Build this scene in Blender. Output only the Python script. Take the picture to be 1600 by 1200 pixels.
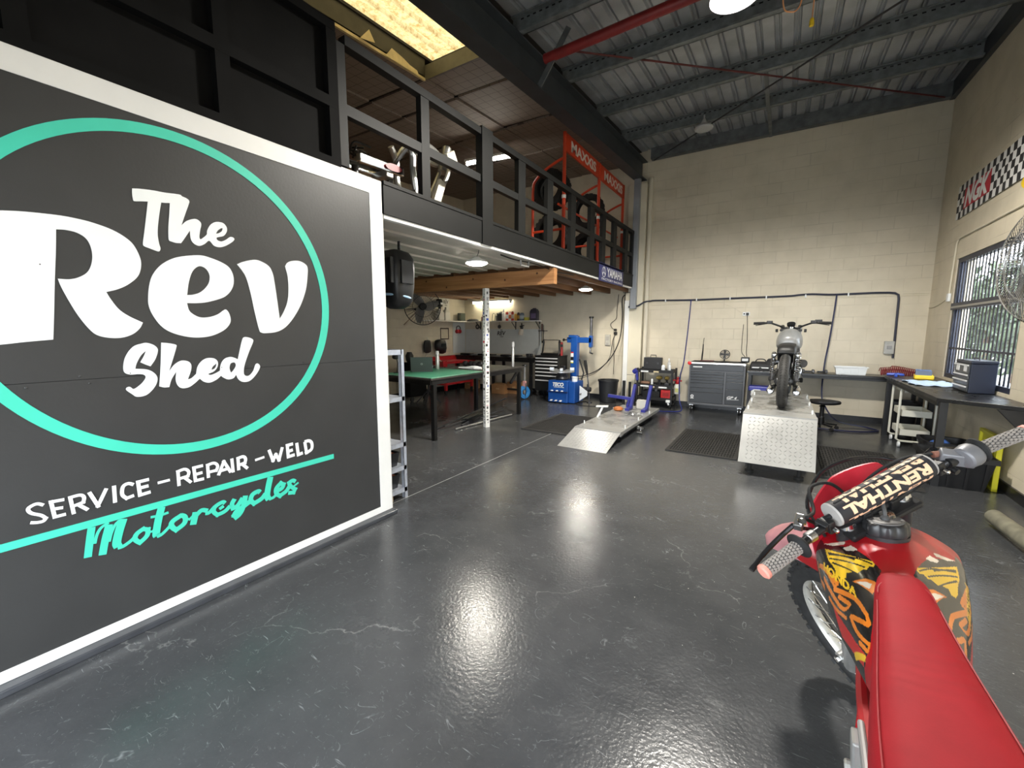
import bpy, bmesh, math, random
from math import sin, cos, pi, radians as rad, sqrt, atan2
from mathutils import Vector as V, Matrix as M, geometry as geo
random.seed(7)
S = bpy.context.scene
C = S.collection
for o in list(bpy.data.objects): bpy.data.objects.remove(o)

# ---------------------------------------------------------------- camera, sky, exposure
S.view_settings.view_transform = 'Standard'
S.view_settings.look = 'None'
S.view_settings.exposure = 0.95
S.view_settings.gamma = 1.0
S.view_settings.use_curve_mapping = False
cd = bpy.data.cameras.new('camera'); cam = bpy.data.objects.new('camera', cd); C.objects.link(cam)
cd.sensor_width = 36.0; cd.lens = 660.5 / 1600 * 36.0; cd.clip_start = 0.02; cd.clip_end = 200
yaw, pit, rol = rad(32.417), rad(7.178), rad(0.1506)
F = V((-sin(yaw)*cos(pit), cos(yaw)*cos(pit), -sin(pit)))
R0 = V((cos(yaw), sin(yaw), 0)); U0 = R0.cross(F)
RT = R0*cos(rol) + U0*sin(rol); UP = -R0*sin(rol) + U0*cos(rol)
mw = M.Identity(4)
for i in range(3):
    mw[i][0] = RT[i]; mw[i][1] = UP[i]; mw[i][2] = -F[i]
mw.translation = V((0, 0, 1.55))
cam.matrix_world = mw
S.camera = cam

W = bpy.data.worlds.new('sky'); S.world = W; W.use_nodes = True
bg = W.node_tree.nodes['Background']; bg.inputs[0].default_value = (0.86, 0.93, 1.0, 1); bg.inputs[1].default_value = 6.0

def area(name, loc, rot, sx, sy, power, col=(1, 1, 1), spread=pi):
    l = bpy.data.lights.new(name, 'AREA'); l.shape = 'RECTANGLE'; l.size = sx; l.size_y = sy
    l.energy = power; l.color = col; l.spread = spread
    o = bpy.data.objects.new(name, l); C.objects.link(o); o.location = loc; o.rotation_euler = rot
    return o
# daylight coming in through the open roller door behind the camera, and through the side window
for nm, loc, rot, sx, sy in (('door_daylight', (-0.42, -1.05, 1.10), (rad(90), 0, 0), 4.3, 2.18), ('window_daylight', (2.14, 7.17, 1.73), (0, rad(90), 0), 1.58, 2.06)):
    area(nm, loc, rot, sx, sy, 1).data.cycles.is_portal = True

# ---------------------------------------------------------------- materials
MATS = {}
def nt(m):
    return m.node_tree.nodes, m.node_tree.links
def mat(name, col, rough=0.5, metal=0.0, noise=0.0, nscale=8.0, bump=0.0, bscale=40.0, spec=0.5, emis=None, estr=0.0, coat=0.0, rvar=0.0):
    if name in MATS: return MATS[name]
    m = bpy.data.materials.new(name); m.use_nodes = True; N, L = nt(m)
    b = N['Principled BSDF']
    b.inputs['Base Color'].default_value = (*col, 1); b.inputs['Roughness'].default_value = rough
    b.inputs['Metallic'].default_value = metal; b.inputs['Specular IOR Level'].default_value = spec
    if coat: b.inputs['Coat Weight'].default_value = coat; b.inputs['Coat Roughness'].default_value = 0.08
    if emis:
        b.inputs['Emission Color'].default_value = (*emis, 1); b.inputs['Emission Strength'].default_value = estr
    tc = N.new('ShaderNodeTexCoord')
    if noise:
        n = N.new('ShaderNodeTexNoise'); n.inputs['Scale'].default_value = nscale; n.inputs['Detail'].default_value = 6
        L.new(tc.outputs['Object'], n.inputs['Vector'])
        r = N.new('ShaderNodeValToRGB'); r.color_ramp.elements[0].position = 0.3; r.color_ramp.elements[1].position = 0.7
        r.color_ramp.elements[0].color = (*[max(0, c*(1-noise)) for c in col], 1)
        r.color_ramp.elements[1].color = (*[min(1, c*(1+noise)) for c in col], 1)
        L.new(n.outputs['Fac'], r.inputs['Fac']); L.new(r.outputs['Color'], b.inputs['Base Color'])
        if rvar:
            mr = N.new('ShaderNodeMapRange'); mr.inputs[3].default_value = max(0.02, rough-rvar); mr.inputs[4].default_value = rough+rvar
            L.new(n.outputs['Fac'], mr.inputs[0]); L.new(mr.outputs[0], b.inputs['Roughness'])
    if bump:
        n2 = N.new('ShaderNodeTexNoise'); n2.inputs['Scale'].default_value = bscale; n2.inputs['Detail'].default_value = 5
        L.new(tc.outputs['Object'], n2.inputs['Vector'])
        bp = N.new('ShaderNodeBump'); bp.inputs['Strength'].default_value = bump; bp.inputs['Distance'].default_value = 0.01
        L.new(n2.outputs['Fac'], bp.inputs['Height']); L.new(bp.outputs['Normal'], b.inputs['Normal'])
    MATS[name] = m
    return m

def block_mat(name, col, ax, dirt=0.12):
    """painted concrete block: running bond in the plane spanned by ax and z"""
    m = bpy.data.materials.new(name); m.use_nodes = True; N, L = nt(m); b = N['Principled BSDF']
    tc = N.new('ShaderNodeTexCoord'); sp = N.new('ShaderNodeSeparateXYZ'); L.new(tc.outputs['Object'], sp.inputs[0])
    cb = N.new('ShaderNodeCombineXYZ'); L.new(sp.outputs[ax], cb.inputs[0]); L.new(sp.outputs[2], cb.inputs[1])
    br = N.new('ShaderNodeTexBrick'); L.new(cb.outputs[0], br.inputs['Vector'])
    br.inputs['Scale'].default_value = 1.0; br.inputs['Brick Width'].default_value = 0.4; br.inputs['Row Height'].default_value = 0.2
    br.inputs['Mortar Size'].default_value = 0.0035; br.inputs['Mortar Smooth'].default_value = 0.35; br.inputs['Bias'].default_value = 0
    br.inputs['Color1'].default_value = (*col, 1); br.inputs['Color2'].default_value = (*[c*0.95 for c in col], 1)
    br.inputs['Mortar'].default_value = (*[c*0.66 for c in col], 1)
    # joints filled with paint in places
    nz = N.new('ShaderNodeTexNoise'); nz.inputs['Scale'].default_value = 1.7; nz.inputs['Detail'].default_value = 5
    L.new(cb.outputs[0], nz.inputs['Vector'])
    rp = N.new('ShaderNodeValToRGB'); rp.color_ramp.elements[0].position = 0.47; rp.color_ramp.elements[1].position = 0.70
    L.new(nz.outputs['Fac'], rp.inputs['Fac'])
    mx = N.new('ShaderNodeMix'); mx.data_type = 'RGBA'; mx.inputs['A'].default_value = (*[c*0.97 for c in col], 1)
    L.new(rp.outputs['Color'], mx.inputs['Factor']); L.new(br.outputs['Color'], mx.inputs['B'])
    n3 = N.new('ShaderNodeTexNoise'); n3.inputs['Scale'].default_value = 3.5; n3.inputs['Detail'].default_value = 8
    L.new(tc.outputs['Object'], n3.inputs['Vector'])
    m2 = N.new('ShaderNodeMix'); m2.data_type = 'RGBA'; m2.blend_type = 'MULTIPLY'; m2.inputs['Factor'].default_value = 1
    r2 = N.new('ShaderNodeValToRGB'); r2.color_ramp.elements[0].position = 0.25; r2.color_ramp.elements[0].color = (1-dirt, 1-dirt, 1-dirt*1.1, 1)
    r2.color_ramp.elements[1].position = 0.6; r2.color_ramp.elements[1].color = (1, 1, 1, 1)
    L.new(n3.outputs['Fac'], r2.inputs['Fac']); L.new(mx.outputs['Result'], m2.inputs['A']); L.new(r2.outputs['Color'], m2.inputs['B'])
    L.new(m2.outputs['Result'], b.inputs['Base Color']); b.inputs['Roughness'].default_value = 0.62
    n4 = N.new('ShaderNodeTexNoise'); n4.inputs['Scale'].default_value = 90; L.new(tc.outputs['Object'], n4.inputs['Vector'])
    ad = N.new('ShaderNodeMath'); ad.operation = 'MULTIPLY_ADD'; ad.inputs[1].default_value = -1.0
    L.new(br.outputs['Fac'], ad.inputs[0])
    ml = N.new('ShaderNodeMath'); ml.operation = 'MULTIPLY'; ml.inputs[1].default_value = 0.25
    L.new(n4.outputs['Fac'], ml.inputs[0]); L.new(ml.outputs[0], ad.inputs[2])
    bp = N.new('ShaderNodeBump'); bp.inputs['Strength'].default_value = 0.5; bp.inputs['Distance'].default_value = 0.006
    L.new(ad.outputs[0], bp.inputs['Height']); L.new(bp.outputs['Normal'], b.inputs['Normal'])
    return m

def floor_mat():
    m = bpy.data.materials.new('painted_floor'); m.use_nodes = True; N, L = nt(m); b = N['Principled BSDF']
    tc = N.new('ShaderNodeTexCoord'); O = tc.outputs['Object']
    base = N.new('ShaderNodeTexNoise'); base.inputs['Scale'].default_value = 1.3; base.inputs['Detail'].default_value = 9; base.inputs['Roughness'].default_value = 0.7
    L.new(O, base.inputs['Vector'])
    r = N.new('ShaderNodeValToRGB'); r.color_ramp.elements[0].position = 0.3; r.color_ramp.elements[0].color = (0.040, 0.042, 0.045, 1)
    r.color_ramp.elements[1].position = 0.75; r.color_ramp.elements[1].color = (0.068, 0.071, 0.075, 1); L.new(base.outputs['Fac'], r.inputs['Fac'])
    # scratches: thin streaks in two directions, broken up by noise
    col = r.outputs['Color']
    dist = N.new('ShaderNodeTexNoise'); dist.inputs['Scale'].default_value = 2.2; dist.inputs['Detail'].default_value = 4; L.new(O, dist.inputs['Vector'])
    for ang, sc, thr, seed in ((35, (7, 80, 1), 0.72, 0), (-62, (9, 100, 1), 0.73, 9)):
        mp = N.new('ShaderNodeMapping'); mp.inputs['Rotation'].default_value = (0, 0, rad(ang)); mp.inputs['Scale'].default_value = sc
        mp.inputs['Location'].default_value = (seed, seed*2.3, 0)
        mixv = N.new('ShaderNodeMix'); mixv.data_type = 'VECTOR'; mixv.inputs['Factor'].default_value = 0.12
        L.new(O, mixv.inputs['A']); L.new(dist.outputs['Color'], mixv.inputs['B']); L.new(mixv.outputs['Result'], mp.inputs['Vector'])
        n = N.new('ShaderNodeTexNoise'); n.inputs['Scale'].default_value = 1.0; n.inputs['Detail'].default_value = 3; n.inputs['Roughness'].default_value = 0.55
        L.new(mp.outputs[0], n.inputs['Vector'])
        rr = N.new('ShaderNodeValToRGB'); rr.color_ramp.elements[0].position = thr-0.035; rr.color_ramp.elements[1].position = thr+0.03
        L.new(n.outputs['Fac'], rr.inputs['Fac'])
        mx = N.new('ShaderNodeMix'); mx.data_type = 'RGBA'; mx.inputs['B'].default_value = (0.28, 0.29, 0.30, 1)
        ml = N.new('ShaderNodeMath'); ml.operation = 'MULTIPLY'; ml.inputs[1].default_value = 0.55; L.new(rr.outputs['Color'], ml.inputs[0])
        L.new(ml.outputs[0], mx.inputs['Factor']); L.new(col, mx.inputs['A']); col = mx.outputs['Result']
    # fine curly scuffs: contour lines of a noise field, broken into short pieces by another
    for sc, seed, wdt, k_ in ((5.0, 0, .010, .55), (11.0, 7, .014, .45), (24.0, 3, .018, .40)):
        n = N.new('ShaderNodeTexNoise'); n.inputs['Scale'].default_value = sc; n.inputs['Detail'].default_value = 2.5; n.inputs['Distortion'].default_value = 1.2
        ad = N.new('ShaderNodeVectorMath'); ad.operation = 'ADD'; ad.inputs[1].default_value = (seed, seed*1.7, 0); L.new(O, ad.inputs[0]); L.new(ad.outputs[0], n.inputs['Vector'])
        sb = N.new('ShaderNodeMath'); sb.operation = 'SUBTRACT'; sb.inputs[1].default_value = 0.5; L.new(n.outputs['Fac'], sb.inputs[0])
        ab = N.new('ShaderNodeMath'); ab.operation = 'ABSOLUTE'; L.new(sb.outputs[0], ab.inputs[0])
        mr0 = N.new('ShaderNodeMapRange'); mr0.inputs[1].default_value = 0; mr0.inputs[2].default_value = wdt; mr0.inputs[3].default_value = 1; mr0.inputs[4].default_value = 0; L.new(ab.outputs[0], mr0.inputs[0])
        n2 = N.new('ShaderNodeTexNoise'); n2.inputs['Scale'].default_value = sc*1.3; n2.inputs['Detail'].default_value = 4; n2.inputs['Roughness'].default_value = .7; L.new(ad.outputs[0], n2.inputs['Vector'])
        r2 = N.new('ShaderNodeValToRGB'); r2.color_ramp.elements[0].position = .55; r2.color_ramp.elements[1].position = .68; L.new(n2.outputs['Fac'], r2.inputs['Fac'])
        ml = N.new('ShaderNodeMath'); ml.operation = 'MULTIPLY'; L.new(mr0.outputs[0], ml.inputs[0]); L.new(r2.outputs['Color'], ml.inputs[1])
        m3 = N.new('ShaderNodeMath'); m3.operation = 'MULTIPLY'; m3.inputs[1].default_value = k_; L.new(ml.outputs[0], m3.inputs[0])
        mx = N.new('ShaderNodeMix'); mx.data_type = 'RGBA'; mx.inputs['B'].default_value = (0.27, 0.28, 0.29, 1)
        L.new(m3.outputs[0], mx.inputs['Factor']); L.new(col, mx.inputs['A']); col = mx.outputs['Result']
    # hairline cracks
    vo = N.new('ShaderNodeTexVoronoi'); vo.feature = 'DISTANCE_TO_EDGE'; vo.inputs['Scale'].default_value = 1.6
    mv = N.new('ShaderNodeMix'); mv.data_type = 'VECTOR'; mv.inputs['Factor'].default_value = 0.35
    nd = N.new('ShaderNodeTexNoise'); nd.inputs['Scale'].default_value = 3.0; nd.inputs['Detail'].default_value = 8; L.new(O, nd.inputs['Vector'])
    L.new(O, mv.inputs['A']); L.new(nd.outputs['Color'], mv.inputs['B']); L.new(mv.outputs['Result'], vo.inputs['Vector'])
    rc = N.new('ShaderNodeValToRGB'); rc.color_ramp.elements[0].position = 0.0; rc.color_ramp.elements[0].color = (1, 1, 1, 1)
    rc.color_ramp.elements[1].position = 0.006; rc.color_ramp.elements[1].color = (0, 0, 0, 1); L.new(vo.outputs['Distance'], rc.inputs['Fac'])
    br = N.new('ShaderNodeValToRGB'); br.color_ramp.elements[0].position = 0.5; br.color_ramp.elements[1].position = 0.62; L.new(base.outputs['Fac'], br.inputs['Fac'])
    mm = N.new('ShaderNodeMath'); mm.operation = 'MULTIPLY'; L.new(rc.outputs['Color'], mm.inputs[0]); L.new(br.outputs['Color'], mm.inputs[1])
    m5 = N.new('ShaderNodeMath'); m5.operation = 'MULTIPLY'; m5.inputs[1].default_value = 0.5; L.new(mm.outputs[0], m5.inputs[0])
    mx = N.new('ShaderNodeMix'); mx.data_type = 'RGBA'; mx.inputs['B'].default_value = (0.36, 0.36, 0.35, 1)
    L.new(m5.outputs[0], mx.inputs['Factor']); L.new(col, mx.inputs['A']); col = mx.outputs['Result']
    # white chips
    vc = N.new('ShaderNodeTexVoronoi'); vc.inputs['Scale'].default_value = 16; vc.inputs['Randomness'].default_value = 1; L.new(O, vc.inputs['Vector'])
    lt = N.new('ShaderNodeMath'); lt.operation = 'LESS_THAN'; lt.inputs[1].default_value = 0.045; L.new(vc.outputs['Distance'], lt.inputs[0])
    sx = N.new('ShaderNodeSeparateColor'); L.new(vc.outputs['Color'], sx.inputs[0])
    gt = N.new('ShaderNodeMath'); gt.operation = 'GREATER_THAN'; gt.inputs[1].default_value = 0.955; L.new(sx.outputs[0], gt.inputs[0])
    m6 = N.new('ShaderNodeMath'); m6.operation = 'MULTIPLY'; L.new(lt.outputs[0], m6.inputs[0]); L.new(gt.outputs[0], m6.inputs[1])
    mx = N.new('ShaderNodeMix'); mx.data_type = 'RGBA'; mx.inputs['B'].default_value = (0.5, 0.5, 0.48, 1)
    L.new(m6.outputs[0], mx.inputs['Factor']); L.new(col, mx.inputs['A']); col = mx.outputs['Result']
    L.new(col, b.inputs['Base Color'])
    mr = N.new('ShaderNodeMapRange'); mr.inputs[1].default_value = 0.3; mr.inputs[2].default_value = 0.7; mr.inputs[3].default_value = 0.17; mr.inputs[4].default_value = 0.30
    L.new(base.outputs['Fac'], mr.inputs[0]); L.new(mr.outputs[0], b.inputs['Roughness'])
    nb = N.new('ShaderNodeTexNoise'); nb.inputs['Scale'].default_value = 55; nb.inputs['Detail'].default_value = 4; L.new(O, nb.inputs['Vector'])
    bp = N.new('ShaderNodeBump'); bp.inputs['Strength'].default_value = 0.34; bp.inputs['Distance'].default_value = 0.004
    L.new(nb.outputs['Fac'], bp.inputs['Height']); L.new(bp.outputs['Normal'], b.inputs['Normal'])
    b.inputs['Specular IOR Level'].default_value = 0.5
    return m

def wood_mat(name, c1, c2, ax=0, rough=0.6, scale=1.0):
    m = bpy.data.materials.new(name); m.use_nodes = True; N, L = nt(m); b = N['Principled BSDF']
    tc = N.new('ShaderNodeTexCoord'); mp = N.new('ShaderNodeMapping')
    sc = [22*scale]*3; sc[ax] = 1.3*scale; mp.inputs['Scale'].default_value = sc
    L.new(tc.outputs['Object'], mp.inputs['Vector'])
    n = N.new('ShaderNodeTexNoise'); n.inputs['Scale'].default_value = 1; n.inputs['Detail'].default_value = 6; n.inputs['Distortion'].default_value = 0.6
    L.new(mp.outputs[0], n.inputs['Vector'])
    r = N.new('ShaderNodeValToRGB'); r.color_ramp.elements[0].position = 0.32; r.color_ramp.elements[0].color = (*c1, 1)
    r.color_ramp.elements[1].position = 0.68; r.color_ramp.elements[1].color = (*c2, 1)
    L.new(n.outputs['Fac'], r.inputs['Fac']); L.new(r.outputs['Color'], b.inputs['Base Color']); b.inputs['Roughness'].default_value = rough
    return m

def glass_mat(name, col=(1, 1, 1), rough=0.0):
    m = bpy.data.materials.new(name); m.use_nodes = True; N, L = nt(m); b = N['Principled BSDF']
    b.inputs['Base Color'].default_value = (*col, 1); b.inputs['Transmission Weight'].default_value = 1; b.inputs['Roughness'].default_value = rough
    b.inputs['IOR'].default_value = 1.05
    return m

blk = mat('black_paint', (0.009, 0.009, 0.0095), 0.5, noise=0.25)
blkm = mat('matt_black_timber', (0.0042, 0.0042, 0.0042), 0.75, spec=0.12, noise=0.3, nscale=5)
fascm = mat('charcoal_paint', (0.0095, 0.0098, 0.0095), 0.55, spec=0.22, noise=0.12, nscale=4)
blkp = mat('black_plastic', (0.009, 0.009, 0.0095), 0.42)
rub = mat('black_rubber', (0.009, 0.009, 0.009), 0.75, noise=0.3, nscale=30)
chrome = mat('chrome', (0.78, 0.78, 0.78), 0.14, 1.0)
steel = mat('steel', (0.55, 0.55, 0.55), 0.3, 1.0, noise=0.2, nscale=12)
dsteel = mat('dark_steel', (0.10, 0.10, 0.105), 0.4, 0.8, noise=0.3, nscale=15)
galv = mat('galvanised_steel', (0.56, 0.60, 0.68), 0.4, 0.55, noise=0.12, nscale=25)
whitep = mat('white_paint', (0.80, 0.80, 0.78), 0.45, noise=0.03, nscale=6)
cream = mat('cream_paint', (0.66, 0.61, 0.48), 0.55, noise=0.05, nscale=3)
whpl = mat('white_plastic', (0.80, 0.82, 0.82), 0.4)
blue = mat('blue_paint', (0.010, 0.075, 0.32), 0.38, noise=0.1, nscale=6)
dblue = mat('deep_blue_paint', (0.030, 0.035, 0.26), 0.4, noise=0.1)
red = mat('red_paint', (0.45, 0.015, 0.018), 0.4, noise=0.1)
orange = mat('orange_red_paint', (0.62, 0.06, 0.02), 0.42)
yellow = mat('yellow_plastic', (0.80, 0.55, 0.02), 0.4)
yellg = mat('lime_yellow_plastic', (0.72, 0.66, 0.02), 0.45)
card = mat('brown_cardboard', (0.30, 0.15, 0.06), 0.75, noise=0.15)
teal = mat('teal_paint', (0.055, 0.60, 0.43), 0.5, noise=0.05, nscale=5)
signw = mat('sign_white_paint', (0.84, 0.86, 0.85), 0.5, noise=0.02, nscale=5)
# ---------------------------------------------------------------- mesh helpers
class MB:
    def __init__(s): s.v = []; s.f = []; s.mi = []; s.cur = 0
    def add(s, vs, fs, mtx=None):
        n = len(s.v)
        s.v += [tuple((mtx @ V(p)) if mtx else p) for p in vs]
        s.f += [tuple(n+i for i in f) for f in fs]; s.mi += [s.cur]*len(fs); return s
    def box(s, x0, x1, y0, y1, z0, z1, mtx=None):
        vs = [(x0, y0, z0), (x1, y0, z0), (x1, y1, z0), (x0, y1, z0), (x0, y0, z1), (x1, y0, z1), (x1, y1, z1), (x0, y1, z1)]
        return s.add(vs, [(0, 3, 2, 1), (4, 5, 6, 7), (0, 1, 5, 4), (1, 2, 6, 5), (2, 3, 7, 6), (3, 0, 4, 7)], mtx)
    def bar(s, a, b, w, h, up=(0, 0, 1)):
        """rectangular bar from a to b, w wide (across) and h high (along up)"""
        a, b = V(a), V(b); d = (b-a).normalized(); up = V(up)
        if abs(d.dot(up)) > 0.98: up = V((0, 1, 0))
        r = d.cross(up).normalized(); u = r.cross(d).normalized()
        vs = [p + r*sx*w/2 + u*sz*h/2 for p in (a, b) for sx, sz in ((-1, -1), (1, -1), (1, 1), (-1, 1))]
        return s.add(vs, [(3, 2, 1, 0), (4, 5, 6, 7), (0, 1, 5, 4), (1, 2, 6, 5), (2, 3, 7, 6), (3, 0, 4, 7)])
    def tube(s, pts, r, seg=10, closed=False, caps=True):
        pts = [V(p) for p in pts]; n = len(pts)
        rs = r if isinstance(r, (list, tuple)) else [r]*n
        vs = []; fs = []
        prev = None
        for i, p in enumerate(pts):
            a = pts[(i-1) % n] if (closed or i > 0) else p
            b = pts[(i+1) % n] if (closed or i < n-1) else p
            t = (b-a).normalized()
            if prev is None:
                ref = V((0, 0, 1)) if abs(t.z) < 0.9 else V((1, 0, 0))
                u = t.cross(ref).normalized()
            else:
                u = (prev - t*prev.dot(t))
                u = u.normalized() if u.length > 1e-6 else t.orthogonal().normalized()
            prev = u; w = t.cross(u)
            for k in range(seg):
                an = 2*pi*k/seg; vs.append(p + (u*cos(an)+w*sin(an))*rs[i])
        m = n if closed else n-1
        for i in range(m):
            for k in range(seg):
                a = i*seg+k; b = i*seg+(k+1) % seg; c = ((i+1) % n)*seg+(k+1) % seg; d = ((i+1) % n)*seg+k
                fs.append((a, b, c, d))
        if caps and not closed:
            fs.append(tuple(range(seg))[::-1]); fs.append(tuple((n-1)*seg+k for k in range(seg)))
        return s.add(vs, fs)
    def lathe(s, prof, o=(0, 0, 0), ax=(0, 0, 1), seg=24, caps=True):
        """profile of (r, h) turned about ax through o"""
        o = V(o); ax = V(ax).normalized(); u = ax.orthogonal().normalized()
        if abs(ax.z) > 0.99: u = V((1, 0, 0))
        w = ax.cross(u); vs = []; fs = []
        for r, h in prof:
            for k in range(seg):
                a = 2*pi*k/seg; vs.append(o + ax*h + (u*cos(a)+w*sin(a))*max(r, 1e-4))
        for i in range(len(prof)-1):
            for k in range(seg):
                fs.append((i*seg+k, i*seg+(k+1) % seg, (i+1)*seg+(k+1) % seg, (i+1)*seg+k))
        if caps:
            fs.append(tuple(range(seg))[::-1]); fs.append(tuple((len(prof)-1)*seg+k for k in range(seg)))
        return s.add(vs, fs)
    def cyl(s, a, b, r, seg=16, r2=None):
        return s.tube([a, b], [r, r if r2 is None else r2], seg)
    def prism(s, loops, o, u, w, th):
        """flat shape (outer loop + holes, 2D) in the frame o,u,w; th = thickness along u x w"""
        o, u, w = V(o), V(u), V(w); nrm = u.cross(w).normalized()
        lv = [[V((p[0], p[1], 0)) for p in L] for L in loops]
        tri = geo.tessellate_polygon(lv)
        flat = [p for L in lv for p in L]
        top = [o + u*p.x + w*p.y + nrm*th for p in flat]; bot = [o + u*p.x + w*p.y for p in flat]
        N_ = len(flat); fs = []
        for t in tri:
            a, b, c = (flat[i] for i in t)
            t = tuple(t) if (b-a).cross(c-a).z > 0 else tuple(t)[::-1]
            fs.append(t); fs.append(tuple(i+N_ for i in t[::-1]))
        k = 0
        for L in lv:
            n = len(L); ar = sum(L[i].x*L[(i+1) % n].y-L[(i+1) % n].x*L[i].y for i in range(n))
            outer = L is lv[0]
            for i in range(n):
                a, b = k+i, k+(i+1) % n
                q = (a, a+N_, b+N_, b)
                fs.append(q if (ar > 0) == outer else q[::-1])
            k += n
        return s.add(top+bot, fs)
    def loft(s, rings, caps=True, closed=True):
        n = len(rings[0]); vs = [p for r in rings for p in r]; fs = []
        for i in range(len(rings)-1):
            for k in range(n if closed else n-1):
                fs.append((i*n+k, i*n+(k+1) % n, (i+1)*n+(k+1) % n, (i+1)*n+k))
        if caps and closed:
            fs.append(tuple(range(n))[::-1]); fs.append(tuple((len(rings)-1)*n+k for k in range(n)))
        return s.add(vs, fs)
    def torus(s, o, ax, R, r, seg=40, rs=8, sq=1.0):
        o = V(o); ax = V(ax).normalized(); u = ax.orthogonal().normalized(); w = ax.cross(u)
        vs = []; fs = []
        for i in range(seg):
            a = 2*pi*i/seg; d = u*cos(a)+w*sin(a)
            for k in range(rs):
                b = 2*pi*k/rs; vs.append(o + d*(R+r*cos(b)) + ax*r*sq*sin(b))
        for i in range(seg):
            for k in range(rs):
                fs.append((i*rs+k, ((i+1) % seg)*rs+k, ((i+1) % seg)*rs+(k+1) % rs, i*rs+(k+1) % rs))
        return s.add(vs, fs)
    def build(s, name, m, parent=None, smooth=True, bevel=0, angle=35, loc=None):
        me = bpy.data.meshes.new(name); me.from_pydata([tuple(p) for p in s.v], [], s.f)
        ms = m if isinstance(m, (list, tuple)) else [m]
        for x in ms: me.materials.append(x)
        if len(ms) > 1: me.polygons.foreach_set('material_index', s.mi)
        bm = bmesh.new(); bm.from_mesh(me); bmesh.ops.recalc_face_normals(bm, faces=bm.faces); bm.to_mesh(me); bm.free()
        if smooth:
            me.polygons.foreach_set('use_smooth', [True]*len(me.polygons))
            me.set_sharp_from_angle(angle=rad(angle))
        me.update()
        o = bpy.data.objects.new(name, me); C.objects.link(o)
        if parent: o.parent = parent
        if loc: o.location = loc
        if bevel:
            b = o.modifiers.new('bevel', 'BEVEL'); b.width = bevel; b.segments = 2; b.limit_method = 'ANGLE'; b.angle_limit = rad(40)
        return o

def thing(name, label, cat, loc=(0, 0, 0), rz=0, group=None):
    o = bpy.data.objects.new(name, None); C.objects.link(o); o.empty_display_size = 0.05
    o.location = loc; o.rotation_euler = (0, 0, rz); o['label'] = label; o['category'] = cat
    if group: o['group'] = group
    return o
def tag(o, label, cat, group=None):
    o['label'] = label; o['category'] = cat
    if group: o['group'] = group
    return o
def struct(o):
    o['kind'] = 'structure'; return o
def dup(root, loc, rz=None, label=None):
    """copy of a thing with copies of its parts and sub-parts"""
    r = root.copy(); C.objects.link(r); r.location = loc
    if rz is not None: r.rotation_euler = (0, 0, rz)
    if label: r['label'] = label
    for ch in list(root.children):
        c = ch.copy(); C.objects.link(c); c.parent = r
        for g in list(ch.children):
            d = g.copy(); C.objects.link(d); d.parent = c
    return r
def arc(o, u, w, r, a0, a1, n=8):
    o, u, w = V(o), V(u), V(w)
    return [o + u*r*cos(rad(a0+(a1-a0)*i/n)) + w*r*sin(rad(a0+(a1-a0)*i/n)) for i in range(n+1)]
def crom(P, n=6, closed=False):
    """Catmull-Rom through points"""
    P = [V(p) for p in P]; out = []; N_ = len(P)
    for i in range(N_ if closed else N_-1):
        p1, p2 = P[i], P[(i+1) % N_]
        p0 = P[i-1] if (closed or i > 0) else p1*2-p2
        p3 = P[(i+2) % N_] if (closed or i+2 < N_) else p2*2-p1
        for k in range(n):
            t = k/n
            out.append(0.5*((2*p1)+(p2-p0)*t+(2*p0-5*p1+4*p2-p3)*t*t+(3*p1-p0-3*p2+p3)*t*t*t))
    if not closed: out.append(P[-1])
    return out
def spline_loop(pts, n=5):
    """closed outline; points carrying a third value are sharp corners"""
    cs = [i for i, p in enumerate(pts) if len(p) > 2]
    q = [V((p[0], p[1], 0)) for p in pts]
    if not cs: return [(p.x, p.y) for p in crom(q, n, True)]
    out = []
    for a, b in zip(cs, cs[1:]+[cs[0]+len(pts)]):
        seg = [q[i % len(pts)] for i in range(a, b+1)]
        out += crom(seg, n)[:-1] if len(seg) > 2 else seg[:-1]
    return [(p.x, p.y) for p in out]
def brush(mb, pts, w, o, u, wv, th):
    """one stroke of sign paint: a flat ribbon; corners stay square, curves are smoothed"""
    q = [V((p[0], p[1], 0)) for p in pts]
    segs = [q[0:1]]                                       # split the stroke at its sharp corners
    for i in range(1, len(q)-1):
        segs[-1].append(q[i])
        if (q[i]-q[i-1]).angle(q[i+1]-q[i]) > rad(62): segs.append([q[i]])
    segs[-1].append(q[-1])
    o, u, wv = V(o), V(u), V(wv); nn = u.cross(wv).normalized()
    for k, sg in enumerate(segs):
        mb.n = getattr(mb, 'n', 0)+1; lift = th + .0003*(mb.n % 12)
        pos = lambda p: o + u*p.x + wv*p.y + nn*lift
        a, b = sg[0], sg[-1]; d0 = (sg[1]-sg[0]).normalized(); d1 = (sg[-1]-sg[-2]).normalized()
        if k > 0: sg = [a-d0*w*.5] + sg[1:]
        if k < len(segs)-1: sg = sg[:-1] + [b+d1*w*.5]
        c = crom(sg, 6) if len(sg) > 2 else sg
        vs = []
        for i, p in enumerate(c):
            t = (c[min(i+1, len(c)-1)]-c[max(i-1, 0)]).normalized(); n2 = V((-t.y, t.x, 0))
            vs += [pos(p+n2*w/2), pos(p-n2*w/2)]
        mb.add(vs, [(2*i, 2*i+1, 2*i+3, 2*i+2) for i in range(len(c)-1)])
_tc = {}
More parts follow.
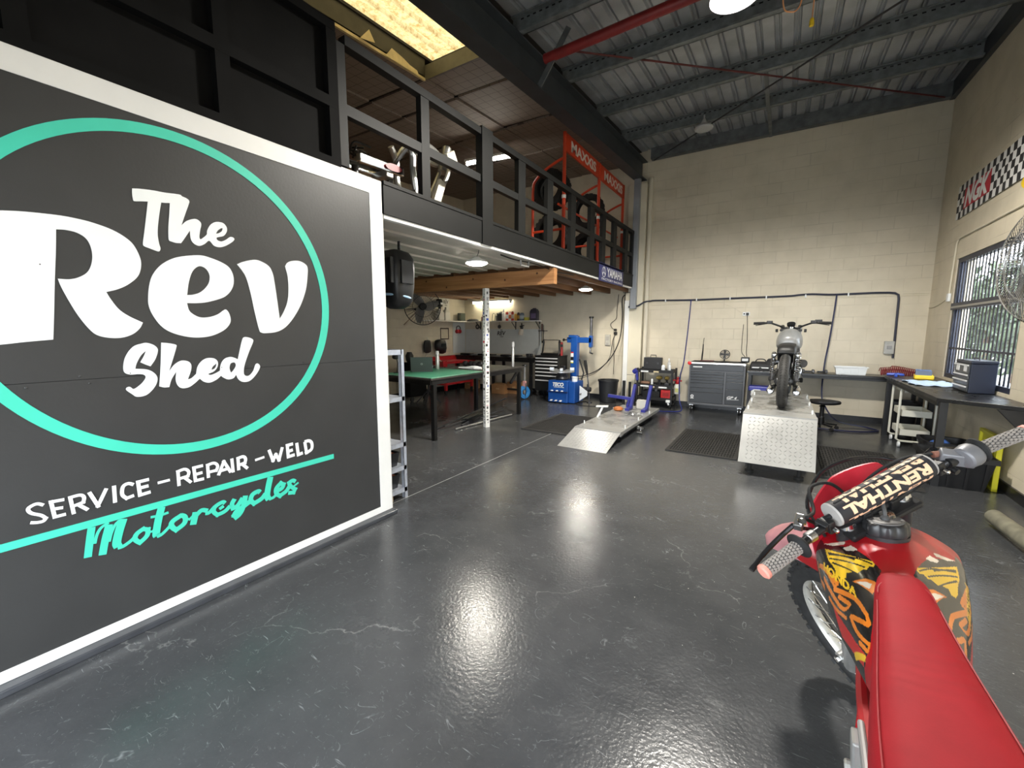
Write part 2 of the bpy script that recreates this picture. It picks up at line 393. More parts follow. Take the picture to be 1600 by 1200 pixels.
def text_polys(t, bold=0.0, shear=0.0):
    """triangles of a line of lettering scaled to unit height; returns (verts2d, faces, width)"""
    key = (t, bold, shear)
    if key in _tc: return _tc[key]
    cu = bpy.data.curves.new('t', 'FONT'); cu.body = t; cu.offset = bold; cu.shear = shear; cu.resolution_u = 3
    o = bpy.data.objects.new('t', cu); C.objects.link(o); bpy.context.view_layer.update()
    me = bpy.data.meshes.new_from_object(o.evaluated_get(bpy.context.evaluated_depsgraph_get()))
    vs = [(v.co.x, v.co.y) for v in me.vertices]; fs = [tuple(p.vertices) for p in me.polygons]
    bpy.data.objects.remove(o); bpy.data.curves.remove(cu); bpy.data.meshes.remove(me)
    x0 = min(v[0] for v in vs); x1 = max(v[0] for v in vs); y0 = min(v[1] for v in vs); y1 = max(v[1] for v in vs)
    h = y1-y0
    _tc[key] = ([((a-x0)/h, (b-y0)/h) for a, b in vs], fs, (x1-x0)/h); return _tc[key]
def text_on(mb, t, o, u, w, wid, hei, bold=0.0, shear=0.0, lift=0.001):
    """flat lettering fitted to wid x hei, lower-left corner at o"""
    vs, fs, tw = text_polys(t, bold, shear); o, u, w = V(o), V(u).normalized(), V(w).normalized(); n = u.cross(w)
    mb.add([o + u*(a/tw*wid) + w*(b*hei) + n*lift for a, b in vs], fs)

# ---------------------------------------------------------------- the setting
YB, XR, XL, XS, YF = 9.285, 1.933, -7.45, -2.7276, -1.0
SL = 0.06                                     # roof falls towards the door
def roofz(y, z0=5.03): return z0 - SL*(YB-y)
wallm_b = block_mat('painted_block_back', (0.67, 0.605, 0.475), 0)
wallm_s = block_mat('painted_block_side', (0.67, 0.60, 0.465), 1)
struct(MB().box(XL-.2, XR+.2, YF-.2, YB+.2, -.12, 0).build('floor', floor_mat(), smooth=False))
struct(MB().box(XL-.2, XR+.2, YB, YB+.19, -.1, 5.45).build('wall_back', wallm_b, smooth=False))
WY0, WY1, WZ0, WZ1 = 6.12, 8.22, 0.93, 2.53
m = MB(); m.box(XR, XR+.19, YF-.1, WY0, -.1, 5.4).box(XR, XR+.19, WY1, YB, -.1, 5.4).box(XR, XR+.19, WY0, WY1, -.1, WZ0).box(XR, XR+.19, WY0, WY1, WZ1, 5.4)
struct(m.build('wall_right', wallm_s, smooth=False))
struct(MB().box(XL-.19, XL, YF-.1, YB, -.1, 5.4).build('wall_left', wallm_s, smooth=False))
m = MB(); m.box(XL, -2.6, YF-.19, YF, -.1, 5.3).box(1.75, XR, YF-.19, YF, -.1, 5.3).box(-2.6, 1.75, YF-.19, YF, 2.2, 5.3)
struct(m.build('wall_front', wallm_b, smooth=False))
struct(MB().box(-14, 14, -16, YF-.2, -.14, -.02).build('floor_apron', mat('concrete', (0.20, 0.20, 0.19), 0.8, noise=0.15), smooth=False))
# partition below the mezzanine that carries the painted sign
struct(MB().box(-2.86, -2.745, YF, 2.385, 0, 2.70).build('wall_partition', mat('partition_ply', (0.05, 0.05, 0.05), 0.6), smooth=False))
struct(MB().box(-2.865, -2.742, 2.386, 2.40, 0.0, 2.47).build('trim_1', whitep, smooth=False))          # white end board of the partition
struct(MB().box(-2.74, -2.672, YF, 2.395, 0, 0.034).build('baseboard_left', mat('kerb_paint', (0.05, 0.053, 0.06), 0.3, noise=0.2), smooth=False, bevel=.006))
bb = mat('black_skirting', (0.016, 0.016, 0.018), 0.35, noise=0.3)
struct(MB().box(XL, XR, YB-.018, YB, 0, .10).build('baseboard_back', bb, smooth=False))
struct(MB().box(XR-.018, XR, YF, YB-.02, 0, .10).build('baseboard_right', bb, smooth=False))
struct(MB().box(XL, XL+.018, YF, YB-.02, 0, .10).build('baseboard_wall', bb, smooth=False))

# ribbed roof sheet over the workshop (ribs run down the slope)
def ribbed(x0, x1, y0, y1, zf, pitch=0.19, h=0.036, th=0.004):
    m = MB(); prof = []
    x = x0
    while x < x1:
        prof += [(x, 0), (x+pitch*.60, 0), (x+pitch*.66, h), (x+pitch*.76, h), (x+pitch*.80, h*.25), (x+pitch*.84, h*.25), (x+pitch*.88, h), (x+pitch*.95, h)]; x += pitch
    n = len(prof); vs = []
    for y in (y0, y1):
        vs += [(a, y, zf(y)+b) for a, b in prof]
    for y in (y0, y1):
        vs += [(a, y, zf(y)+b+th) for a, b in prof]
    fs = [(i, i+1, n+i+1, n+i) for i in range(n-1)] + [(2*n+i, 3*n+i, 3*n+i+1, 2*n+i+1) for i in range(n-1)]
    return m.add(vs, fs)
roofm = mat('zinc_roof_sheet', (0.42, 0.44, 0.46), 0.42, 0.45, noise=0.2, nscale=3, rvar=0.1)
struct(ribbed(-2.72, XR+.25, YF-.2, YB+.2, lambda y: roofz(y)+.20).build('ceiling', roofm, smooth=False))
# insulation boards (mesh faced) under the roof of the mezzanine, with the rooflight opening left out
def board_mat():
    m = bpy.data.materials.new('mesh_faced_board'); m.use_nodes = True; N, L = nt(m); b = N['Principled BSDF']
    tc = N.new('ShaderNodeTexCoord'); sp = N.new('ShaderNodeSeparateXYZ'); L.new(tc.outputs['Object'], sp.inputs[0]); outs = []
    nz = N.new('ShaderNodeTexNoise'); nz.inputs['Scale'].default_value = 4; L.new(tc.outputs['Object'], nz.inputs['Vector'])
    for k in (0, 1):
        a = N.new('ShaderNodeMath'); a.operation = 'MULTIPLY_ADD'; a.inputs[1].default_value = 1/0.15; L.new(sp.outputs[k], a.inputs[0])
        w = N.new('ShaderNodeMath'); w.operation = 'MULTIPLY'; w.inputs[1].default_value = 0.35; L.new(nz.outputs['Fac'], w.inputs[0]); L.new(w.outputs[0], a.inputs[2])
        f = N.new('ShaderNodeMath'); f.operation = 'FRACT'; L.new(a.outputs[0], f.inputs[0])
        g = N.new('ShaderNodeMath'); g.operation = 'LESS_THAN'; g.inputs[1].default_value = 0.045; L.new(f.outputs[0], g.inputs[0]); outs.append(g)
    mxm = N.new('ShaderNodeMath'); mxm.operation = 'MAXIMUM'; L.new(outs[0].outputs[0], mxm.inputs[0]); L.new(outs[1].outputs[0], mxm.inputs[1])
    mx = N.new('ShaderNodeMix'); mx.data_type = 'RGBA'; mx.inputs['A'].default_value = (0.26, 0.21, 0.175, 1); mx.inputs['B'].default_value = (0.11, 0.085, 0.07, 1)
    L.new(mxm.outputs[0], mx.inputs['Factor']); L.new(mx.outputs['Result'], b.inputs['Base Color']); b.inputs['Roughness'].default_value = 0.7
    return m
SKX0, SKX1, SKY0, SKY1 = -4.02, -3.02, 2.55, 4.27
bm_ = board_mat(); m = MB()
ys = [YF]
y = -1.30
while y < YB: ys += [y] if y > YF else []; y += 1.235
ys = [v for v in ys if abs(v-3.64) > .01] + [YB]; ys = sorted(set(ys+[SKY0, SKY1]))
for a, b in zip(ys, ys[1:]):
    xs = [(XL, -5.05), (-5.03, -4.03), (-4.01, -2.74)]
    if a >= SKY0-.01 and b <= SKY1+.01: xs = [(XL, -5.05), (-5.03, SKX0), (SKX1, -2.74)]
    g = 0.028
    for x0, x1 in xs:
        dz = random.uniform(0, .02)
        vs = [(x0, a+g, roofz(a)-.04+dz), (x1, a+g, roofz(a)-.04), (x1, b-g, roofz(b)-.04), (x0, b-g, roofz(b)-.04+dz)]
        m.add([*vs, *[(p[0], p[1], p[2]+.03) for p in vs]], [(0, 3, 2, 1), (4, 5, 6, 7), (0, 1, 5, 4), (1, 2, 6, 5), (2, 3, 7, 6), (3, 0, 4, 7)])
struct(m.build('ceiling_mezzanine', bm_, smooth=False))
# dark roof void above those boards, open at the rooflight
m = MB()
def slab(x0, x1, y0, y1, za, th):
    vs = [(x0, y0, roofz(y0)+za), (x1, y0, roofz(y0)+za), (x1, y1, roofz(y1)+za), (x0, y1, roofz(y1)+za)]
    m.add([*vs, *[(p[0], p[1], p[2]+th) for p in vs]], [(0, 3, 2, 1), (4, 5, 6, 7), (0, 1, 5, 4), (1, 2, 6, 5), (2, 3, 7, 6), (3, 0, 4, 7)])
for x0, x1, y0, y1 in ((XL-.2, SKX0+.02, YF-.2, YB+.2), (SKX1, -2.72, YF-.2, YB+.2), (SKX0+.02, SKX1, YF-.2, SKY0), (SKX0+.02, SKX1, SKY1+.12, YB+.2)): slab(x0, x1, y0, y1, .19, .03)
struct(m.build('ceiling_void', mat('roof_void', (0.03, 0.028, 0.026), 0.8), smooth=False))

# mezzanine deck: white boards near the door, bare joists beyond the beam
def planked(x0, x1, y0, y1, z0, z1, w=0.185, step=0.022):
    m = MB(); x = x1; i = 0
    while x > x0:
        xa = max(x0, x-w+.003); m.box(xa, x, y0, y1, z0+(step if i % 2 else 0), z1); x -= w; i += 1
    return m
whb = mat('white_ceiling_board', (0.66, 0.62, 0.55), 0.6, noise=0.08, nscale=3)
struct(planked(XL, -2.80, 2.40, 5.44, 2.462, 2.62).build('ceiling_lower', whb, smooth=False))
struct(MB().box(XL, -2.79, YF, YB, 2.63, 2.70).build('floor_mezzanine', mat('deck_ply', (0.16, 0.09, 0.045), 0.7, noise=0.2), smooth=False))
jm = wood_mat('joist_timber', (0.16, 0.075, 0.032), (0.27, 0.135, 0.06), 1)
m = MB(); x = -2.85
while x > XL: m.box(x-.045, x, 5.56, YB-.005, 2.375, 2.625); x -= .45
struct(m.build('trim_2', jm, smooth=False))
struct(MB().box(-2.775, XS, 2.40, 9.0, 2.468, 2.69).build('trim_3', fascm, smooth=False))             # charcoal fascia
struct(MB().box(-2.785, XS+.008, 2.40, 9.0, 2.69, 2.718).build('trim_4', fascm, smooth=False))        # its capping
struct(MB().box(-2.785, -2.742, 2.41, 9.0, 2.436, 2.466).build('trim_5', whitep, smooth=False))       # white bead below
struct(MB().box(-2.866, -2.859, 2.41, 5.62, 0, .0012).build('trim_9', mat('floor_joint', (.26, .26, .25), .6, noise=.3, nscale=6), smooth=False))   # pale joint in the floor
# block pier, pipe and duct at the back wall
struct(MB().box(-2.905, -2.54, YB-.16, YB, 0, 4.55).build('wall_pier', cream, smooth=False))
struct(MB().box(-2.908, -2.812, YB-.178, YB-.16, .10, 2.20).build('trim_6', whitep, smooth=False))
PAINT={
 'The':[
  [(834,2235,1),(867,2242),(918,2248),(964,2250),(1027,2257),(1040,2251),(1061,2245),(1071,2234),(1066,2214),(1048,2165),(1025,2100,1),(1052,2129),(1090,2147),(1112,2139),(1118,2122),(1110,2090),(1104,2055),(1109,2044),(1125,2057),(1141,2075),(1145,2097),(1161,2128),(1183,2148),(1205,2155),(1230,2153),(1245,2134),(1244,2110),(1227,2084),(1203,2073),(1189,2066),(1192,2054),(1212,2050),(1237,2064),(1260,2083),(1277,2082),(1281,2072),(1266,2054),(1231,2028),(1201,2016),(1173,2020),(1151,2043),(1126,2021),(1100,2007),(1076,2015),(1063,2038),(1062,2081,1),(1034,2035),(1016,2007,1),(992,2005),(967,2010,1),(963,2022),(967,2079),(976,2145),(983,2203,1),(963,2199),(946,2197,1),(936,2151),(924,2086),(918,2034),(920,1990),(924,1967),(920,1953),(911,1949),(881,1958),(858,1966),(854,1979),(862,2023),(877,2107),(891,2188,1),(862,2182),(838,2177),(833,2184),(832,2214)],
  [(1187,2088,1),(1198,2107),(1215,2122),(1225,2125,1),(1218,2107),(1201,2093)],
 ],
 'Rev_R':[
  [(290,2008,1),(398,2032),(468,2043),(559,2050),(615,2049),(673,2042),(743,2022),(796,1989),(822,1953),(838,1896),(833,1846),(815,1807),(777,1769),(737,1744),(695,1728,1),(709,1694),(734,1649),(769,1617),(821,1586,1),(806,1557),(777,1529),(736,1512),(689,1511),(645,1525),(617,1559),(588,1617),(565,1679),(546,1740),(539,1774,1),(574,1775),(608,1788),(640,1817),(658,1866),(661,1918),(649,1962),(621,1985),(585,1991),(553,1988,1),(543,1889),(528,1760),(513,1620),(500,1506,1),(417,1497),(345,1487),(237,1477,1)],
 ],
 'Rev_e':[
  [(1025,1942),(1099,1957),(1147,1951),(1202,1934),(1241,1910),(1259,1871),(1260,1826),(1247,1787),(1221,1753),(1187,1730),(1117,1705),(1063,1696),(1018,1694,1),(1025,1655),(1047,1632),(1078,1619),(1122,1623),(1163,1639),(1193,1662),(1208,1667),(1222,1647),(1228,1609),(1217,1579),(1185,1547),(1125,1518),(1059,1508),(996,1515),(933,1538),(893,1572),(864,1626),(852,1671),(853,1715),(863,1777),(881,1829),(918,1881),(969,1920)],
  [(1022,1737,1),(1035,1805),(1054,1860),(1078,1890),(1102,1898),(1126,1884),(1138,1852),(1132,1814),(1112,1782),(1083,1755),(1050,1741)],
 ],
 'Rev_v':[
  [(1286,1933,1),(1323,1953),(1388,1973),(1434,1965),(1473,1942),(1491,1903),(1498,1856),(1506,1766),(1517,1622,1),(1547,1670),(1573,1728),(1586,1800),(1587,1893),(1574,1958,1),(1589,1981),(1620,1997),(1666,2004),(1704,1994),(1727,1970),(1723,1907),(1705,1817),(1664,1718),(1612,1636),(1555,1573),(1495,1540),(1424,1531),(1397,1535),(1385,1554),(1366,1662),(1351,1769),(1332,1859),(1310,1902)],
 ],
 'Shed':[
  [(804,1480),(827,1484),(854,1473),(869,1455),(868,1433),(855,1398),(833,1364,1),(814,1374),(794,1387,1),(810,1416),(822,1445,1),(799,1421),(779,1383),(771,1356,1),(816,1349),(842,1332),(856,1306),(851,1274),(830,1241),(801,1217),(766,1214),(749,1229),(728,1253),(731,1265),(743,1267),(756,1255),(774,1265),(795,1285),(809,1309),(802,1323),(780,1328),(750,1328),(730,1339),(726,1363),(734,1405),(752,1442),(776,1469)],
  [(888,1484,1),(919,1480),(950,1471),(950,1455),(932,1399),(908,1330,1),(935,1366),(967,1385),(997,1380),(1011,1361),(1007,1327),(989,1281,1),(1008,1287),(1031,1308,1),(1040,1346),(1061,1376),(1090,1392),(1124,1389),(1142,1369),(1138,1339),(1118,1315),(1090,1303),(1102,1296),(1127,1304),(1150,1316,1),(1158,1354),(1178,1383),(1209,1393),(1234,1386),(1250,1376,1),(1264,1428),(1282,1490),(1294,1507),(1318,1506),(1341,1495),(1343,1477),(1315,1417),(1285,1340),(1277,1294),(1285,1276),(1307,1275),(1332,1301),(1348,1339),(1363,1344),(1374,1325),(1359,1293),(1328,1257),(1299,1239),(1266,1240),(1244,1259),(1234,1287,1),(1218,1267),(1189,1262),(1165,1275),(1153,1287,1),(1129,1267),(1094,1253),(1066,1260),(1046,1280,1),(1019,1256),(991,1238),(959,1236),(941,1254),(935,1286),(941,1329,1),(916,1288),(903,1248,1),(880,1249),(861,1257,1),(874,1352)],
  [(1106,1325,1),(1115,1343),(1136,1361,1),(1130,1339),(1119,1328)],
  [(1202,1337),(1211,1356),(1232,1358),(1235,1335),(1210,1302),(1202,1317)],
 ],
}
SLOGAN=[
 (15,[(403,772),(384,785),(362,778),(356,766),(365,748),(392,728),(403,711),(396,701),(377,701),(357,708)]),
 (16,[(468,776),(426,779),(431,706),(467,706)]),
 (16,[(429,744),(461,740)]),
 (16,[(492,697),(487,779),(519,780),(532,764),(527,742),(494,735)]),
 (17,[(512,734),(540,700)]),
 (17,[(551,784),(576,706),(613,782)]),
 (18,[(641,787),(638,700)]),
 (18,[(715,769),(695,781),(674,771),(668,731),(683,708),(712,713)]),
 (19,[(778,778),(733,777),(735,707),(779,710)]),
 (19,[(733,744),(773,745)]),
 (16,[(812,747),(865,748)]),
 (18,[(903,702),(904,783),(935,788),(953,767),(946,745),(909,742)]),
 (18,[(929,744),(960,704)]),
 (19,[(1023,785),(978,784),(980,709),(1022,708)]),
 (19,[(978,744),(1017,746)]),
 (19,[(1044,706),(1045,781),(1077,785),(1095,762),(1085,739),(1049,739)]),
 (20,[(1096,705),(1130,779),(1163,704)]),
 (20,[(1109,729),(1150,731)]),
 (20,[(1173,787),(1175,700)]),
 (21,[(1206,705),(1207,779),(1235,783),(1249,764),(1243,742),(1208,736)]),
 (21,[(1228,737),(1257,702)]),
 (17,[(1304,742),(1361,748)]),
 (23,[(1392,788),(1413,711),(1433,746),(1451,705),(1478,785)]),
 (24,[(1551,791),(1511,789),(1513,711),(1558,714)]),
 (24,[(1514,747),(1547,751)]),
 (25,[(1576,792),(1582,708),(1615,713)]),
 (25,[(1633,787),(1641,707),(1680,722),(1686,764),(1667,786),(1633,786)]),
]
SCRIPT=[
 (27,[(545,610),(533,548),(519,468)]),
 (28,[(607,599),(587,530),(570,457)]),
 (12,[(548,525),(559,564),(577,594),(606,610)]),
 (12,[(599,513),(611,553),(627,587),(645,605)]),
 (33,[(660,608),(640,551),(626,496),(630,472)]),
 (16,[(627,467),(650,468),(680,483),(698,498)]),
 (21,[(742,529),(706,510),(697,482),(714,459),(745,484),(750,515),(733,524)]),
 (11,[(749,506),(764,497),(787,508)]),
 (32,[(817,613),(797,546),(783,480),(786,464)]),
 (13,[(768,574),(811,569),(845,572)]),
 (15,[(785,458),(807,464),(842,492),(863,520)]),
 (24,[(905,537),(858,515),(854,486),(871,463),(908,483),(916,518),(897,537)]),
 (11,[(915,511),(935,498),(961,519)]),
 (31,[(968,529),(959,495),(949,460)]),
 (23,[(969,510),(997,528),(1026,514)]),
 (20,[(1012,503),(1033,502),(1063,527)]),
 (22,[(1117,527),(1104,539),(1066,526),(1055,497),(1073,473),(1111,479),(1142,502)]),
 (18,[(1084,503),(1108,514)]),
 (25,[(1171,535),(1154,507),(1158,482),(1183,487),(1216,527)]),
 (29,[(1233,535),(1215,471),(1191,432),(1172,422),(1164,435),(1174,452),(1215,471),(1258,491)]),
 (27,[(1319,527),(1307,538),(1273,528),(1261,494),(1279,470),(1323,483),(1351,509)]),
 (36,[(1389,609),(1371,546),(1360,492),(1369,463)]),
 (18,[(1369,463),(1404,470),(1427,499)]),
 (26,[(1427,502),(1460,514),(1468,533),(1451,546),(1421,523),(1419,487),(1442,464),(1483,480),(1515,515)]),
 (25,[(1553,526),(1532,540),(1509,532),(1515,508),(1546,475),(1534,456),(1497,464)]),
 (12,[(1525,493),(1572,514)]),
]
# ---------------------------------------------------------------- painted shop sign on the partition
SY0, SY1, SZ0, SZ1 = -0.33, 2.382, 0.036, 2.704
t = thing('shop_sign', 'big charcoal wall sign with teal ring and white shop lettering, left of the doorway', 'sign', (0, 0, 0))
OX = -2.7455
signbg = mat('sign_charcoal_paint', (0.037, 0.0375, 0.0375), 0.42, noise=0.10, nscale=3, bump=0.05, bscale=60)
MB().box(OX, XS-.006, SY0, SY1, SZ0, 1.318).box(OX, XS-.006, SY0, SY1, 1.321, SZ1).build('board', signbg, t, smooth=False)
bw = 0.113; x0, x1 = XS-.006, XS-.002
m = MB(); m.box(x0, x1, SY0, SY1, SZ1-bw, SZ1).box(x0, x1, SY0, SY1, SZ0, SZ0+.052).box(x0, x1, SY0, SY0+bw, SZ0+.052, SZ1-bw).box(x0, x1, SY1-.118, SY1, SZ0+.052, SZ1-bw)
tag_p = m.build('border', whitep, t, smooth=False)
cy, cz = 1.025, 1.722*1.0
m = MB()
def wallshape(m, loops, dx=0.0, th=.003):
    m.prism([[(a/1000, b/1000) for a, b in L] for L in loops], (x0+dx, 0, 0), (0, 1, 0), (0, 0, 1), th)
ring = [[(1000*(cy+r*cos(2*pi*k/120)), 1000*(cz+r*sin(2*pi*k/120))) for k in range(120)] for r in (.847, .795)]
wallshape(m, ring); m.build('ring', teal, t, smooth=False)
for nm in ('The', 'Rev_R', 'Rev_e', 'Rev_v', 'Shed'):
    m = MB(); L = [spline_loop(p) for p in PAINT[nm]]
    if nm == 'Shed':
        wallshape(m, [L[0]], .0005); wallshape(m, L[1:], .0005)
    else: wallshape(m, L, .0005)
    m.build('lettering', signw, t, smooth=False)
dashes = [10, 21]
def words():
    cur = []
    for i, it in enumerate(SLOGAN):
        if i in dashes: yield 'slogan', cur; yield 'dash', [it]; cur = []
        else: cur.append(it)
    yield 'slogan', cur
for nm, items in words():
    m = MB()
    for w, pts in items: brush(m, [(a/1000, b/1000) for a, b in pts], w/1000*.88, (x0, 0, 0), (0, 1, 0), (0, 0, 1), .002)
    m.build(nm, signw, t, smooth=False)
m = MB()
for i, (w, pts) in enumerate(SCRIPT): brush(m, [(a/1000, b/1000) for a, b in pts], w/1000*1.05, (x0, 0, 0), (0, 1, 0), (0, 0, 1), .002)
m.build('script', teal, t, smooth=False)
MB().box(x0, x0+.0035, 0.12, 1.851, .611, .646).build('underline', teal, t, smooth=False)
for y_, z_ in ((.49, 1.83), (.57, 1.335), (.60, 1.30), (1.16, 1.335), (1.66, 1.335), (1.3, 1.335), (.40, 1.30), (.75, 1.335)):
    MB().lathe([(.005, 0), (.005, .002), (.002, .004)], (XS-.006, y_, z_), (1, 0, 0), 10).build('screw', signbg, t)

# ---------------------------------------------------------------- mezzanine railing and screen
t = thing('mezzanine_railing', 'charcoal timber railing with mid rail along the mezzanine edge', 'railing', (-2.765, 2.1, 2.718))
def lx(p): return (p[0]+2.765, p[1]-2.1, p[2]-2.718)
def railbox(name, y0, y1, z0, z1, x0=-2.80, x1=XS, m=fascm):
    return MB().box(x0+2.765, x1+2.765, y0-2.1, y1-2.1, z0-2.718, z1-2.718).build(name, m, t, smooth=False)
RT0, RT1, RM0, RM1 = 3.535, 3.60, 3.075, 3.15
railbox('top_rail', 2.10, 9.0, RT0, RT1)
railbox('mid_rail', 2.10, 9.0, RM0, RM1, -2.79, XS-.008)
for (a, b) in ((2.03, 2.10), (2.845, 2.945), (4.44, 4.60), (5.17, 5.33), (5.91, 6.08), (6.65, 6.84), (7.20, 7.36), (7.77, 7.94), (8.46, 8.62), (8.91, 9.0)):
    railbox('post', a, b, 2.72, RT0, -2.79 if a > 2.5 else -2.80, XS-.006)
railbox('tall_post', 3.70, 3.89, 2.46, RT1+.02, -2.80, XS+.012)
t = thing('black_screen', 'black panelled screen with studs above the painted sign', 'screen', (-2.765, .5, 2.718))
m = MB(); m.box(-.035, -.02, -2.08, 1.525, 0, .86); m.build('panel', blkm, t, smooth=False)
for y_ in (2.0, 1.30, .52, -.26, -1.04):
    MB().box(-.02, .035, y_-.5-.045, y_-.5+.03, 0, .86).build('stud', blkm, t, smooth=False)
MB().box(-.02, .036, -2.08, 1.525, .36, .43).build('rail', blkm, t, smooth=False)
MB().box(-.035, .037, -2.08, 1.525, .86, .92).build('rail', blkm, t, smooth=False)
MB().box(-.035, .037, -2.08, 1.525, -.02, .03).build('rail', blkm, t, smooth=False)

# ---------------------------------------------------------------- roof steel
def purlin(y, lab, x0=-2.72, x1=XR):
    t = thing('roof_purlin', lab, 'purlin', (0, y, roofz(y)))
    m = MB(); m.box(x0, x1, -.012, .0, 0, .195).box(x0, x1, -.06, 0, .175, .19).box(x0, x1, -.075, 0, 0, .022)
    m.cur = 1; x = x0+.1
    while x < x1-.1: m.box(x, x+.035, -.0135, -.0125, .15, .165); x += .075
    m.build('channel', [mat('purlin_steel', (0.16, 0.175, 0.18), 0.5, 0.3, noise=0.3, nscale=10), mat('slot_black', (0.004, 0.004, 0.004), 0.9)], t, smooth=False)
    
P_L = ['steel roof purlin nearest the camera, above the orange pull cord', 'steel roof purlin running under the red pipe end', 'steel roof purlin second from the back wall', 'steel roof purlin nearest the back wall, behind the round lamp']
for y_, lab in zip((4.30, 5.53, 6.77, 8.0), P_L): purlin(y_, lab)
purlin(3.06, 'steel roof purlin just above the top edge of the photograph')
psteel = mat('purlin_plate', (0.13, 0.14, 0.145), 0.5, 0.3, noise=0.3)
m = MB(); m.box(-2.5, XR-.05, YB-.12, YB-.002, 5.01, 5.05).box(-2.5, XR-.05, YB-.125, YB-.113, 5.01, 5.23)
struct(m.build('trim_7', psteel, smooth=False))
m = MB()
def sl(x0, x1, za, zb, y0=YF, y1=YB):
    vs = [(x, y, roofz(y)+z) for y in (y0, y1) for x, z in ((x0, za), (x1, za), (x1, zb), (x0, zb))]
    m.add(vs, [(3, 2, 1, 0), (4, 5, 6, 7), (0, 1, 5, 4), (1, 2, 6, 5), (2, 3, 7, 6), (3, 0, 4, 7)])
bsteel = mat('rafter_paint', (0.030, 0.036, 0.042), 0.42, 0.0, noise=0.25, nscale=4)
sl(XR-.06, XR-.002, -.03, .2)
struct(m.build('trim_8', bsteel, smooth=False))
m = MB(); sl(-2.80, -2.59, -.385, -.37); sl(-2.702, -2.688, -.37, -.03, YF, YB-.02); sl(-2.80, -2.59, -.03, -.012)
tag(m.build('roof_rafter', bsteel, smooth=False), 'heavy black steel rafter sloping along the mezzanine edge', 'beam')
# red brace pipe with its gusset
t = thing('brace_pipe', 'red steel pipe braced across below the roof sheet', 'pipe', (-2.55, 4.62, 4.62))
MB().cyl((.05, 0, 0), (4.4, -.02, .13), .052, 18).build('pipe', mat('pipe_red', (0.20, 0.016, 0.015), .45, noise=.15), t)
MB().bar((-.03, .02, -.25), (.35, -.02, .22), .07, .01, (0, 1, 0)).build('gusset', psteel, t, smooth=False)
for a, b, lab, col in (((-2.45, 4.75, 4.78), (1.78, 9.1, 4.99), 'thin red brace rod crossing the roof from the red pipe', (0.10, 0.012, 0.012)),
                  ((-2.4, 9.05, 4.93), (1.75, 4.9, 4.70), 'thin dark brace rod rising towards the right wall', (0.03, 0.03, 0.032))):
    o = V(a); tag(MB().cyl((0, 0, 0), tuple(V(b)-o), .011, 8).build('brace_rod', mat('rod%d' % int(col[0]*100), col, .5), loc=a), lab, 'rod')
t = thing('roof_strut', 'upright grey strut between the roof purlins in the middle', 'strut', (-.42, 8.0, 4.97))
m = MB(); m.box(-.025, .025, 0, 1.25, .02, .05).box(-.025, .025, -1.2, 0, -.06, -.03); m.build('angle', psteel, t, smooth=False)

lampe = mat('lamp_glow', (1, 1, 1), .5, emis=(1.0, .96, .88), estr=42)
lampc = mat('tube_glow', (1, 1, 1), .5, emis=(1.0, .96, .86), estr=26)
# high bay above the workshop
def point(name, loc, power, col=(1, .95, .86), r=.1, par=None):
    l = bpy.data.lights.new(name, 'POINT'); l.energy = power; l.color = col; l.shadow_soft_size = r
    o = bpy.data.objects.new(name, l); C.objects.link(o); o.location = loc
    return o
def spot(name, loc, power, col=(1, .95, .86), r=.1, ang=150):
    l = bpy.data.lights.new(name, 'SPOT'); l.energy = power; l.color = col; l.shadow_soft_size = r; l.spot_size = rad(ang); l.spot_blend = .4
    o = bpy.data.objects.new(name, l); C.objects.link(o); o.location = loc; return o
t = thing('high_bay_lamp', 'bright high bay lamp hung below the roof sheet', 'lamp', (-.53, 4.28, 4.31))
MB().lathe([(.02, .34), (.075, .30), (.10, .22), (.17, .08), (.20, .0), (.192, .0), (.16, .08)], seg=36, caps=False).build('shade', mat('lamp_housing', (.05, .05, .055), .4), t)
MB().lathe([(.0, .02), (.17, .012), (.0, .004)], seg=32, caps=False).build('lens', lampe, t)
MB().cyl((0, 0, .33), (0, 0, .60), .01).build('hook', steel, t)
spot('high_bay_light', (-.53, 4.28, 4.29), 640, (1, .95, .86), .18, 168)
t = thing('roof_fitting', 'small round lamp fitting under the roof near the back wall', 'lamp', (-1.31, 7.85, 4.80))
MB().lathe([(.0, .0), (.13, .0), (.145, .02), (.12, .05), (.05, .09), (.02, .16)], seg=28).build('body', mat('fitting_grey', (.45, .45, .44), .4), t)
MB().cyl((0, 0, .1), (0, 0, .22), .012).build('stem', steel, t)
# pull cord
t = thing('pull_cord', 'orange looped pull cord with yellow end hanging from the roof', 'cord', (.028, 4.98, 4.40))
cordm = mat('orange_cord', (.75, .35, .16), .6)
u = V((cos(yaw), sin(yaw), 0))
MB().tube(crom([tuple(u*a + V((0, 0, b))) for a, b in ((-.285, .46), (-.28, .2), (-.26, .03), (-.20, -.0), (-.14, .02), (-.105, .12), (-.10, .46))], 6), .006, 8).build('loop', cordm, t)
MB().tube([tuple(u*a + V((0, 0, b))) for a, b in ((.01, .46), (.005, .1), (0, -.05))], .005, 8).build('tail', cordm, t)
MB().lathe([(.012, -.05), (.016, -.06), (.02, -.1), (.018, -.115), (.008, -.12)], seg=12).build('end', yellow, t)

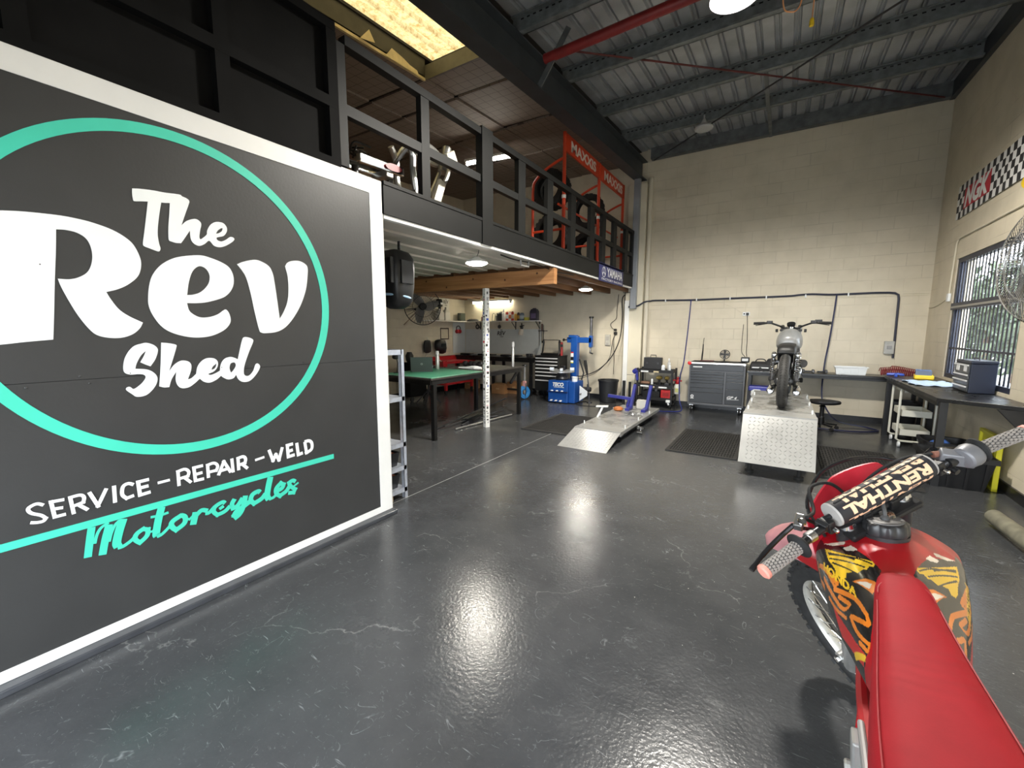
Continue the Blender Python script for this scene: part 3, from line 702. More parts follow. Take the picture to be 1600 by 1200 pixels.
# ---------------------------------------------------------------- rooflight in the mezzanine ceiling
t = thing('rooflight', 'glowing yellowed corrugated rooflight in the mezzanine ceiling', 'skylight', (SKX0, SKY0, roofz(SKY0)))
def frp():
    m = bpy.data.materials.new('yellowed_fibreglass'); m.use_nodes = True; N, L = nt(m)
    for n in list(N): N.remove(n)
    o = N.new('ShaderNodeOutputMaterial'); tr = N.new('ShaderNodeBsdfTranslucent'); di = N.new('ShaderNodeBsdfDiffuse'); mx = N.new('ShaderNodeMixShader')
    mx.inputs[0].default_value = .15
    tc = N.new('ShaderNodeTexCoord'); n = N.new('ShaderNodeTexNoise'); n.inputs['Scale'].default_value = 14; n.inputs['Detail'].default_value = 9; n.inputs['Roughness'].default_value = .75
    L.new(tc.outputs['Object'], n.inputs['Vector'])
    r = N.new('ShaderNodeValToRGB'); r.color_ramp.elements[0].position = .36; r.color_ramp.elements[0].color = (.13, .07, .02, 1)
    r.color_ramp.elements[1].position = .56; r.color_ramp.elements[1].color = (.21, .165, .075, 1)
    L.new(n.outputs['Fac'], r.inputs['Fac'])
    for b in (tr, di): L.new(r.outputs['Color'], b.inputs['Color'])
    L.new(tr.outputs[0], mx.inputs[1]); L.new(di.outputs[0], mx.inputs[2]); L.new(mx.outputs[0], o.inputs['Surface'])
    return m
m = MB(); vs = []; fs = []; n = 60
for j in (0, 1):
    yy = (-.15, SKY1-SKY0+.35)[j]
    for i in range(n+1):
        x = -.12 + 1.24*i/n; ph = (x/.19) % 1
        vs.append((x, yy, SL*yy+.24+(.045 if ph < .32 else .0)))
m.add(vs, [(i, i+1, n+2+i, n+1+i) for i in range(n)]); m.build('corrugated_sheet', frp(), t, smooth=False)
fr = mat('rooflight_trim', (.62, .50, .26), .5, noise=.2)
LY = SKY1-SKY0
def sbar(y0, y1, x0, x1, z0, z1):
    m = MB(); m.add([(x, y, SL*y+z) for y in (y0, y1) for x, z in ((x0, z0), (x1, z0), (x1, z1), (x0, z1))], [(3, 2, 1, 0), (4, 5, 6, 7), (0, 1, 5, 4), (1, 2, 6, 5), (2, 3, 7, 6), (3, 0, 4, 7)]); return m
dtr = mat('rooflight_dark_trim', (.05, .045, .03), .6, noise=.2)
for xa_ in (-.02, 1.0):
    sbar(0, LY, xa_, xa_+.02, -.03, .20).build('side_trim', dtr, t, smooth=False)
    sbar(0, LY, xa_-.004, xa_+.026, -.06, -.03).build('lip', fr, t, smooth=False)
sbar(LY, LY+.015, 0, 1.0, -.05, .12).build('end_trim', mat('purlin_dull', (.11, .10, .07), .5, noise=.2), t, smooth=False)
m = MB(); m.prism([[(0, 0), (.55, 0), (.52, .05), (.40, .06), (.30, .09), (.12, .12), (.05, .03)]], (.02, LY-.68, .0), (0, 1, SL), (0, 0, 1), .004); m.build('torn_foil', fr, t, smooth=False)
m = MB(); m.prism([[(0, 0), (.16, .01), (.10, .12)]], (.02, LY-1.0, .0), (0.3, 1, SL), (0, 0, 1), .004); m.build('torn_foil', fr, t, smooth=False)

# ---------------------------------------------------------------- mezzanine contents
def tube_light(label, a, b, lampc=lampc, nm='tube_light'):
    a, b = V(a), V(b); mid = (a+b)/2; d = (b-a); ln = d.length; rz = atan2(d.y, d.x)
    t = thing(nm, label, 'lamp', mid, rz)
    MB().box(-ln/2-.03, ln/2+.03, -.05, .05, .02, .06).build('batten', whitep, t, smooth=False)
    MB().cyl((-ln/2, 0, 0), (ln/2, 0, 0), .028, 14).build('tube', lampc, t)
    m = MB(); m.box(-ln/2-.03, -ln/2, -.035, .035, -.035, .03).box(ln/2, ln/2+.03, -.035, .035, -.035, .03); m.build('end_cap', whpl, t, smooth=False)
    return t
tube_light('bright tube light below the mezzanine ceiling, between the railing posts', (-4.90, 6.22, 4.47), (-4.03, 6.35, 4.47))
tube_light('tube light above the shelf on the back wall under the mezzanine', (-7.06, 9.18, 2.29), (-5.90, 9.18, 2.29), mat('warm_tube_glow', (1, 1, 1), .5, emis=(1.0, .92, .68), estr=14))
def pendant(loc, label):
    t = thing('pendant_lamp', label, 'lamp', loc)
    MB().lathe([(.125, .0), (.13, .012), (.11, .035), (.05, .06), (.03, .075)], seg=32).build('housing', whitep, t)
    MB().lathe([(.0, -.022), (.09, -.018), (.128, .002)], seg=32, caps=False).build('lens', lampe, t)
    MB().tube([(0, 0, .07), (.02, .01, .12), (.03, .02, .2)], .004, 6).build('flex', rub, t)
    return t
pendant((-3.08, 4.07, 2.33), 'round glowing lamp under the white mezzanine boards, near the fascia')
pendant((-3.22, 7.68, 2.33), 'round glowing lamp among the bare joists near the back wall')
spot('pendant_light', (-3.08, 4.07, 2.29), 62, (1, .93, .80), .11, 160)
spot('pendant_light', (-3.22, 7.68, 2.29), 58, (1, .93, .80), .11, 160)
# ---------------------------------------------------------------- tyre rack with red header boards on the mezzanine
t = thing('tyre_rack', 'orange-red tyre rack with white lettered header boards behind the railing', 'rack', (-3.05, 7.75, 2.72))
def rp(y, z, x=0.0): return (x, y-7.75, z-2.72)
for y_ in (6.31, 7.78, 9.17):
    MB().cyl(rp(y_, 2.72), rp(y_, 4.60), .028, 10).build('upright', orange, t)
    MB().cyl(rp(y_, 2.72, -.56), rp(y_, 3.80, -.56), .022, 10).build('rear_leg', orange, t)
    MB().tube(crom([rp(y_, 3.80, -.56), rp(y_, 3.95, -.53), rp(y_, 4.10, -.34), rp(y_, 4.20, -.10), rp(y_, 4.22, 0)], 5), .022, 8).build('arm', orange, t)
    MB().cyl(rp(y_, 3.16, -.56), rp(y_, 3.16, 0), .02, 8).build('cross_tube', orange, t)
    m = MB(); m.lathe([(.034, 0), (.034, .05)], rp(y_, 3.62), seg=10); m.build('clip', whpl, t)
for z_ in (2.86, 3.55):
    for x_ in (-.52, -.10): MB().cyl(rp(6.31, z_, x_), rp(9.17, z_, x_), .018, 8).build('rail', orange, t)
for y0_, y1_ in ((6.32, 7.76), (7.80, 9.16)):
    h = MB().box(-.012, .014, y0_-7.75, y1_-7.75, 4.33-2.72, 4.60-2.72).build('header_board', orange, t, smooth=False)
    m = MB(); text_on(m, 'MAXXIS', rp(y0_+.20, 4.375, .0152), (0, 1, 0), (0, 0, 1), 1.06, .17, bold=.035); m.build('lettering', mat('pale_lettering', (.75, .68, .62), .5), h, smooth=False)
def tyre(name, label, loc, R=.31, r=.062, ax=(0, 1, 0), sticker=False, group=None, knob=True):
    t = thing(name, label, 'tyre', loc, 0, group); ax = V(ax).normalized(); u = ax.orthogonal().normalized(); w = ax.cross(u); m = MB()
    prof = [(-1, -.9), (-1.05, -.2), (-.85, .55), (-.45, .85), (.45, .85), (.85, .55), (1.05, -.2), (1, -.9), (.9, -.9), (.9, .2), (.4, .62), (-.4, .62), (-.9, .2), (-.9, -.9)]
    seg = 44; vs = []; fs = []; n = len(prof)
    for i in range(seg):
        a = 2*pi*i/seg; d = u*cos(a)+w*sin(a)
        for p, q in prof: vs.append(d*(R-r+r*q)+ax*r*p)
    for i in range(seg):
        for k in range(n): fs.append((i*n+k, ((i+1) % seg)*n+k, ((i+1) % seg)*n+(k+1) % n, i*n+(k+1) % n))
    m.add(vs, fs); m.build('carcass', rub, t)
    if knob:
        m = MB()
        for i in range(seg):
            a = 2*pi*(i+.5*(i % 2))/seg; d = u*cos(a)+w*sin(a); tn = -u*sin(a)+w*cos(a)
            for s_ in ((-.6, .6) if i % 2 else (-.95, 0, .95)):
                c = d*(R-r*.15-r*.22*abs(s_)) + ax*r*.72*s_
                m.add([c+tn*i0*.013+ax*j0*.012+d*k0*.012 for k0 in (0, 1) for i0, j0 in ((-1, -1), (1, -1), (1, 1), (-1, 1))], [(3, 2, 1, 0), (4, 5, 6, 7), (0, 1, 5, 4), (1, 2, 6, 5), (2, 3, 7, 6), (3, 0, 4, 7)])
        m.build('tread', rub, t, smooth=False)
    if sticker:
        m = MB(); a0, a1 = sticker
        vs = []; fs = []
        for i in range(7):
            a = rad(a0+(a1-a0)*i/6); d = u*cos(a)+w*sin(a)
            for q in (-.9, .9): vs.append(d*(R+.004)+ax*r*q)
        fs = [(2*i, 2*i+1, 2*i+3, 2*i+2) for i in range(6)]
        m.add(vs, fs); m.build('paper_label', mat('paper_label', (.8, .75, .72), .6), t)
        m = MB(); m.add([p+(p.normalized())*.002 for p in map(V, vs[4:8])], [(0, 1, 3, 2)]); m.build('red_stripe', red, t)
    return t
GT = 'tyres on the orange-red rack'
for i, (y_, z_, lab) in enumerate(((6.40, 3.84, 'tyre with paper label on the upper rail, nearest the front of the rack'), (6.58, 3.84, 'knobbly tyre second on the upper rail of the rack'),
        (8.05, 3.86, 'big tyre on the upper rail just behind the middle rack post'), (6.46, 3.15, 'tyre with paper label on the lower rail, nearest the front of the rack'),
        (6.66, 3.15, 'knobbly tyre second on the lower rail of the rack'), (7.95, 3.15, 'tyre on the lower rail behind the middle rack post'), (8.12, 3.15, 'tyre on the lower rail furthest back on the rack'))):
    tyre('tyre', lab, (-3.36, y_, z_), .305 if i != 2 else .33, .06, (0, 1, 0), (150, 195) if i in (0, 3) else False, GT)

# silver motorcycle frame and parts lying on the deck edge
t = thing('motorcycle_chassis', 'silver bare motorcycle frame standing on the mezzanine edge behind the railing', 'frame', (-3.0, 3.2, 2.72))
frm = mat('cast_aluminium', (.55, .55, .53), .35, .8, noise=.25)
def fp(y, z, x=0): return (x, y-3.2, z-2.72)
for s_ in (0, -.22):
    MB().tube(crom([fp(2.94, 3.26, s_), fp(3.02, 3.16, s_-.02), fp(3.0, 3.02, s_), fp(3.03, 2.86, s_), fp(3.08, 2.74, s_)], 5), [.03]*21, 8).build('side_spar', frm, t)
    MB().tube(crom([fp(3.02, 3.18, s_), fp(3.12, 3.30, s_), fp(3.3, 3.31, s_-.02), fp(3.5, 3.26, s_*.5-.05), fp(3.58, 3.36, -.1)], 5), [.028]*21, 8).build('top_spar', frm, t)
    MB().tube(crom([fp(3.58, 3.36, -.1), fp(3.50, 3.16, s_*.6), fp(3.40, 2.98, s_*.6), fp(3.26, 2.76, s_*.6)], 5), [.026, .026]+[.022]*14, 8).build('down_tube', frm, t)
MB().cyl(fp(3.52, 3.18, -.10), fp(3.60, 3.44, -.10), .05, 14).build('head_stock', frm, t)
MB().bar(fp(3.36, 3.02, .03), fp(3.26, 2.78, .03), .05, .09).build('engine_plate', mat('pale_plate', (.72, .70, .62), .4, .3), t, smooth=False, bevel=.008)
MB().bar(fp(3.56, 3.20, .03), fp(3.48, 3.34, .03), .04, .14).build('bracket', mat('pale_plate', (.7, .7, .7), .4), t, smooth=False, bevel=.01)
MB().tube(crom([fp(2.98, 3.24, -.02), fp(2.86, 3.10, -.02), fp(2.80, 3.02, -.02)], 4), .018, 8).build('subframe', dsteel, t)
MB().cyl(fp(3.02, 2.84, .03), fp(3.02, 2.84, -.25), .022, 10).build('pivot', steel, t)
t = thing('swingarm', 'chromed swingarm with red oval sticker lying on the deck edge', 'swingarm', (-2.93, 2.36, 2.88))
a, b = V((0, -.03, .03)), V((-.02, .46, .06))
MB().bar(a, b, .05, .075).build('arm', chrome, t, smooth=False, bevel=.012)
MB().bar(V((-.2, -.03, .03)), V((-.18, .46, .06)), .05, .075).build('arm', chrome, t, smooth=False, bevel=.012)
MB().bar((0, .30, .0), (-.2, .30, 0), .08, .06).build('cross_brace', frm, t, smooth=False, bevel=.01)
m = MB(); m.prism([[(.09*cos(2*pi*k/24), .030*sin(2*pi*k/24)) for k in range(24)]], (.0285, .32, .05), (0, 1, .06), (0, 0, 1), .001); m.build('sticker', mat('sticker_maroon', (.25, .03, .04), .4), t, smooth=False)
m = MB(); m.cyl((-.1, .02, -.16), (-.1, .02, .0), .03); m.cyl((-.1, .38, -.16), (-.1, .38, .02), .03); m.build('chock', dsteel, t)
m = MB()
for k in range(7): m.tube(crom([(-.1+.03*cos(k*2.4), .04+.03*sin(k*1.7)-.02*k*.4, .07), (-.1+.07*cos(k*2.1), .02+.06*sin(k*1.9), .10+.008*k), (-.06+.05*cos(k), .06+.05*sin(k*1.3), .09+.01*k)], 5), .008, 6)
m.build('cable', blkp, t)

# blue works banner on the fascia
t = thing('fascia_banner', 'small blue banner with white lettering hung on the end of the fascia', 'banner', (XS+.002, 7.70, 2.415))
bmat = mat('banner_blue', (.030, .034, .14), .5)
MB().box(0, .006, -.64, .64, 0, .31).build('sheet', bmat, t, smooth=False)
m = MB(); text_on(m, 'YAMAHA', (.0075, -.27, .10), (0, 1, 0), (0, 0, 1), .86, .155, bold=.03); m.build('lettering', mat('banner_white', (.75, .76, .78), .5), t, smooth=False)
m = MB(); text_on(m, 'FACTORY RACING', (.0075, -.52, .025), (0, 1, 0), (0, 0, 1), 1.10, .038, bold=.02); m.build('small_lettering', MATS['banner_white'], t, smooth=False)
m = MB(); m.torus((.008, -.42, .165), (1, 0, 0), .085, .006, 32, 6, .3)
for k in range(3):
    a = rad(90+120*k); m.bar((.008, -.42, .165), (.008, -.42+.075*cos(a), .165+.075*sin(a)), .016, .003, (1, 0, 0))
    for s_ in (-1, 1): m.bar((.008, -.42+.06*cos(a), .165+.06*sin(a)), (.008, -.42+.075*cos(a+s_*.35), .165+.075*sin(a+s_*.35)), .008, .003, (1, 0, 0))
m.build('emblem', MATS['banner_white'], t, smooth=False)

# ---------------------------------------------------------------- window in the right wall
navy = mat('navy_steel', (.022, .026, .045), .45, noise=.2)
wd = XR+.10
m = MB(); fx0, fx1 = XR+.015, XR+.09
m.box(fx0, fx1, WY0, WY0+.06, WZ0, WZ1).box(fx0, fx1, WY1-.07, WY1, WZ0, WZ1).box(fx0, fx1, WY0+.06, WY1-.07, WZ1-.06, WZ1).box(fx0, fx1, WY0+.06, WY1-.07, WZ0, WZ0+.06)
wf = struct(m.build('window_1', navy, smooth=False))
m = MB(); m.box(fx0-.03, fx1+.02, WY0+.03, WY1-.04, 1.845, 1.935); o = m.build('transom', navy, wf, smooth=False)
o = MB().box(fx0-.033, fx0-.030, WY0+.03, WY1-.06, 1.868, 1.893).build('transom_strip', mat('dull_metal', (.40, .39, .36), .45, .5), wf, smooth=False)
n = 19; step = (WY1-WY0-.15)/n
for k in range(n+1):
    y_ = WY0+.075+step*k
    MB().box(fx0+.02, fx0+.024, y_-.021, y_+.021, WZ0+.04, WZ1-.04).build('bar', navy, wf, smooth=False)
MB().box(fx0+.005, fx0+.02, WY0+.03, WY1-.04, 1.32, 1.345).build('cross_bar', navy, wf, smooth=False)
MB().box(XR+.12, XR+.125, WY0, WY1, WZ0, WZ1).build('glass_pane', glass_mat('window_glass', (.96, .98, 1)), wf, smooth=False)
# trees outside the window
leafm = [mat('leaf_green', (.05, .072, .034), .6, noise=.5, nscale=3), mat('leaf_olive', (.075, .085, .045), .6, noise=.4, nscale=3)]
for i, (tx, ty, hh, lab) in enumerate(((3.75, 13.4, 3.0, 'green bush outside the window, seen through the far bars'), (4.55, 16.4, 2.9, 'olive bush outside the window, seen through the middle bars'), (6.1, 19.3, 4.0, 'tall green bush outside the window, seen beside the fan'))):
    t = thing('tree', lab, 'tree', (tx, ty, -.02))
    MB().tube([(0, 0, 0), (.03, .02, hh*.4), (-.03, 0, hh*.7)], [.07, .05, .02], 8).build('trunk', mat('bark', (.12, .08, .05), .8, noise=.3), t)
    rnd = random.Random(i); m = MB()
    for k in range(1250):
        a, b_, rr = rnd.uniform(0, 2*pi), rnd.uniform(-1, 1), rnd.random()**.4
        c = V((cos(a)*sqrt(1-b_*b_)*rr*1.15, sin(a)*sqrt(1-b_*b_)*rr*1.35, hh*.60+b_*rr*hh*.42))
        q = V((rnd.uniform(-1, 1), rnd.uniform(-1, 1), rnd.uniform(-1, 1))).normalized(); u_ = q.orthogonal().normalized(); w_ = q.cross(u_); s_ = rnd.uniform(.07, .16)
        m.add([c-u_*s_, c+w_*s_*.45, c+u_*s_, c-w_*s_*.45], [(0, 1, 2, 3)])
    m.build('foliage', leafm[i % 2], t, smooth=False)
struct(MB().box(XR+.2, 30, -4, 40, -.14, -.03).build('floor_yard', mat('yard_gravel', (.34, .33, .29), .9, noise=.25, nscale=12), smooth=False))

# ---------------------------------------------------------------- right wall fittings
t = thing('chequered_banner', 'black and white chequered banner with red centre above the window', 'banner', (XR-.012, 7.45, 3.30))
whc = mat('banner_cloth_white', (.72, .72, .70), .7, noise=.05); bkc = mat('banner_cloth_black', (.02, .02, .022), .7); rdc = mat('banner_cloth_red', (.42, .015, .03), .7, noise=.1)
BH, BW = .44, 2.0
nx, nz = 23, 5; m = MB(); vs = []; fs = []; mi = []
for i in range(nx+1):
    for j in range(nz+1):
        wv_ = .006*sin(i*.9)+.004*sin(j*1.7+i*.4); vs.append((-.003+wv_*.3, BW/2-BW*i/nx, -BH/2+BH*j/nz))
for i in range(nx):
    for j in range(nz):
        fs.append((i*(nz+1)+j, (i+1)*(nz+1)+j, (i+1)*(nz+1)+j+1, i*(nz+1)+j+1)); mi.append(2 if (3 <= i <= 12 and 1 <= j <= 3) else (i+j) % 2)
m.add(vs, fs); m.mi = mi; o = m.build('cloth', [whc, bkc, rdc], t, smooth=False); sm = o.modifiers.new('thickness', 'SOLIDIFY'); sm.thickness = .003; sm.offset = -1
m = MB(); text_on(m, 'NGK', (-.0085, .70, -.12), (0, -1, 0), (0, 0, 1), .80, .25, bold=.05, shear=.25); m.build('lettering', whc, t, smooth=False)
t = thing('yellow_sign', 'yellow rounded sign at the near end of the chequered banner', 'sign', (XR-.01, 6.15, 3.02))
m = MB(); m.prism([[(.26*cos(a)+.05*cos(3*a), .19*sin(a)+.03*sin(2*a)) for a in [2*pi*k/28 for k in range(28)]]], (0, 0, 0), (0, -1, 0), (0, 0, 1), .02); m.build('plate', yellow, t)
m = MB(); m.prism([[(.10*cos(a), .07*sin(a)) for a in [2*pi*k/20 for k in range(20)]]], (-.0205, .06, -.02), (0, -1, 0), (0, 0, 1), .006); m.build('patch', mat('pinkish_grey', (.40, .30, .26), .5), t)
t = thing('wall_conduit', 'cream conduit running above the window and down to a white box', 'conduit', (XR-.014, 7.9, 2.80))
MB().tube([(0, .42, -.72), (0, .37, -.10)] + arc((0, .27, -.10), (0, 1, 0), (0, 0, 1), .10, 0, 90, 6) + [(0, -3.2, -.0)], .011, 8).build('pipe', cream, t)
MB().box(-.02, .012, .37, .46, -.83, -.72).build('junction_box', whpl, t, smooth=False, bevel=.008)
tag(MB().tube(crom([(XR-.008, 9.26, 1.93), (XR-.008, 8.9, 1.935), (XR-.008, 8.33, 2.03)], 6), .006, 6).build('wall_cable', cream), 'thin cable from the corner to the white box beside the window', 'cable')
# large fan on the right wall, seen edge on
t = thing('wall_fan', 'big silver-guarded fan on the right wall, cut by the photo edge', 'fan', (1.68, 4.86, 2.08))
nrm = V((-.965, -.26, 0)).normalized(); uu = V((0, 0, 1)); ww = nrm.cross(uu); m = MB(); RF = .49
alu = mat('fan_aluminium', (.62, .62, .62), .3, .9)
for k in range(110):
    a = 2*pi*k/110; d = uu*cos(a)+ww*sin(a)
    m.tube(crom([d*.10+nrm*.13, d*.30+nrm*.125, d*.45+nrm*.075, d*RF, d*.45-nrm*.075, d*.28-nrm*.11, d*.10-nrm*.12], 3), .0028, 4, caps=False)
m.build('wire_guard', chrome, t)
m = MB()
for R_, h_ in ((RF+.004, 0), (.45, .08), (.45, -.08), (.30, .128), (.12, .135), (.12, -.125), (.30, -.115)): m.torus(nrm*h_, nrm, R_, .004, 48, 6)
m.build('guard_ring', steel, t)
m = MB()
for k in range(3):
    a0 = 2*pi*k/3; rings = []
    for i in range(7):
        r_ = .07+.36*i/6; wd_ = .10+.13*sin(pi*min(1, i/5.0)*.6)
        for s_ in (0,):
            c_ = a0+.25*i/6; d = uu*cos(c_)+ww*sin(c_); tg = -uu*sin(c_)+ww*cos(c_)
            rings.append([d*r_+tg*wd_*q+nrm*(.05*q+zz) for q, zz in ((-.6, -.003), (0, -.018), (.6, -.003), (.6, .003), (0, -.012), (-.6, .003))])
    m.loft(rings)
m.build('blade', alu, t)
MB().lathe([(.06, .04), (.075, .0), (.09, -.03), (.09, -.16), (.05, -.18)], (0, 0, 0), nrm, 20).build('motor', mat('motor_grey', (.12, .12, .13), .4), t)
MB().bar(-nrm*.15, (XR-1.68-.005, .06, -.0), .05, .05).build('wall_arm', dsteel, t, smooth=False)

# ---------------------------------------------------------------- back wall services
t = thing('air_line', 'dark air line clipped along the back wall, bending down to a switch box', 'pipe', (-2.70, YB-.022, 2.12))
px = lambda x, z, y=0: (x+2.70, y, z-2.12)
MB().tube(crom([px(-2.82, 2.06, -.19), px(-2.63, 2.08, -.18), px(-2.50, 2.16, -.11), px(-2.40, 2.18, -.01), px(-2.30, 2.19), px(-1.6, 2.175), px(-.8, 2.18), px(.0, 2.185), px(.22, 2.20), px(.40, 2.205), px(.70, 2.185), px(1.2, 2.19), px(1.43, 2.185)], 5)+[px(1.50, 2.175), px(1.545, 2.145), px(1.555, 2.08), px(1.56, 1.6), px(1.565, 1.12)], .0165, 8).build('line', mat('navy_hose', (.025, .028, .05), .4), t)
m = MB()
for x_ in (-2.1, -1.5, -.9, -.3, .3, .9): m.box(x_+2.70-.01, x_+2.70+.01, -.02, .02, .03, .085)
m.build('clip', whpl, t, smooth=False)
t = thing('wall_wire', 'thin painted wires stapled along the back wall above the outlet', 'cable', (0, YB-.006, 2.12))
m = MB(); m.tube([(-2.4, 0, -.02), (0, 0, .005), (1.9, 0, .01)], .005, 6); m.tube([(-1.05, 0, -.01), (-.8, 0, -.14), (-.66, 0, -.23)], .004, 6); m.tube([(1.6, 0, .05), (1.92, 0, .035)], .005, 6); m.tube([(-.62, 0, 0), (-.62, 0, -.2)], .004, 6); m.build('wire', cream, t)
t = thing('power_outlet', 'white double power outlet with black plugs on the back wall', 'outlet', (-.61, YB-.001, 1.88))
MB().box(-.06, .06, -.012, 0, -.035, .035).build('plate', whpl, t, smooth=False, bevel=.004)
m = MB(); m.box(.0, .045, -.055, -.012, -.025, .02).box(-.045, -.018, -.03, -.012, -.01, .012); m.build('plug', blkp, t, smooth=False, bevel=.006)
m = MB(); m.tube(crom([(.02, -.04, -.02), (.035, -.05, -.2), (.05, -.06, -.5), (.055, -.15, -.72), (.08, -.3, -.80)], 5), .0055, 6); m.tube(crom([(-.03, -.03, -.2), (-.03, -.04, -.25), (-.035, -.05, -.5), (-.02, -.15, -.72), (.05, -.3, -.80)], 5), .005, 6)
m.build('cord', rub, t)
t = thing('switch_box', 'grey switch box at the end of the air line, above the bench', 'switch box', (1.50, YB-.001, 1.29))
MB().box(-.065, .065, -.06, 0, -.105, .105).build('case', mat('weathered_grey', (.42, .42, .40), .5, noise=.15), t, smooth=False, bevel=.01)
MB().box(-.03, .03, -.075, -.06, -.02, .03).build('rocker', mat('rocker_grey', (.3, .3, .3), .5), t, smooth=False, bevel=.004)
for x0_, x1_, z0_, z1_, mm, lab in ((-2.575, -2.475, .10, 4.66, mat('pipe_cream', (.62, .57, .46), .45), 'cream downpipe in the corner beside the grey duct'),):
    t = thing('downpipe', lab, 'pipe', (-2.485, YB-.06, .0)); MB().cyl((0, 0, .0), (0, 0, 4.66), .047, 20).build('pipe', mm, t)
    m = MB(); m.lathe([(.055, 0), (.055, .05)], (0, 0, 2.6), seg=20); m.build('collar', mm, t)
tag(MB().box(-2.775, -2.655, YB-.27, YB-.165, 2.02, 4.70).build('cable_duct', mat('duct_grey', (.27, .29, .32), .45, .2, noise=.06), smooth=False, bevel=.006), 'pale grey square duct down the pier at the end of the railing', 'duct')
def hose(label, x, z0, z1, dx, extra=None, rr=.010, mn='blue_hose', mc=(.012, .022, .16)):
    t = thing('air_hose', label, 'hose', (x, YB-.05, z0))
    pts = [(0, 0, 0), (dx*.2, -.02, (z1-z0)*.3), (dx*.6, -.03, (z1-z0)*.7), (dx, -.05, z1-z0)] + (extra or [])
    MB().tube(crom(pts, 6), rr, 8).build('hose', mat(mn, mc, .35), t)
    return t
hose('blue air hose hanging left of the black tool chest down to the floor', -1.60, 2.17, .9, -.07, [(-.08, -.3, -1.55), (-.02, -.55, -1.95), (.06, -.75, -2.13), (-.15, -.85, -2.155), (-.42, -.95, -2.155), (-.7, -1.05, -2.155)])
hose('dark blue air hose hanging right of the motorcycle and coiled on the floor', .74, 2.18, 1.0, -.08, [(-.10, -.25, -1.62), (-.06, -.35, -1.86), (.12, -.5, -2.10), (.5, -.55, -2.16), (.62, -.75, -2.165), (.3, -1.0, -2.165), (-.2, -1.02, -2.165)], .012, 'navy_air_hose', (.012, .016, .06))
# ---------------------------------------------------------------- motorcycle lifts
liftm = mat('lift_grey_paint', (.29, .29, .28), .30, noise=.12, nscale=3, rvar=.08)
def tread(m, o, u, w, W_, H_, sp=.044):
    """raised diamond tread pattern on a plate"""
    o, u, w = V(o), V(u).normalized(), V(w).normalized(); n = u.cross(w)
    ny = int(H_/sp)-1; nx = int(W_/sp)-1
    for j in range(ny):
        for i in range(nx):
            c = o+u*(sp*(i+1))+w*(sp*(j+1)); s_ = 1 if (i+j) % 2 else -1
            d = (u*s_+w).normalized(); e = n.cross(d)
            vs = [c-d*.018, c+e*.006, c+d*.018, c-e*.006, c+n*.0036-d*.008, c+n*.0036+d*.008]
            m.add(vs, [(0, 3, 4), (0, 4, 1), (3, 2, 5), (3, 5, 4), (2, 1, 5), (1, 4, 5)])
def lift(name, label, loc, zt, rampdir, cat='motorcycle lift'):
    """platform 0.69 x 2.2 m; origin on the floor below the front edge of the platform"""
    t = thing(name, label, cat, loc); HW = .345; L_ = 2.2
    MB().box(-HW, HW, 0, L_, zt-.05, zt).build('platform', liftm, t, smooth=False, bevel=.004)
    m = MB(); m.box(-HW-.004, HW+.004, -.02, .10, zt-.06, zt+.003); m.build('front_edge', liftm, t, smooth=False, bevel=.003)
    m = MB(); m.box(-HW+.04, HW-.04, .3, 1.85, zt+.0, zt+.002); 
    m.box(.12, .126, .25, 1.1, zt+.002, zt+.003); m.build('wear_plate', mat('lift_worn_plate', (.25, .25, .24), .28, noise=.35, nscale=5, rvar=.12), t, smooth=False)
    d = V(rampdir).normalized(); r = MB(); RL = .585
    a = V((0, -.015, zt-.006)); u = V((1, 0, 0)); n = u.cross(d)*-1
    if n.z < 0 and abs(n.y) < .5: n = -n
    n = d.cross(u)
    vs = [a+u*sx*HW+d*s_*RL+n*h for h in (0, -.006) for s_ in (0, 1) for sx in (-1, 1)]
    r.add(vs, [(0, 1, 3, 2), (4, 6, 7, 5), (0, 4, 5, 1), (1, 5, 7, 3), (3, 7, 6, 2), (2, 6, 4, 0)])
    rp_ = r.build('ramp', liftm, t, smooth=False)
    r = MB(); tread(r, a-u*HW+n*.0002 if n.dot(u.cross(d)) > 0 else a+u*HW+n*.0002, u if n.dot(u.cross(d)) > 0 else -u, d, 2*HW, RL); r.build('tread_pattern', liftm, rp_, smooth=False)
    m = MB()
    for sx in (-1, 1):
        for y_ in (.28, .95, 1.6): m.cyl((sx*(HW-.03), y_, zt), (sx*(HW-.03), y_, zt+.045), .009, 8)
    m.build('tie_down_pin', whpl, t)
    return t
blk_s = mat('scissor_black', (.02, .02, .022), .45)
t = lift('motorcycle_lift', 'grey motorcycle lift lowered to the floor with its ramp down, blue wheel clamp on it', (-2.14, 5.645, 0), .155, (0, -.57, -.15))
MB().box(-.27, .27, .25, 2.0, .01, .10).build('base_frame', blk_s, t, smooth=False)
MB().bar((.35, .75, .085), (.43, .80, .07), .05, .03).build('release_lever', steel, t, smooth=False)
m = MB(); m.cyl((.36, .80, .05), (.36, .80, .10), .02); m.cyl((.42, .72, .02), (.42, .72, .09), .015); m.cyl((.38, .66, .03), (.46, .66, .03), .018); m.build('caster', chrome, t)
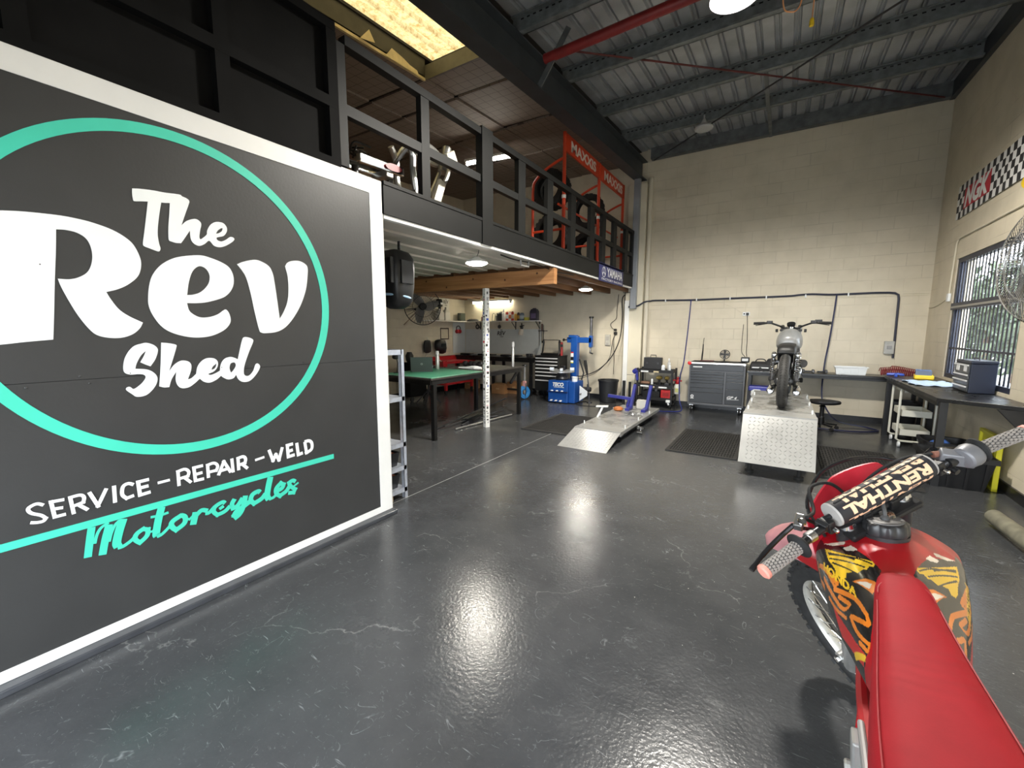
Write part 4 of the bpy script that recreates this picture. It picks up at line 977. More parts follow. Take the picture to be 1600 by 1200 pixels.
# wheel clamp on the lowered lift
cl = MB(); 
for x_ in (-.06, .22): 
    cl.bar((x_-.02, 1.62, .175), (x_-.02, 1.86, .185), .075, .05); cl.bar((x_-.02, 1.84, .165), (x_+.03, 1.92, .60), .05, .085, (0, 1, 0))
cl.build('wheel_clamp', dblue, t, smooth=False, bevel=.006)
cl = MB(); cl.bar((-.52, 1.88, .36), (-.05, 1.90, .33), .05, .055); cl.bar((-.16, 1.89, .18), (-.12, 1.89, .34), .04, .04); cl.build('clamp_handle', dblue, t, smooth=False, bevel=.006)
m = MB(); m.cyl((-.34, .82, .10), (-.29, .98, .30), .018, 10); m.bar((-.39, .96, .31), (-.20, 1.00, .32), .09, .02, (0, 0, 1)); m.build('foot_pedal', whpl, t, smooth=False)
t = thing('chain', 'steel chain heaped on the lowered lift', 'chain', (-2.02, 6.95, .157)); m = MB(); rnd = random.Random(3)
for k in range(46):
    a = k*.42; rr = .05+.035*sin(k*1.3)+.035*sin(k*.37); c = V((rr*cos(a)*1.5, rr*sin(a), .012+.012*(k % 3)*.6)); m.torus(c, (rnd.uniform(-1, 1), rnd.uniform(-1, 1), rnd.uniform(-.4, 1)), .014, .0035, 10, 5)
m.build('link', steel, t)
tag(MB().lathe([(.06, 0), (.085, .02), (.08, .05), (.04, .07)], seg=20).build('wooden_chock', mat('orange_timber', (.50, .16, .04), .6, noise=.2), loc=(-2.36, 7.22, .157)), 'orange rounded chock beside the blue clamp on the lowered lift', 'chock')
tag(MB().box(-.11, .11, -.06, .06, 0, .16).build('foam_block', mat('pale_foam', (.62, .60, .54), .7), bevel=.01, loc=(-2.03, 7.62, .157)), 'pale block between the two blue arms on the lowered lift', 'block')
t = lift('motorcycle_lift', 'raised grey motorcycle lift with hanging tread-plate ramp, holding the grey motorcycle', (.03, 5.44, 0), .63, (0, -.34, -.48))
m = MB(); m.box(-.30, .30, .20, 2.0, 0, .07)
for sx in (-.25, .25):
    m.bar((sx, .28, .08), (sx, 1.9, .57), .03, .05); m.bar((sx*.85, 1.9, .08), (sx*.85, .28, .57), .03, .05)
m.build('scissor_frame', blk_s, t, smooth=False)
m = MB()
for sx in (-.24, .22): m.cyl((sx, -.16, .13), (sx, -.16, .0), .022); m.lathe([(.045, 0), (.045, .02)], (sx, -.16, 0), seg=14)
m.build('foot', rub, t)

# anti-fatigue mats with slotted drainage
def floor_mat_thing(x0, x1, y0, y1, label):
    t = thing('floor_mat', label, 'mat', ((x0+x1)/2, (y0+y1)/2, 0)); hx, hy = (x1-x0)/2, (y1-y0)/2; mm = mat('mat_rubber', (.022, .021, .020), .7, noise=.2)
    MB().box(-hx, hx, -hy, hy, .0005, .004).build('backing', mat('mat_shadow', (.010, .010, .010), .8), t, smooth=False)
    m = MB(); b = .05
    def bev(xa, xb, ya, yb): m.box(xa, xb, ya, yb, .004, .014)
    bev(-hx, hx, -hy, -hy+b); bev(-hx, hx, hy-b, hy); bev(-hx, -hx+b, -hy+b, hy-b); bev(hx-b, hx, -hy+b, hy-b)
    m.build('border', mm, t, smooth=False, bevel=.005)
    m = MB(); x = -hx+b+.012
    while x < hx-b: m.box(x, x+.016, -hy+b, hy-b, .004, .012); x += .032
    y = -hy+b+.05
    while y < hy-b: m.box(-hx+b, hx-b, y, y+.012, .004, .0115); y += .10
    m.build('rib', mm, t, smooth=False)
floor_mat_thing(-3.42, -2.56, 5.64, 7.08, 'black rubber floor mat left of the lowered lift')
floor_mat_thing(-1.20, -.36, 5.64, 7.06, 'black slotted rubber mat left of the raised lift')
floor_mat_thing(.42, 1.28, 5.46, 6.98, 'black slotted rubber mat right of the raised lift')

# ---------------------------------------------------------------- big black roller tool chest
chb = mat('chest_black', (.012, .0125, .014), .38, noise=.08); chd = mat('chest_drawer', (.009, .0095, .011), .32)
t = thing('tool_chest', 'wide black roller tool chest with silver script at its lower right corner', 'tool chest', (-.995, 8.72, 0), rad(1.5))
hw = .475
MB().box(-hw, hw, 0, .50, .17, .93).build('body', chb, t, smooth=False, bevel=.006)
MB().box(-hw-.005, hw+.005, -.012, .02, .145, .185).build('bumper', mat('chest_grey', (.07, .072, .078), .35), t, smooth=False, bevel=.006)
MB().box(-hw-.006, hw+.006, -.02, .505, .93, .965).build('lid_edge', mat('brushed_alloy', (.55, .54, .52), .3, .8), t, smooth=False, bevel=.006)
MB().box(-hw+.02, hw-.02, .02, .49, .965, .97).build('worktop', rub, t, smooth=False)
m = MB(); m.box(-hw, -hw+.025, -.012, 0, .185, .93).box(hw-.025, hw, -.012, 0, .185, .93).box(.135, .165, -.012, 0, .185, .80).box(-hw+.025, hw-.025, -.012, 0, .795, .81)
m.build('front_frame', mat('chest_grey', (.07, .072, .078), .35), t, smooth=False)
gr = mat('drawer_pull', (.008, .008, .009), .3)
def drawer(x0, x1, z0, z1):
    d = MB().box(x0, x1, -.016, .0, z0+.004, z1-.003).build('drawer', chd, t, smooth=False, bevel=.003)
    MB().bar((x0+.01, -.026, z1-.013), (x1-.01, -.026, z1-.013), .02, .010).build('drawer_pull', gr, d, smooth=False)
drawer(-hw+.03, hw-.03, .815, .925)
zs = [.79, .735, .68, .625, .57, .48, .395, .19]
for a, b in zip(zs, zs[1:]): drawer(-hw+.028, .13, b, a)
zs = [.79, .735, .68, .62, .48, .19]
for a, b in zip(zs, zs[1:]): drawer(.17, hw-.028, b, a)
silv = mat('silver_lettering', (.75, .75, .75), .35)
m = MB(); text_on(m, 'GP', (.20, -.0175, .30), (1, 0, 0), (0, 0, 1), .11, .055, bold=.03, shear=.4); text_on(m, '4', (.32, -.0175, .30), (1, 0, 0), (0, 0, 1), .05, .055, bold=.03, shear=.4); m.bar((.20, -.018, .288), (.40, -.018, .296), .002, .006); m.build('script', silv, t, smooth=False)
m = MB(); m.prism([[(.028*cos(a), .028*sin(a)) for a in [2*pi*k/20 for k in range(20)]], [(.012*cos(a), .016*sin(a)) for a in [2*pi*k/16 for k in range(16)]]], (-.40, -.0165, .31), (1, 0, 0), (0, 0, 1), .001); m.box(-.43, -.37, -.018, -.0165, .262, .276); m.build('emblem', silv, t, smooth=False)
MB().box(-.41, -.25, -.018, -.0165, .868, .888).build('name_plate', whpl, t, smooth=False)
MB().lathe([(.035, 0), (.035, .012), (.02, .02)], (-hw+.0, -.02, .945), (0, -1, 0), 16).build('corner_light', mat('red_lens', (.7, .03, .03), .3), t)
m = MB(); m.lathe([(.016, 0), (.016, .006)], (hw-.02, -.02, .94), (0, -1, 0), 12); m.lathe([(.012, 0), (.012, .006)], (0, -.02, .945), (0, -1, 0), 12); m.build('lock', chrome, t)
for x_ in (-hw+.06, hw-.06):
    for y_ in (.05, .42):
        k = MB().lathe([(.02, -.02), (.062, -.018), (.065, 0), (.062, .018), (.02, .02)], (x_, y_, .066), (1, 0, 0), 24).build('caster', rub, t)
        MB().lathe([(.012, -.026), (.036, -.024), (.036, .024), (.012, .026)], (x_, y_, .066), (1, 0, 0), 18).build('hub', chrome, k)
        MB().box(x_-.034, x_+.034, y_-.02, y_+.03, .118, .17).build('fork', steel, k, smooth=False)
t = thing('desk_fan', 'small round black fan standing on the tool chest', 'fan', (-.90, 8.95, .971))
MB().lathe([(.07, 0), (.07, .012), (.015, .02), (.012, .06)], seg=20).build('base', blkp, t)
m = MB(); ax = V((0, -1, .1)).normalized()
for r_ in (.035, .058, .082): m.torus((0, 0, .145), ax, r_, .004, 24, 6)
m.torus(V((0, 0, .145))-ax*.03, ax, .084, .006, 24, 6)
for k in range(16):
    a = 2*pi*k/16; m.bar((.012*cos(a), 0, .145+.012*sin(a)), (.084*cos(a), -.002, .145+.084*sin(a)), .003, .003)
m.lathe([(.0, .006), (.02, .004), (.02, -.06), (.0, -.07)], (0, 0, .145), ax, 14); m.build('cage', blkp, t)
m = MB()
for k in range(4):
    a = pi/2*k; m.prism([[(.01, -.01), (.07, -.03), (.075, .02), (.01, .012)]], (0, .012, .145), (cos(a), 0, sin(a)), (-sin(a), .2, cos(a)), .002)
m.build('blade', dsteel, t, smooth=False)
t = thing('charger', 'black charger with grey panel on the right end of the tool chest', 'charger', (-.555, 9.02, .971))
MB().box(-.07, .07, -.05, .05, 0, .10).build('case', blkp, t, smooth=False, bevel=.012); MB().box(-.05, .05, -.054, -.05, .03, .075).build('panel', silv, t, smooth=False)
t = thing('rod_tool', 'upright black rod tool with silver tip on the tool chest', 'tool', (-1.30, 8.98, .971))
MB().box(-.03, .22, -.04, .04, 0, .02).build('tray', mat('dark_red_tray', (.10, .03, .03), .5), t, smooth=False, bevel=.004); MB().tube([(0, 0, .02), (.005, 0, .12), (.01, 0, .20), (.012, 0, .33)], [.012, .014, .011, .009], 8).build('handle', blkp, t); MB().cyl((.012, 0, .33), (.02, 0, .45), .008, 8).build('tip', chrome, t)

# ---------------------------------------------------------------- black three-tier trolley with its load
t = thing('tool_trolley', 'black three-tier trolley with tools between the pier and the tool chest', 'trolley', (-2.13, 8.93, 0))
tw, td = .34, .19
for z_ in (.20, .46, .76):
    m = MB(); m.box(-tw, tw, -td, td, z_-.004, z_).box(-tw, tw, -td-.006, -td, z_-.045, z_+.015).box(-tw, tw, td, td+.006, z_-.045, z_+.015).box(-tw-.006, -tw, -td, td, z_-.045, z_+.015).box(tw, tw+.006, -td, td, z_-.045, z_+.015); m.build('tray', blk, t, smooth=False)
for sx in (-1, 1):
    for sy in (-1, 1): MB().box(sx*tw-.018, sx*tw+.018, sy*td-.018, sy*td+.018, .09, .80).build('leg', blk, t, smooth=False)
for sx in (-1, 1):
    for sy in (-1, 1): MB().lathe([(.012, -.016), (.04, -.014), (.042, 0), (.04, .014), (.012, .016)], (sx*(tw-.02), sy*(td-.02), .045), (1, 0, 0), 16).build('caster', rub, t); 
for i, (x_, z_, w_, txt) in enumerate(((-.20, .735, .15, 0), (.03, .735, .10, 1), (-.19, .435, .17, 0), (.17, .425, .16, 0), (-.02, .425, .06, 1))):
    m = MB(); m.box(x_-w_/2, x_+w_/2, -td-.0085, -td-.006, z_-.015, z_+.015); m.build('sticker', whpl if not txt else mat('tan_sticker', (.6, .5, .3), .5), t, smooth=False)
MB().tube([(tw+.01, -td, .60), (tw+.05, -td, .62), (tw+.05, td, .62), (tw+.01, td, .60)], .01, 8).build('handle', blk, t)
def case(label, loc, w, d, h, m_, rz=0, name='tool_case', handle=True, lean=0):
    t = thing(name, label, 'case', loc, rz); MB().box(-w/2, w/2, -d/2, d/2, 0, h).build('body', m_, t, smooth=False, bevel=.012)
    if handle: MB().tube([(-.055, 0, h-.002), (-.055, 0, h+.045), (.055, 0, h+.045), (.055, 0, h-.002)], .008, 8).build('handle', m_, t)
    m = MB()
    for x_ in (-w*.3, w*.3): m.box(x_-.018, x_+.018, -d/2-.006, -d/2, h*.45, h*.6)
    m.build('latch', dsteel, t, smooth=False); return t
case('black carry case with handle standing on top of the trolley', (-2.23, 8.99, .761), .36, .12, .25, mat('case_black', (.022, .022, .024), .45))
def bottle(name, label, loc, r, h, m_, neck=.35, cap=None, cat='bottle', lab=None, group=None, seg=16):
    t = thing(name, label, cat, loc, 0, group); hb = h*(1-.28)
    MB().lathe([(r*.92, 0), (r, h*.03), (r, hb*.86), (r*.85, hb*.94), (r*neck, hb), (r*neck, h*.82)], seg=seg).build('body', m_, t)
    MB().lathe([(r*neck*1.15, h*.80), (r*neck*1.15, h*.97), (r*neck*.8, h)], seg=seg).build('cap', cap or blkp, t)
    if lab: MB().lathe([(r*1.01, hb*.25), (r*1.01, hb*.75)], seg=seg, caps=False).build('paper_label', lab, t)
    return t
def can(name, label, loc, r, h, m_, top=None, cat='can', band=None, group=None):
    t = thing(name, label, cat, loc, 0, group); MB().lathe([(r*.95, 0), (r, .006), (r, h*.94), (r*.9, h*.97), (r*.9, h)], seg=18).build('body', m_, t)
    MB().lathe([(r*.6, h), (r*.6, h+.012), (.0, h+.014)], seg=14).build('lid', top or steel, t)
    if band: MB().lathe([(r*1.01, h*.25), (r*1.01, h*.7)], seg=18, caps=False).build('band', band, t)
    return t
can('mug', 'white cup on top of the trolley beside the black case', (-1.985, 8.82, .761), .035, .10, whpl, whpl, 'cup')
bottle('spray_bottle', 'clear grey bottle on top of the trolley', (-1.90, 8.93, .761), .030, .24, mat('clear_grey', (.5, .5, .5), .2), .4, silv)
bottle('spray_bottle', 'small white bottle on top of the trolley', (-1.86, 8.83, .761), .022, .16, whpl, .4, whpl)
t = thing('pneumatic_gun', 'blue trigger gun hooked on the left end of the trolley', 'gun', (-2.50, 8.73, .60))
MB().tube([(.02, 0, .16), (-.03, 0, .12), (-.06, 0, .10)], [.05, .055, .04], 12).build('barrel', dblue, t); MB().bar((.01, 0, .12), (.03, 0, -.06), .05, .06, (0, 1, 0)).build('grip', dblue, t, smooth=False, bevel=.012)
for i, (x_, lab) in enumerate(((-2.06, 'black and yellow cordless tool on the middle tray, left'), (-1.91, 'black and yellow cordless tool on the middle tray, right'))):
    t = thing('cordless_tool', lab, 'power tool', (x_, 8.86, .461), rad(20*i-10))
    MB().box(-.045, .045, -.05, .05, 0, .05).build('battery', blkp, t, smooth=False, bevel=.008); MB().tube([(0, 0, .05), (0, -.005, .11)], .024, 10).build('grip', blkp, t)
    MB().lathe([(.03, -.06), (.04, -.04), (.042, .04), (.025, .07), (.012, .10)], (0, 0, .145), (-.3, -1, 0), 16).build('motor_housing', mat('tool_olive', (.20, .15, .04), .5), t)
can('spray_can', 'white spray can lying among tools on the middle tray', (-2.19, 8.80, .461), .022, .11, whpl, whpl)
tag(MB().box(-.10, .10, -.05, .05, 0, .06).build('rag_pile', mat('brown_rag', (.20, .11, .07), .8, noise=.3), bevel=.025, loc=(-2.34, 8.86, .461)), 'brown rag bundle at the left end of the middle tray', 'rag')
t = thing('red_box', 'red box at the right end of the bottom tray', 'box', (-1.90, 8.835, .201)); MB().box(-.10, .10, -.08, .08, 0, .17).build('body', red, t, smooth=False, bevel=.012); MB().box(-.06, .06, -.084, -.08, .05, .12).build('label_patch', mat('dark_red', (.25, .01, .01), .5), t, smooth=False)
t = thing('black_crate', 'black crate of parts on the bottom tray', 'crate', (-2.20, 8.92, .201)); m = MB(); m.box(-.18, .18, -.13, .13, 0, .01).box(-.18, .18, -.13, -.122, 0, .13).box(-.18, .18, .122, .13, 0, .13).box(-.18, -.172, -.13, .13, 0, .13).box(.172, .18, -.13, .13, 0, .13); m.build('shell', blkp, t, smooth=False)
MB().lathe([(.05, 0), (.06, .03), (.045, .12), (.02, .16)], (-.06, 0, .012), seg=12).build('motor_part', dsteel, t); MB().lathe([(.03, 0), (.03, .15), (.01, .17)], (.08, -.03, .012), seg=10).build('canister', mat('grey_can', (.3, .3, .3), .4), t)
t = thing('trigger_sprayer', 'white trigger sprayer hanging under the red box of the trolley', 'sprayer', (-1.845, 8.69, .085)); MB().box(-.03, .05, -.03, .03, .05, .10).build('head', whpl, t, smooth=False, bevel=.01); MB().bar((.0, 0, .07), (.025, 0, -.0), .03, .03, (0, 1, 0)).build('trigger', whpl, t, smooth=False, bevel=.006)
# pump sprayer on the wall hook
t = thing('pump_sprayer', 'white pump sprayer with red head hanging left of the tool chest', 'sprayer', (-1.72, 8.95, .29))
MB().lathe([(.055, 0), (.065, .02), (.065, .15), (.05, .19), (.035, .21)], seg=20).build('tank', mat('milky_plastic', (.72, .72, .62), .4), t); MB().lathe([(.04, .20), (.045, .24), (.025, .27), (.02, .31), (.04, .32), (.03, .34)], seg=16).build('pump_head', red, t); MB().bar((-.10, 0, .28), (.08, 0, .265), .03, .03).build('nozzle', red, t, smooth=False, bevel=.008); MB().box(-.03, .03, -.067, -.06, .04, .12).build('paper_label', mat('label_lime', (.55, .55, .2), .6), t, smooth=False)
tag(MB().tube([(0, .335, .08), (0, .0, .08), (0, -.02, .10), (0, -.01, .13)], .005, 6).build('wall_hook', steel, loc=(-1.72, 8.95, .52)), 'small steel hook holding the pump sprayer', 'hook')

# ---------------------------------------------------------------- benches along the back and right walls
bt = mat('bench_black_top', (.009, .0085, .0085), .28, noise=.2, nscale=4, rvar=.08); leg = mat('bench_leg', (.008, .008, .009), .4)
t = thing('workbench', 'long narrow black bench against the back wall behind the motorcycle', 'bench', (.45, 9.02, 0))
MB().box(-.95, 1.46, -.24, .262, .80, .84).build('top', bt, t, smooth=False, bevel=.004)
MB().box(-.93, 1.44, -.22, -.19, .76, .80).build('front_rail', leg, t, smooth=False)
for x_ in (-.90, 1.42):
    for y_ in (-.20, .22): MB().box(x_-.025, x_+.025, y_-.025, y_+.025, .0, .80).build('leg', leg, t, smooth=False)
t = thing('workbench', 'black bench under the right window with the blue toolbox on it', 'bench', (1.62, 6.95, 0))
m = MB(); m.prism([[(-.28, -1.18), (.30, -1.55), (.305, 1.55), (-.28, 1.38)]], (0, 0, .86), (1, 0, 0), (0, 1, 0), .04); m.build('top', bt, t, smooth=False, bevel=.004)
MB().box(-.255, -.225, -1.10, 1.35, .81, .86).build('side_rail', leg, t, smooth=False)
for x_, y_ in ((-.22, -1.15), (-.22, 1.36), (.26, 1.36)): MB().box(x_-.03, x_+.03, y_-.03, y_+.03, 0, .86).build('leg', leg, t, smooth=False)
m = MB(); m.prism([[(0, 0), (.24, 0), (.24, -.24), (.20, -.24)]], (.06, -1.42, .858), (1, 0, 0), (0, 0, 1), .03); m.build('wall_bracket', leg, t, smooth=False)
t = thing('parts_bin', 'white compartment bin on the back bench', 'bin', (1.0, 8.98, .841))
m = MB(); m.loft([[(-.21+sx, -.09+sy, z), (.21-sx, -.09+sy, z), (.21-sx, .09-sy, z), (-.21+sx, .09-sy, z)] for z, sx, sy in ((0, .02, .015), (.125, 0, 0))], caps=False); m.loft([[(-.205+sx, -.085+sy, z), (.205-sx, -.085+sy, z), (.205-sx, .085-sy, z), (-.205+sx, .085-sy, z)] for z, sx, sy in ((.008, .02, .015), (.125, 0, 0))], caps=False); m.box(-.19, .19, -.075, .075, 0, .008); m.build('shell', whpl, t, smooth=False)
m = MB(); m.box(-.225, .225, -.102, -.088, .118, .132).box(-.225, .225, .088, .102, .118, .132).box(-.225, -.208, -.1, .1, .118, .132).box(.208, .225, -.1, .1, .118, .132)
for x_ in (-.10, .0, .10): m.box(x_-.003, x_+.003, -.096, -.086, .0, .12)
m.build('rim', whpl, t, smooth=False)
m = MB(); m.box(-.12, -.10, -.085, .085, .01, .11); m.build('divider', whpl, t, smooth=False)
for i, (x_, y_, s_, lab) in enumerate(((.42, 8.95, 1, 'dark hand tool lying on the back bench right of the motorcycle'), (.62, 8.97, .8, 'dark hand tool lying beside the blue hose on the back bench'), (.30, 8.93, .8, 'dark hand tool lying close to the motorcycle on the back bench'))):
    t = thing('hand_tool', lab, 'tool', (x_, y_, .841), rad(15*i)); MB().bar((-.09*s_, 0, .02), (.07*s_, 0, .02), .035, .03).build('handle', blkp, t, smooth=False, bevel=.008); MB().lathe([(.02, 0), (.028, .01), (.022, .05), (.012, .06)], (.07*s_, 0, 0), seg=12).build('head', dsteel, t)
t = thing('tool_bag', 'black soft tool bag on the back bench left of the motorcycle', 'bag', (-.30, 8.98, .841)); 
m = MB(); m.loft([[(x_*sx, y_*sy, z) for x_, y_ in ((-.15, -.09), (0, -.105), (.15, -.09), (.165, 0), (.15, .09), (0, .1), (-.15, .09), (-.165, 0))] for z, sx, sy in ((0, .95, 1), (.03, 1.03, 1.05), (.10, 1, .98), (.15, .9, .7), (.16, .8, .4))]); m.build('body', mat('bag_fabric', (.02, .02, .022), .7, noise=.3), t, angle=60)
MB().tube(crom([(-.09, 0, .15), (-.05, 0, .20), (.05, 0, .20), (.09, 0, .15)], 5), .009, 8).build('strap', blkp, t); MB().bar((-.13, -.104, .055), (.13, -.104, .055), .004, .02).build('zip_flap', silv, t, smooth=False)
t = thing('machine_stand', 'blue covered machine with white bowl between the tool chest and the raised lift', 'machine', (-.30, 8.55, 0)); MB().box(-.13, .17, -.10, .12, .0, .52).build('stand', mat('stand_dark', (.03, .03, .04), .5), t, smooth=False, bevel=.01); MB().box(-.14, .20, -.12, .12, .52, .60).build('cover', dblue, t, smooth=False, bevel=.015); MB().lathe([(.07, 0), (.09, .03), (.085, .10), (.05, .13)], (-.01, -.15, .42), (0, 0, 1), 18).build('bowl', whpl, t); MB().bar((.02, -.14, .40), (.18, -.14, .50), .02, .05).build('lever', mat('lever_grey', (.45, .45, .45), .4), t, smooth=False)
# saddle stool
t = thing('stool', 'low black rolling stool right of the raised lift', 'stool', (.62, 8.30, 0))
m = MB(); m.loft([[(.21*sx*cos(a)*(1+.12*cos(a)), .16*sx*sin(a), z) for a in [2*pi*k/24 for k in range(24)]] for z, sx in ((.40, .75), (.415, .97), (.44, 1.02), (.46, .95), (.468, .7), (.465, .05))]); m.build('seat', mat('stool_vinyl', (.02, .02, .022), .45), t, angle=60)
MB().lathe([(.05, .36), (.03, .38), (.03, .2), (.045, .18), (.045, .07)], seg=16).build('column', blkp, t)
for k in range(5):
    a = 2*pi*k/5+.3; MB().bar((0, 0, .09), (.22*cos(a), .22*sin(a), .075), .035, .03).build('base_arm', blkp, t, smooth=False, bevel=.006); MB().lathe([(.01, -.018), (.028, -.016), (.028, .016), (.01, .018)], (.22*cos(a), .22*sin(a), .029), (-sin(a), cos(a), 0), 14).build('caster', rub, t)

# things on and under the right bench
t = thing('tool_box', 'dark blue steel toolbox with silver drawers on the right bench', 'toolbox', (1.815, 6.62, .901), rad(0))
nb = mat('toolbox_navy', (.008, .013, .030), .4, noise=.1)
MB().box(-.10, .10, -.23, .23, 0, .31).build('body', nb, t, smooth=False, bevel=.006); MB().box(-.105, .105, -.235, .235, .31, .345).build('lid', nb, t, smooth=False, bevel=.01); MB().tube([(0, -.07, .342), (0, -.07, .365), (0, .07, .365), (0, .07, .342)], .008, 8).build('handle', dsteel, t)
for k, (a, b) in enumerate(((.015, .075), (.08, .14), (.145, .20), (.205, .305))):
    d = MB().box(-.113, -.10, -.215, .215, a, b).build('drawer', mat('toolbox_front', (.05, .055, .06), .35), t, smooth=False, bevel=.003)
    MB().bar((-.118, -.21, b-.012), (-.118, .21, b-.012), .012, .014, (0, 0, 1)).build('drawer_pull', silv, d, smooth=False)
m = MB(); m.box(-.117, -.113, -.16, -.08, .225, .285).box(-.117, -.113, .06, .15, .225, .285); m.build('latch', silv, t, smooth=False)
case('flat yellow case under the blue box on the right bench', (1.70, 8.02, .901), .30, .20, .055, yellow, rad(80), handle=False)
t = thing('blue_box', 'blue box lying on the yellow case', 'box', (1.70, 8.05, .957), rad(80)); MB().box(-.13, .13, -.08, .08, 0, .06).build('body', mat('box_blue', (.05, .18, .50), .45), t, smooth=False, bevel=.004); MB().box(-.131, -.06, -.082, .082, -.0, .0605).build('end_band', mat('band_grey', (.1, .13, .2), .5), t, smooth=False)
t = thing('cloth', 'pale blue cloth spread on the right bench', 'cloth', (1.60, 7.25, .9015)); m = MB(); nn = 14; vs = [(-.20+.42*i/nn+.02*sin(j*.9), -.32+.64*j/nn+.02*sin(i*1.1), .006+.006*sin(i*1.3+j*.7)+.005*sin(j*1.9)) for i in range(nn+1) for j in range(nn+1)]; m.add(vs, [(i*(nn+1)+j, (i+1)*(nn+1)+j, (i+1)*(nn+1)+j+1, i*(nn+1)+j+1) for i in range(nn) for j in range(nn)]); o = m.build('sheet', mat('pale_blue_cloth', (.42, .52, .66), .8, noise=.08), t, angle=80); sm = o.modifiers.new('thickness', 'SOLIDIFY'); sm.thickness = .003
t = thing('coiled_hose', 'dark red coiled air hose heaped where the two benches meet', 'hose', (1.62, 8.72, .842)); m = MB(); pts = []
for k in range(420):
    a = k*2*pi/18; s_ = k/420; pts.append((-.28+.52*s_ + .0, .08*cos(a)*(1-.3*s_)+.05*s_, .085+(.08-.02*s_)*sin(a)*(1 if s_ > .25 else .75)+.02*sin(s_*5)))
m.tube(pts, .006, 6); m.build('coil', mat('hose_maroon', (.20, .008, .015), .35), t)
t = thing('air_gun', 'blue air gun on the corner of the right bench', 'gun', (1.43, 8.17, .901)); MB().tube([(-.09, .02, .03), (.03, -.02, .035), (.09, -.03, .03)], [.02, .024, .018], 10).build('barrel', mat('gun_blue', (.03, .08, .42), .35), t); MB().bar((0, 0, .03), (-.01, -.10, .02), .035, .04).build('grip', MATS['gun_blue'], t, smooth=False, bevel=.008); MB().bar((.02, -.02, .03), (.03, -.08, .025), .01, .012).build('trigger', dsteel, t, smooth=False)
t = thing('utility_cart', 'cream three-tier cart on casters under the right bench', 'cart', (1.58, 7.78, 0)); cc = mat('cart_cream', (.68, .67, .58), .4)
cw_, cd_ = .15, .24
for z_ in (.16, .42, .74):
    m = MB(); m.box(-cw_, cw_, -cd_, cd_, z_, z_+.006).box(-cw_, cw_, -cd_, -cd_+.005, z_, z_+.085).box(-cw_, cw_, cd_-.005, cd_, z_, z_+.085).box(-cw_, -cw_+.005, -cd_, cd_, z_, z_+.085).box(cw_-.005, cw_, -cd_, cd_, z_, z_+.085); m.build('tray', cc, t, smooth=False, bevel=.002)
for sy in (-1, 1): MB().tube([(-cw_-.03, sy*(cd_+.0), .81), (-cw_-.03, sy*cd_, .11), (-cw_+.0, sy*cd_, .085), (cw_+.0, sy*cd_, .085), (cw_+.03, sy*cd_, .11), (cw_+.03, sy*cd_, .81)], .014, 10).build('side_frame', cc, t)
for sx in (-1, 1):
    for sy in (-1, 1): MB().lathe([(.01, -.014), (.036, -.012), (.036, .012), (.01, .014)], (sx*cw_, sy*cd_, .037), (1, 0, 0), 18).build('caster', whpl, t)
def tub(name, label, cat, loc, r0, r1, h, m_, sq=False, rim=.012, rz=0, sx=1, sy=1):
    t = thing(name, label, cat, loc, rz); n = 28
    def ring(r, z):
        out = []
        for k in range(n):
            a = 2*pi*k/n; c, s_ = cos(a), sin(a)
            if sq: c = math.copysign(abs(c)**.35, c); s_ = math.copysign(abs(s_)**.35, s_)
            out.append((r*c*sx, r*s_*sy, z))
        return out
    MB().loft([ring(r0*.9, 0), ring(r0, .01), ring(r1, h), ring(r1-.012, h), ring(r0-.01, .02), ring(.001, .02)]).build('shell', m_, t, angle=50)
    MB().loft([ring(r1+.001, h-.03), ring(r1+rim, h-.03), ring(r1+rim, h+.004), ring(r1-.012, h+.004)], caps=False).build('rim', m_, t, angle=50)
    return t
bnm = mat('bin_black', (.008, .008, .009), .5, noise=.15)
tub('waste_bin', 'black bin under the far end of the right bench, behind the cream cart', 'bin', (1.62, 8.56, 0), .13, .17, .50, bnm, True)
t = tub('storage_tub', 'black tub with blue rag in it under the near end of the right bench', 'tub', (1.60, 6.42, 0), .16, .20, .36, bnm, True, sx=1, sy=1.05)
m = MB(); m.loft([[(-.06+.10*q*cos(a), -.08+.09*q*sin(a)+.01*sin(3*a), .30+z+.012*sin(2*a)) for a in [2*pi*k/14 for k in range(14)]] for q, z in ((1, 0), (.8, .05), (.4, .075), (.05, .07))]); m.build('blue_rag', mat('rag_blue', (.03, .09, .32), .8, noise=.3), t, angle=80)
t = thing('storage_tote', 'wide black storage tote on the floor beside the yellow lid', 'tote', (1.56, 5.97, 0)); hx, hy = .25, .22
m = MB(); m.loft([[(sx*(hx-q), sy*(hy-q), z) for sx, sy in ((-1, -1), (1, -1), (1, 1), (-1, 1))] for q, z in ((.05, 0), (.0, .33), (.008, .33), (.055, .02))]); m.build('shell', bnm, t, smooth=False)
m = MB(); m.box(-hx-.015, hx+.015, -hy-.015, -hy, .29, .34).box(-hx-.015, hx+.015, hy, hy+.015, .29, .34).box(-hx-.015, -hx, -hy, hy, .29, .34).box(hx, hx+.015, -hy, hy, .29, .34)
for k in range(4): m.bar((-hx+.06+k*.125, -hy+.03, .02), (-hx+.055+k*.128, -hy-.005, .29), .02, .012, (0, -1, 0))
m.build('rim', bnm, t, smooth=False)
t = thing('tote_lid', 'lime-yellow tote lid standing on edge against the right wall', 'lid', (XR-.06, 6.16, .0), rad(-3)); 
m = MB(); m.box(-.008, .008, -.27, .27, .0, .52); m.build('panel', yellg, t, smooth=False)
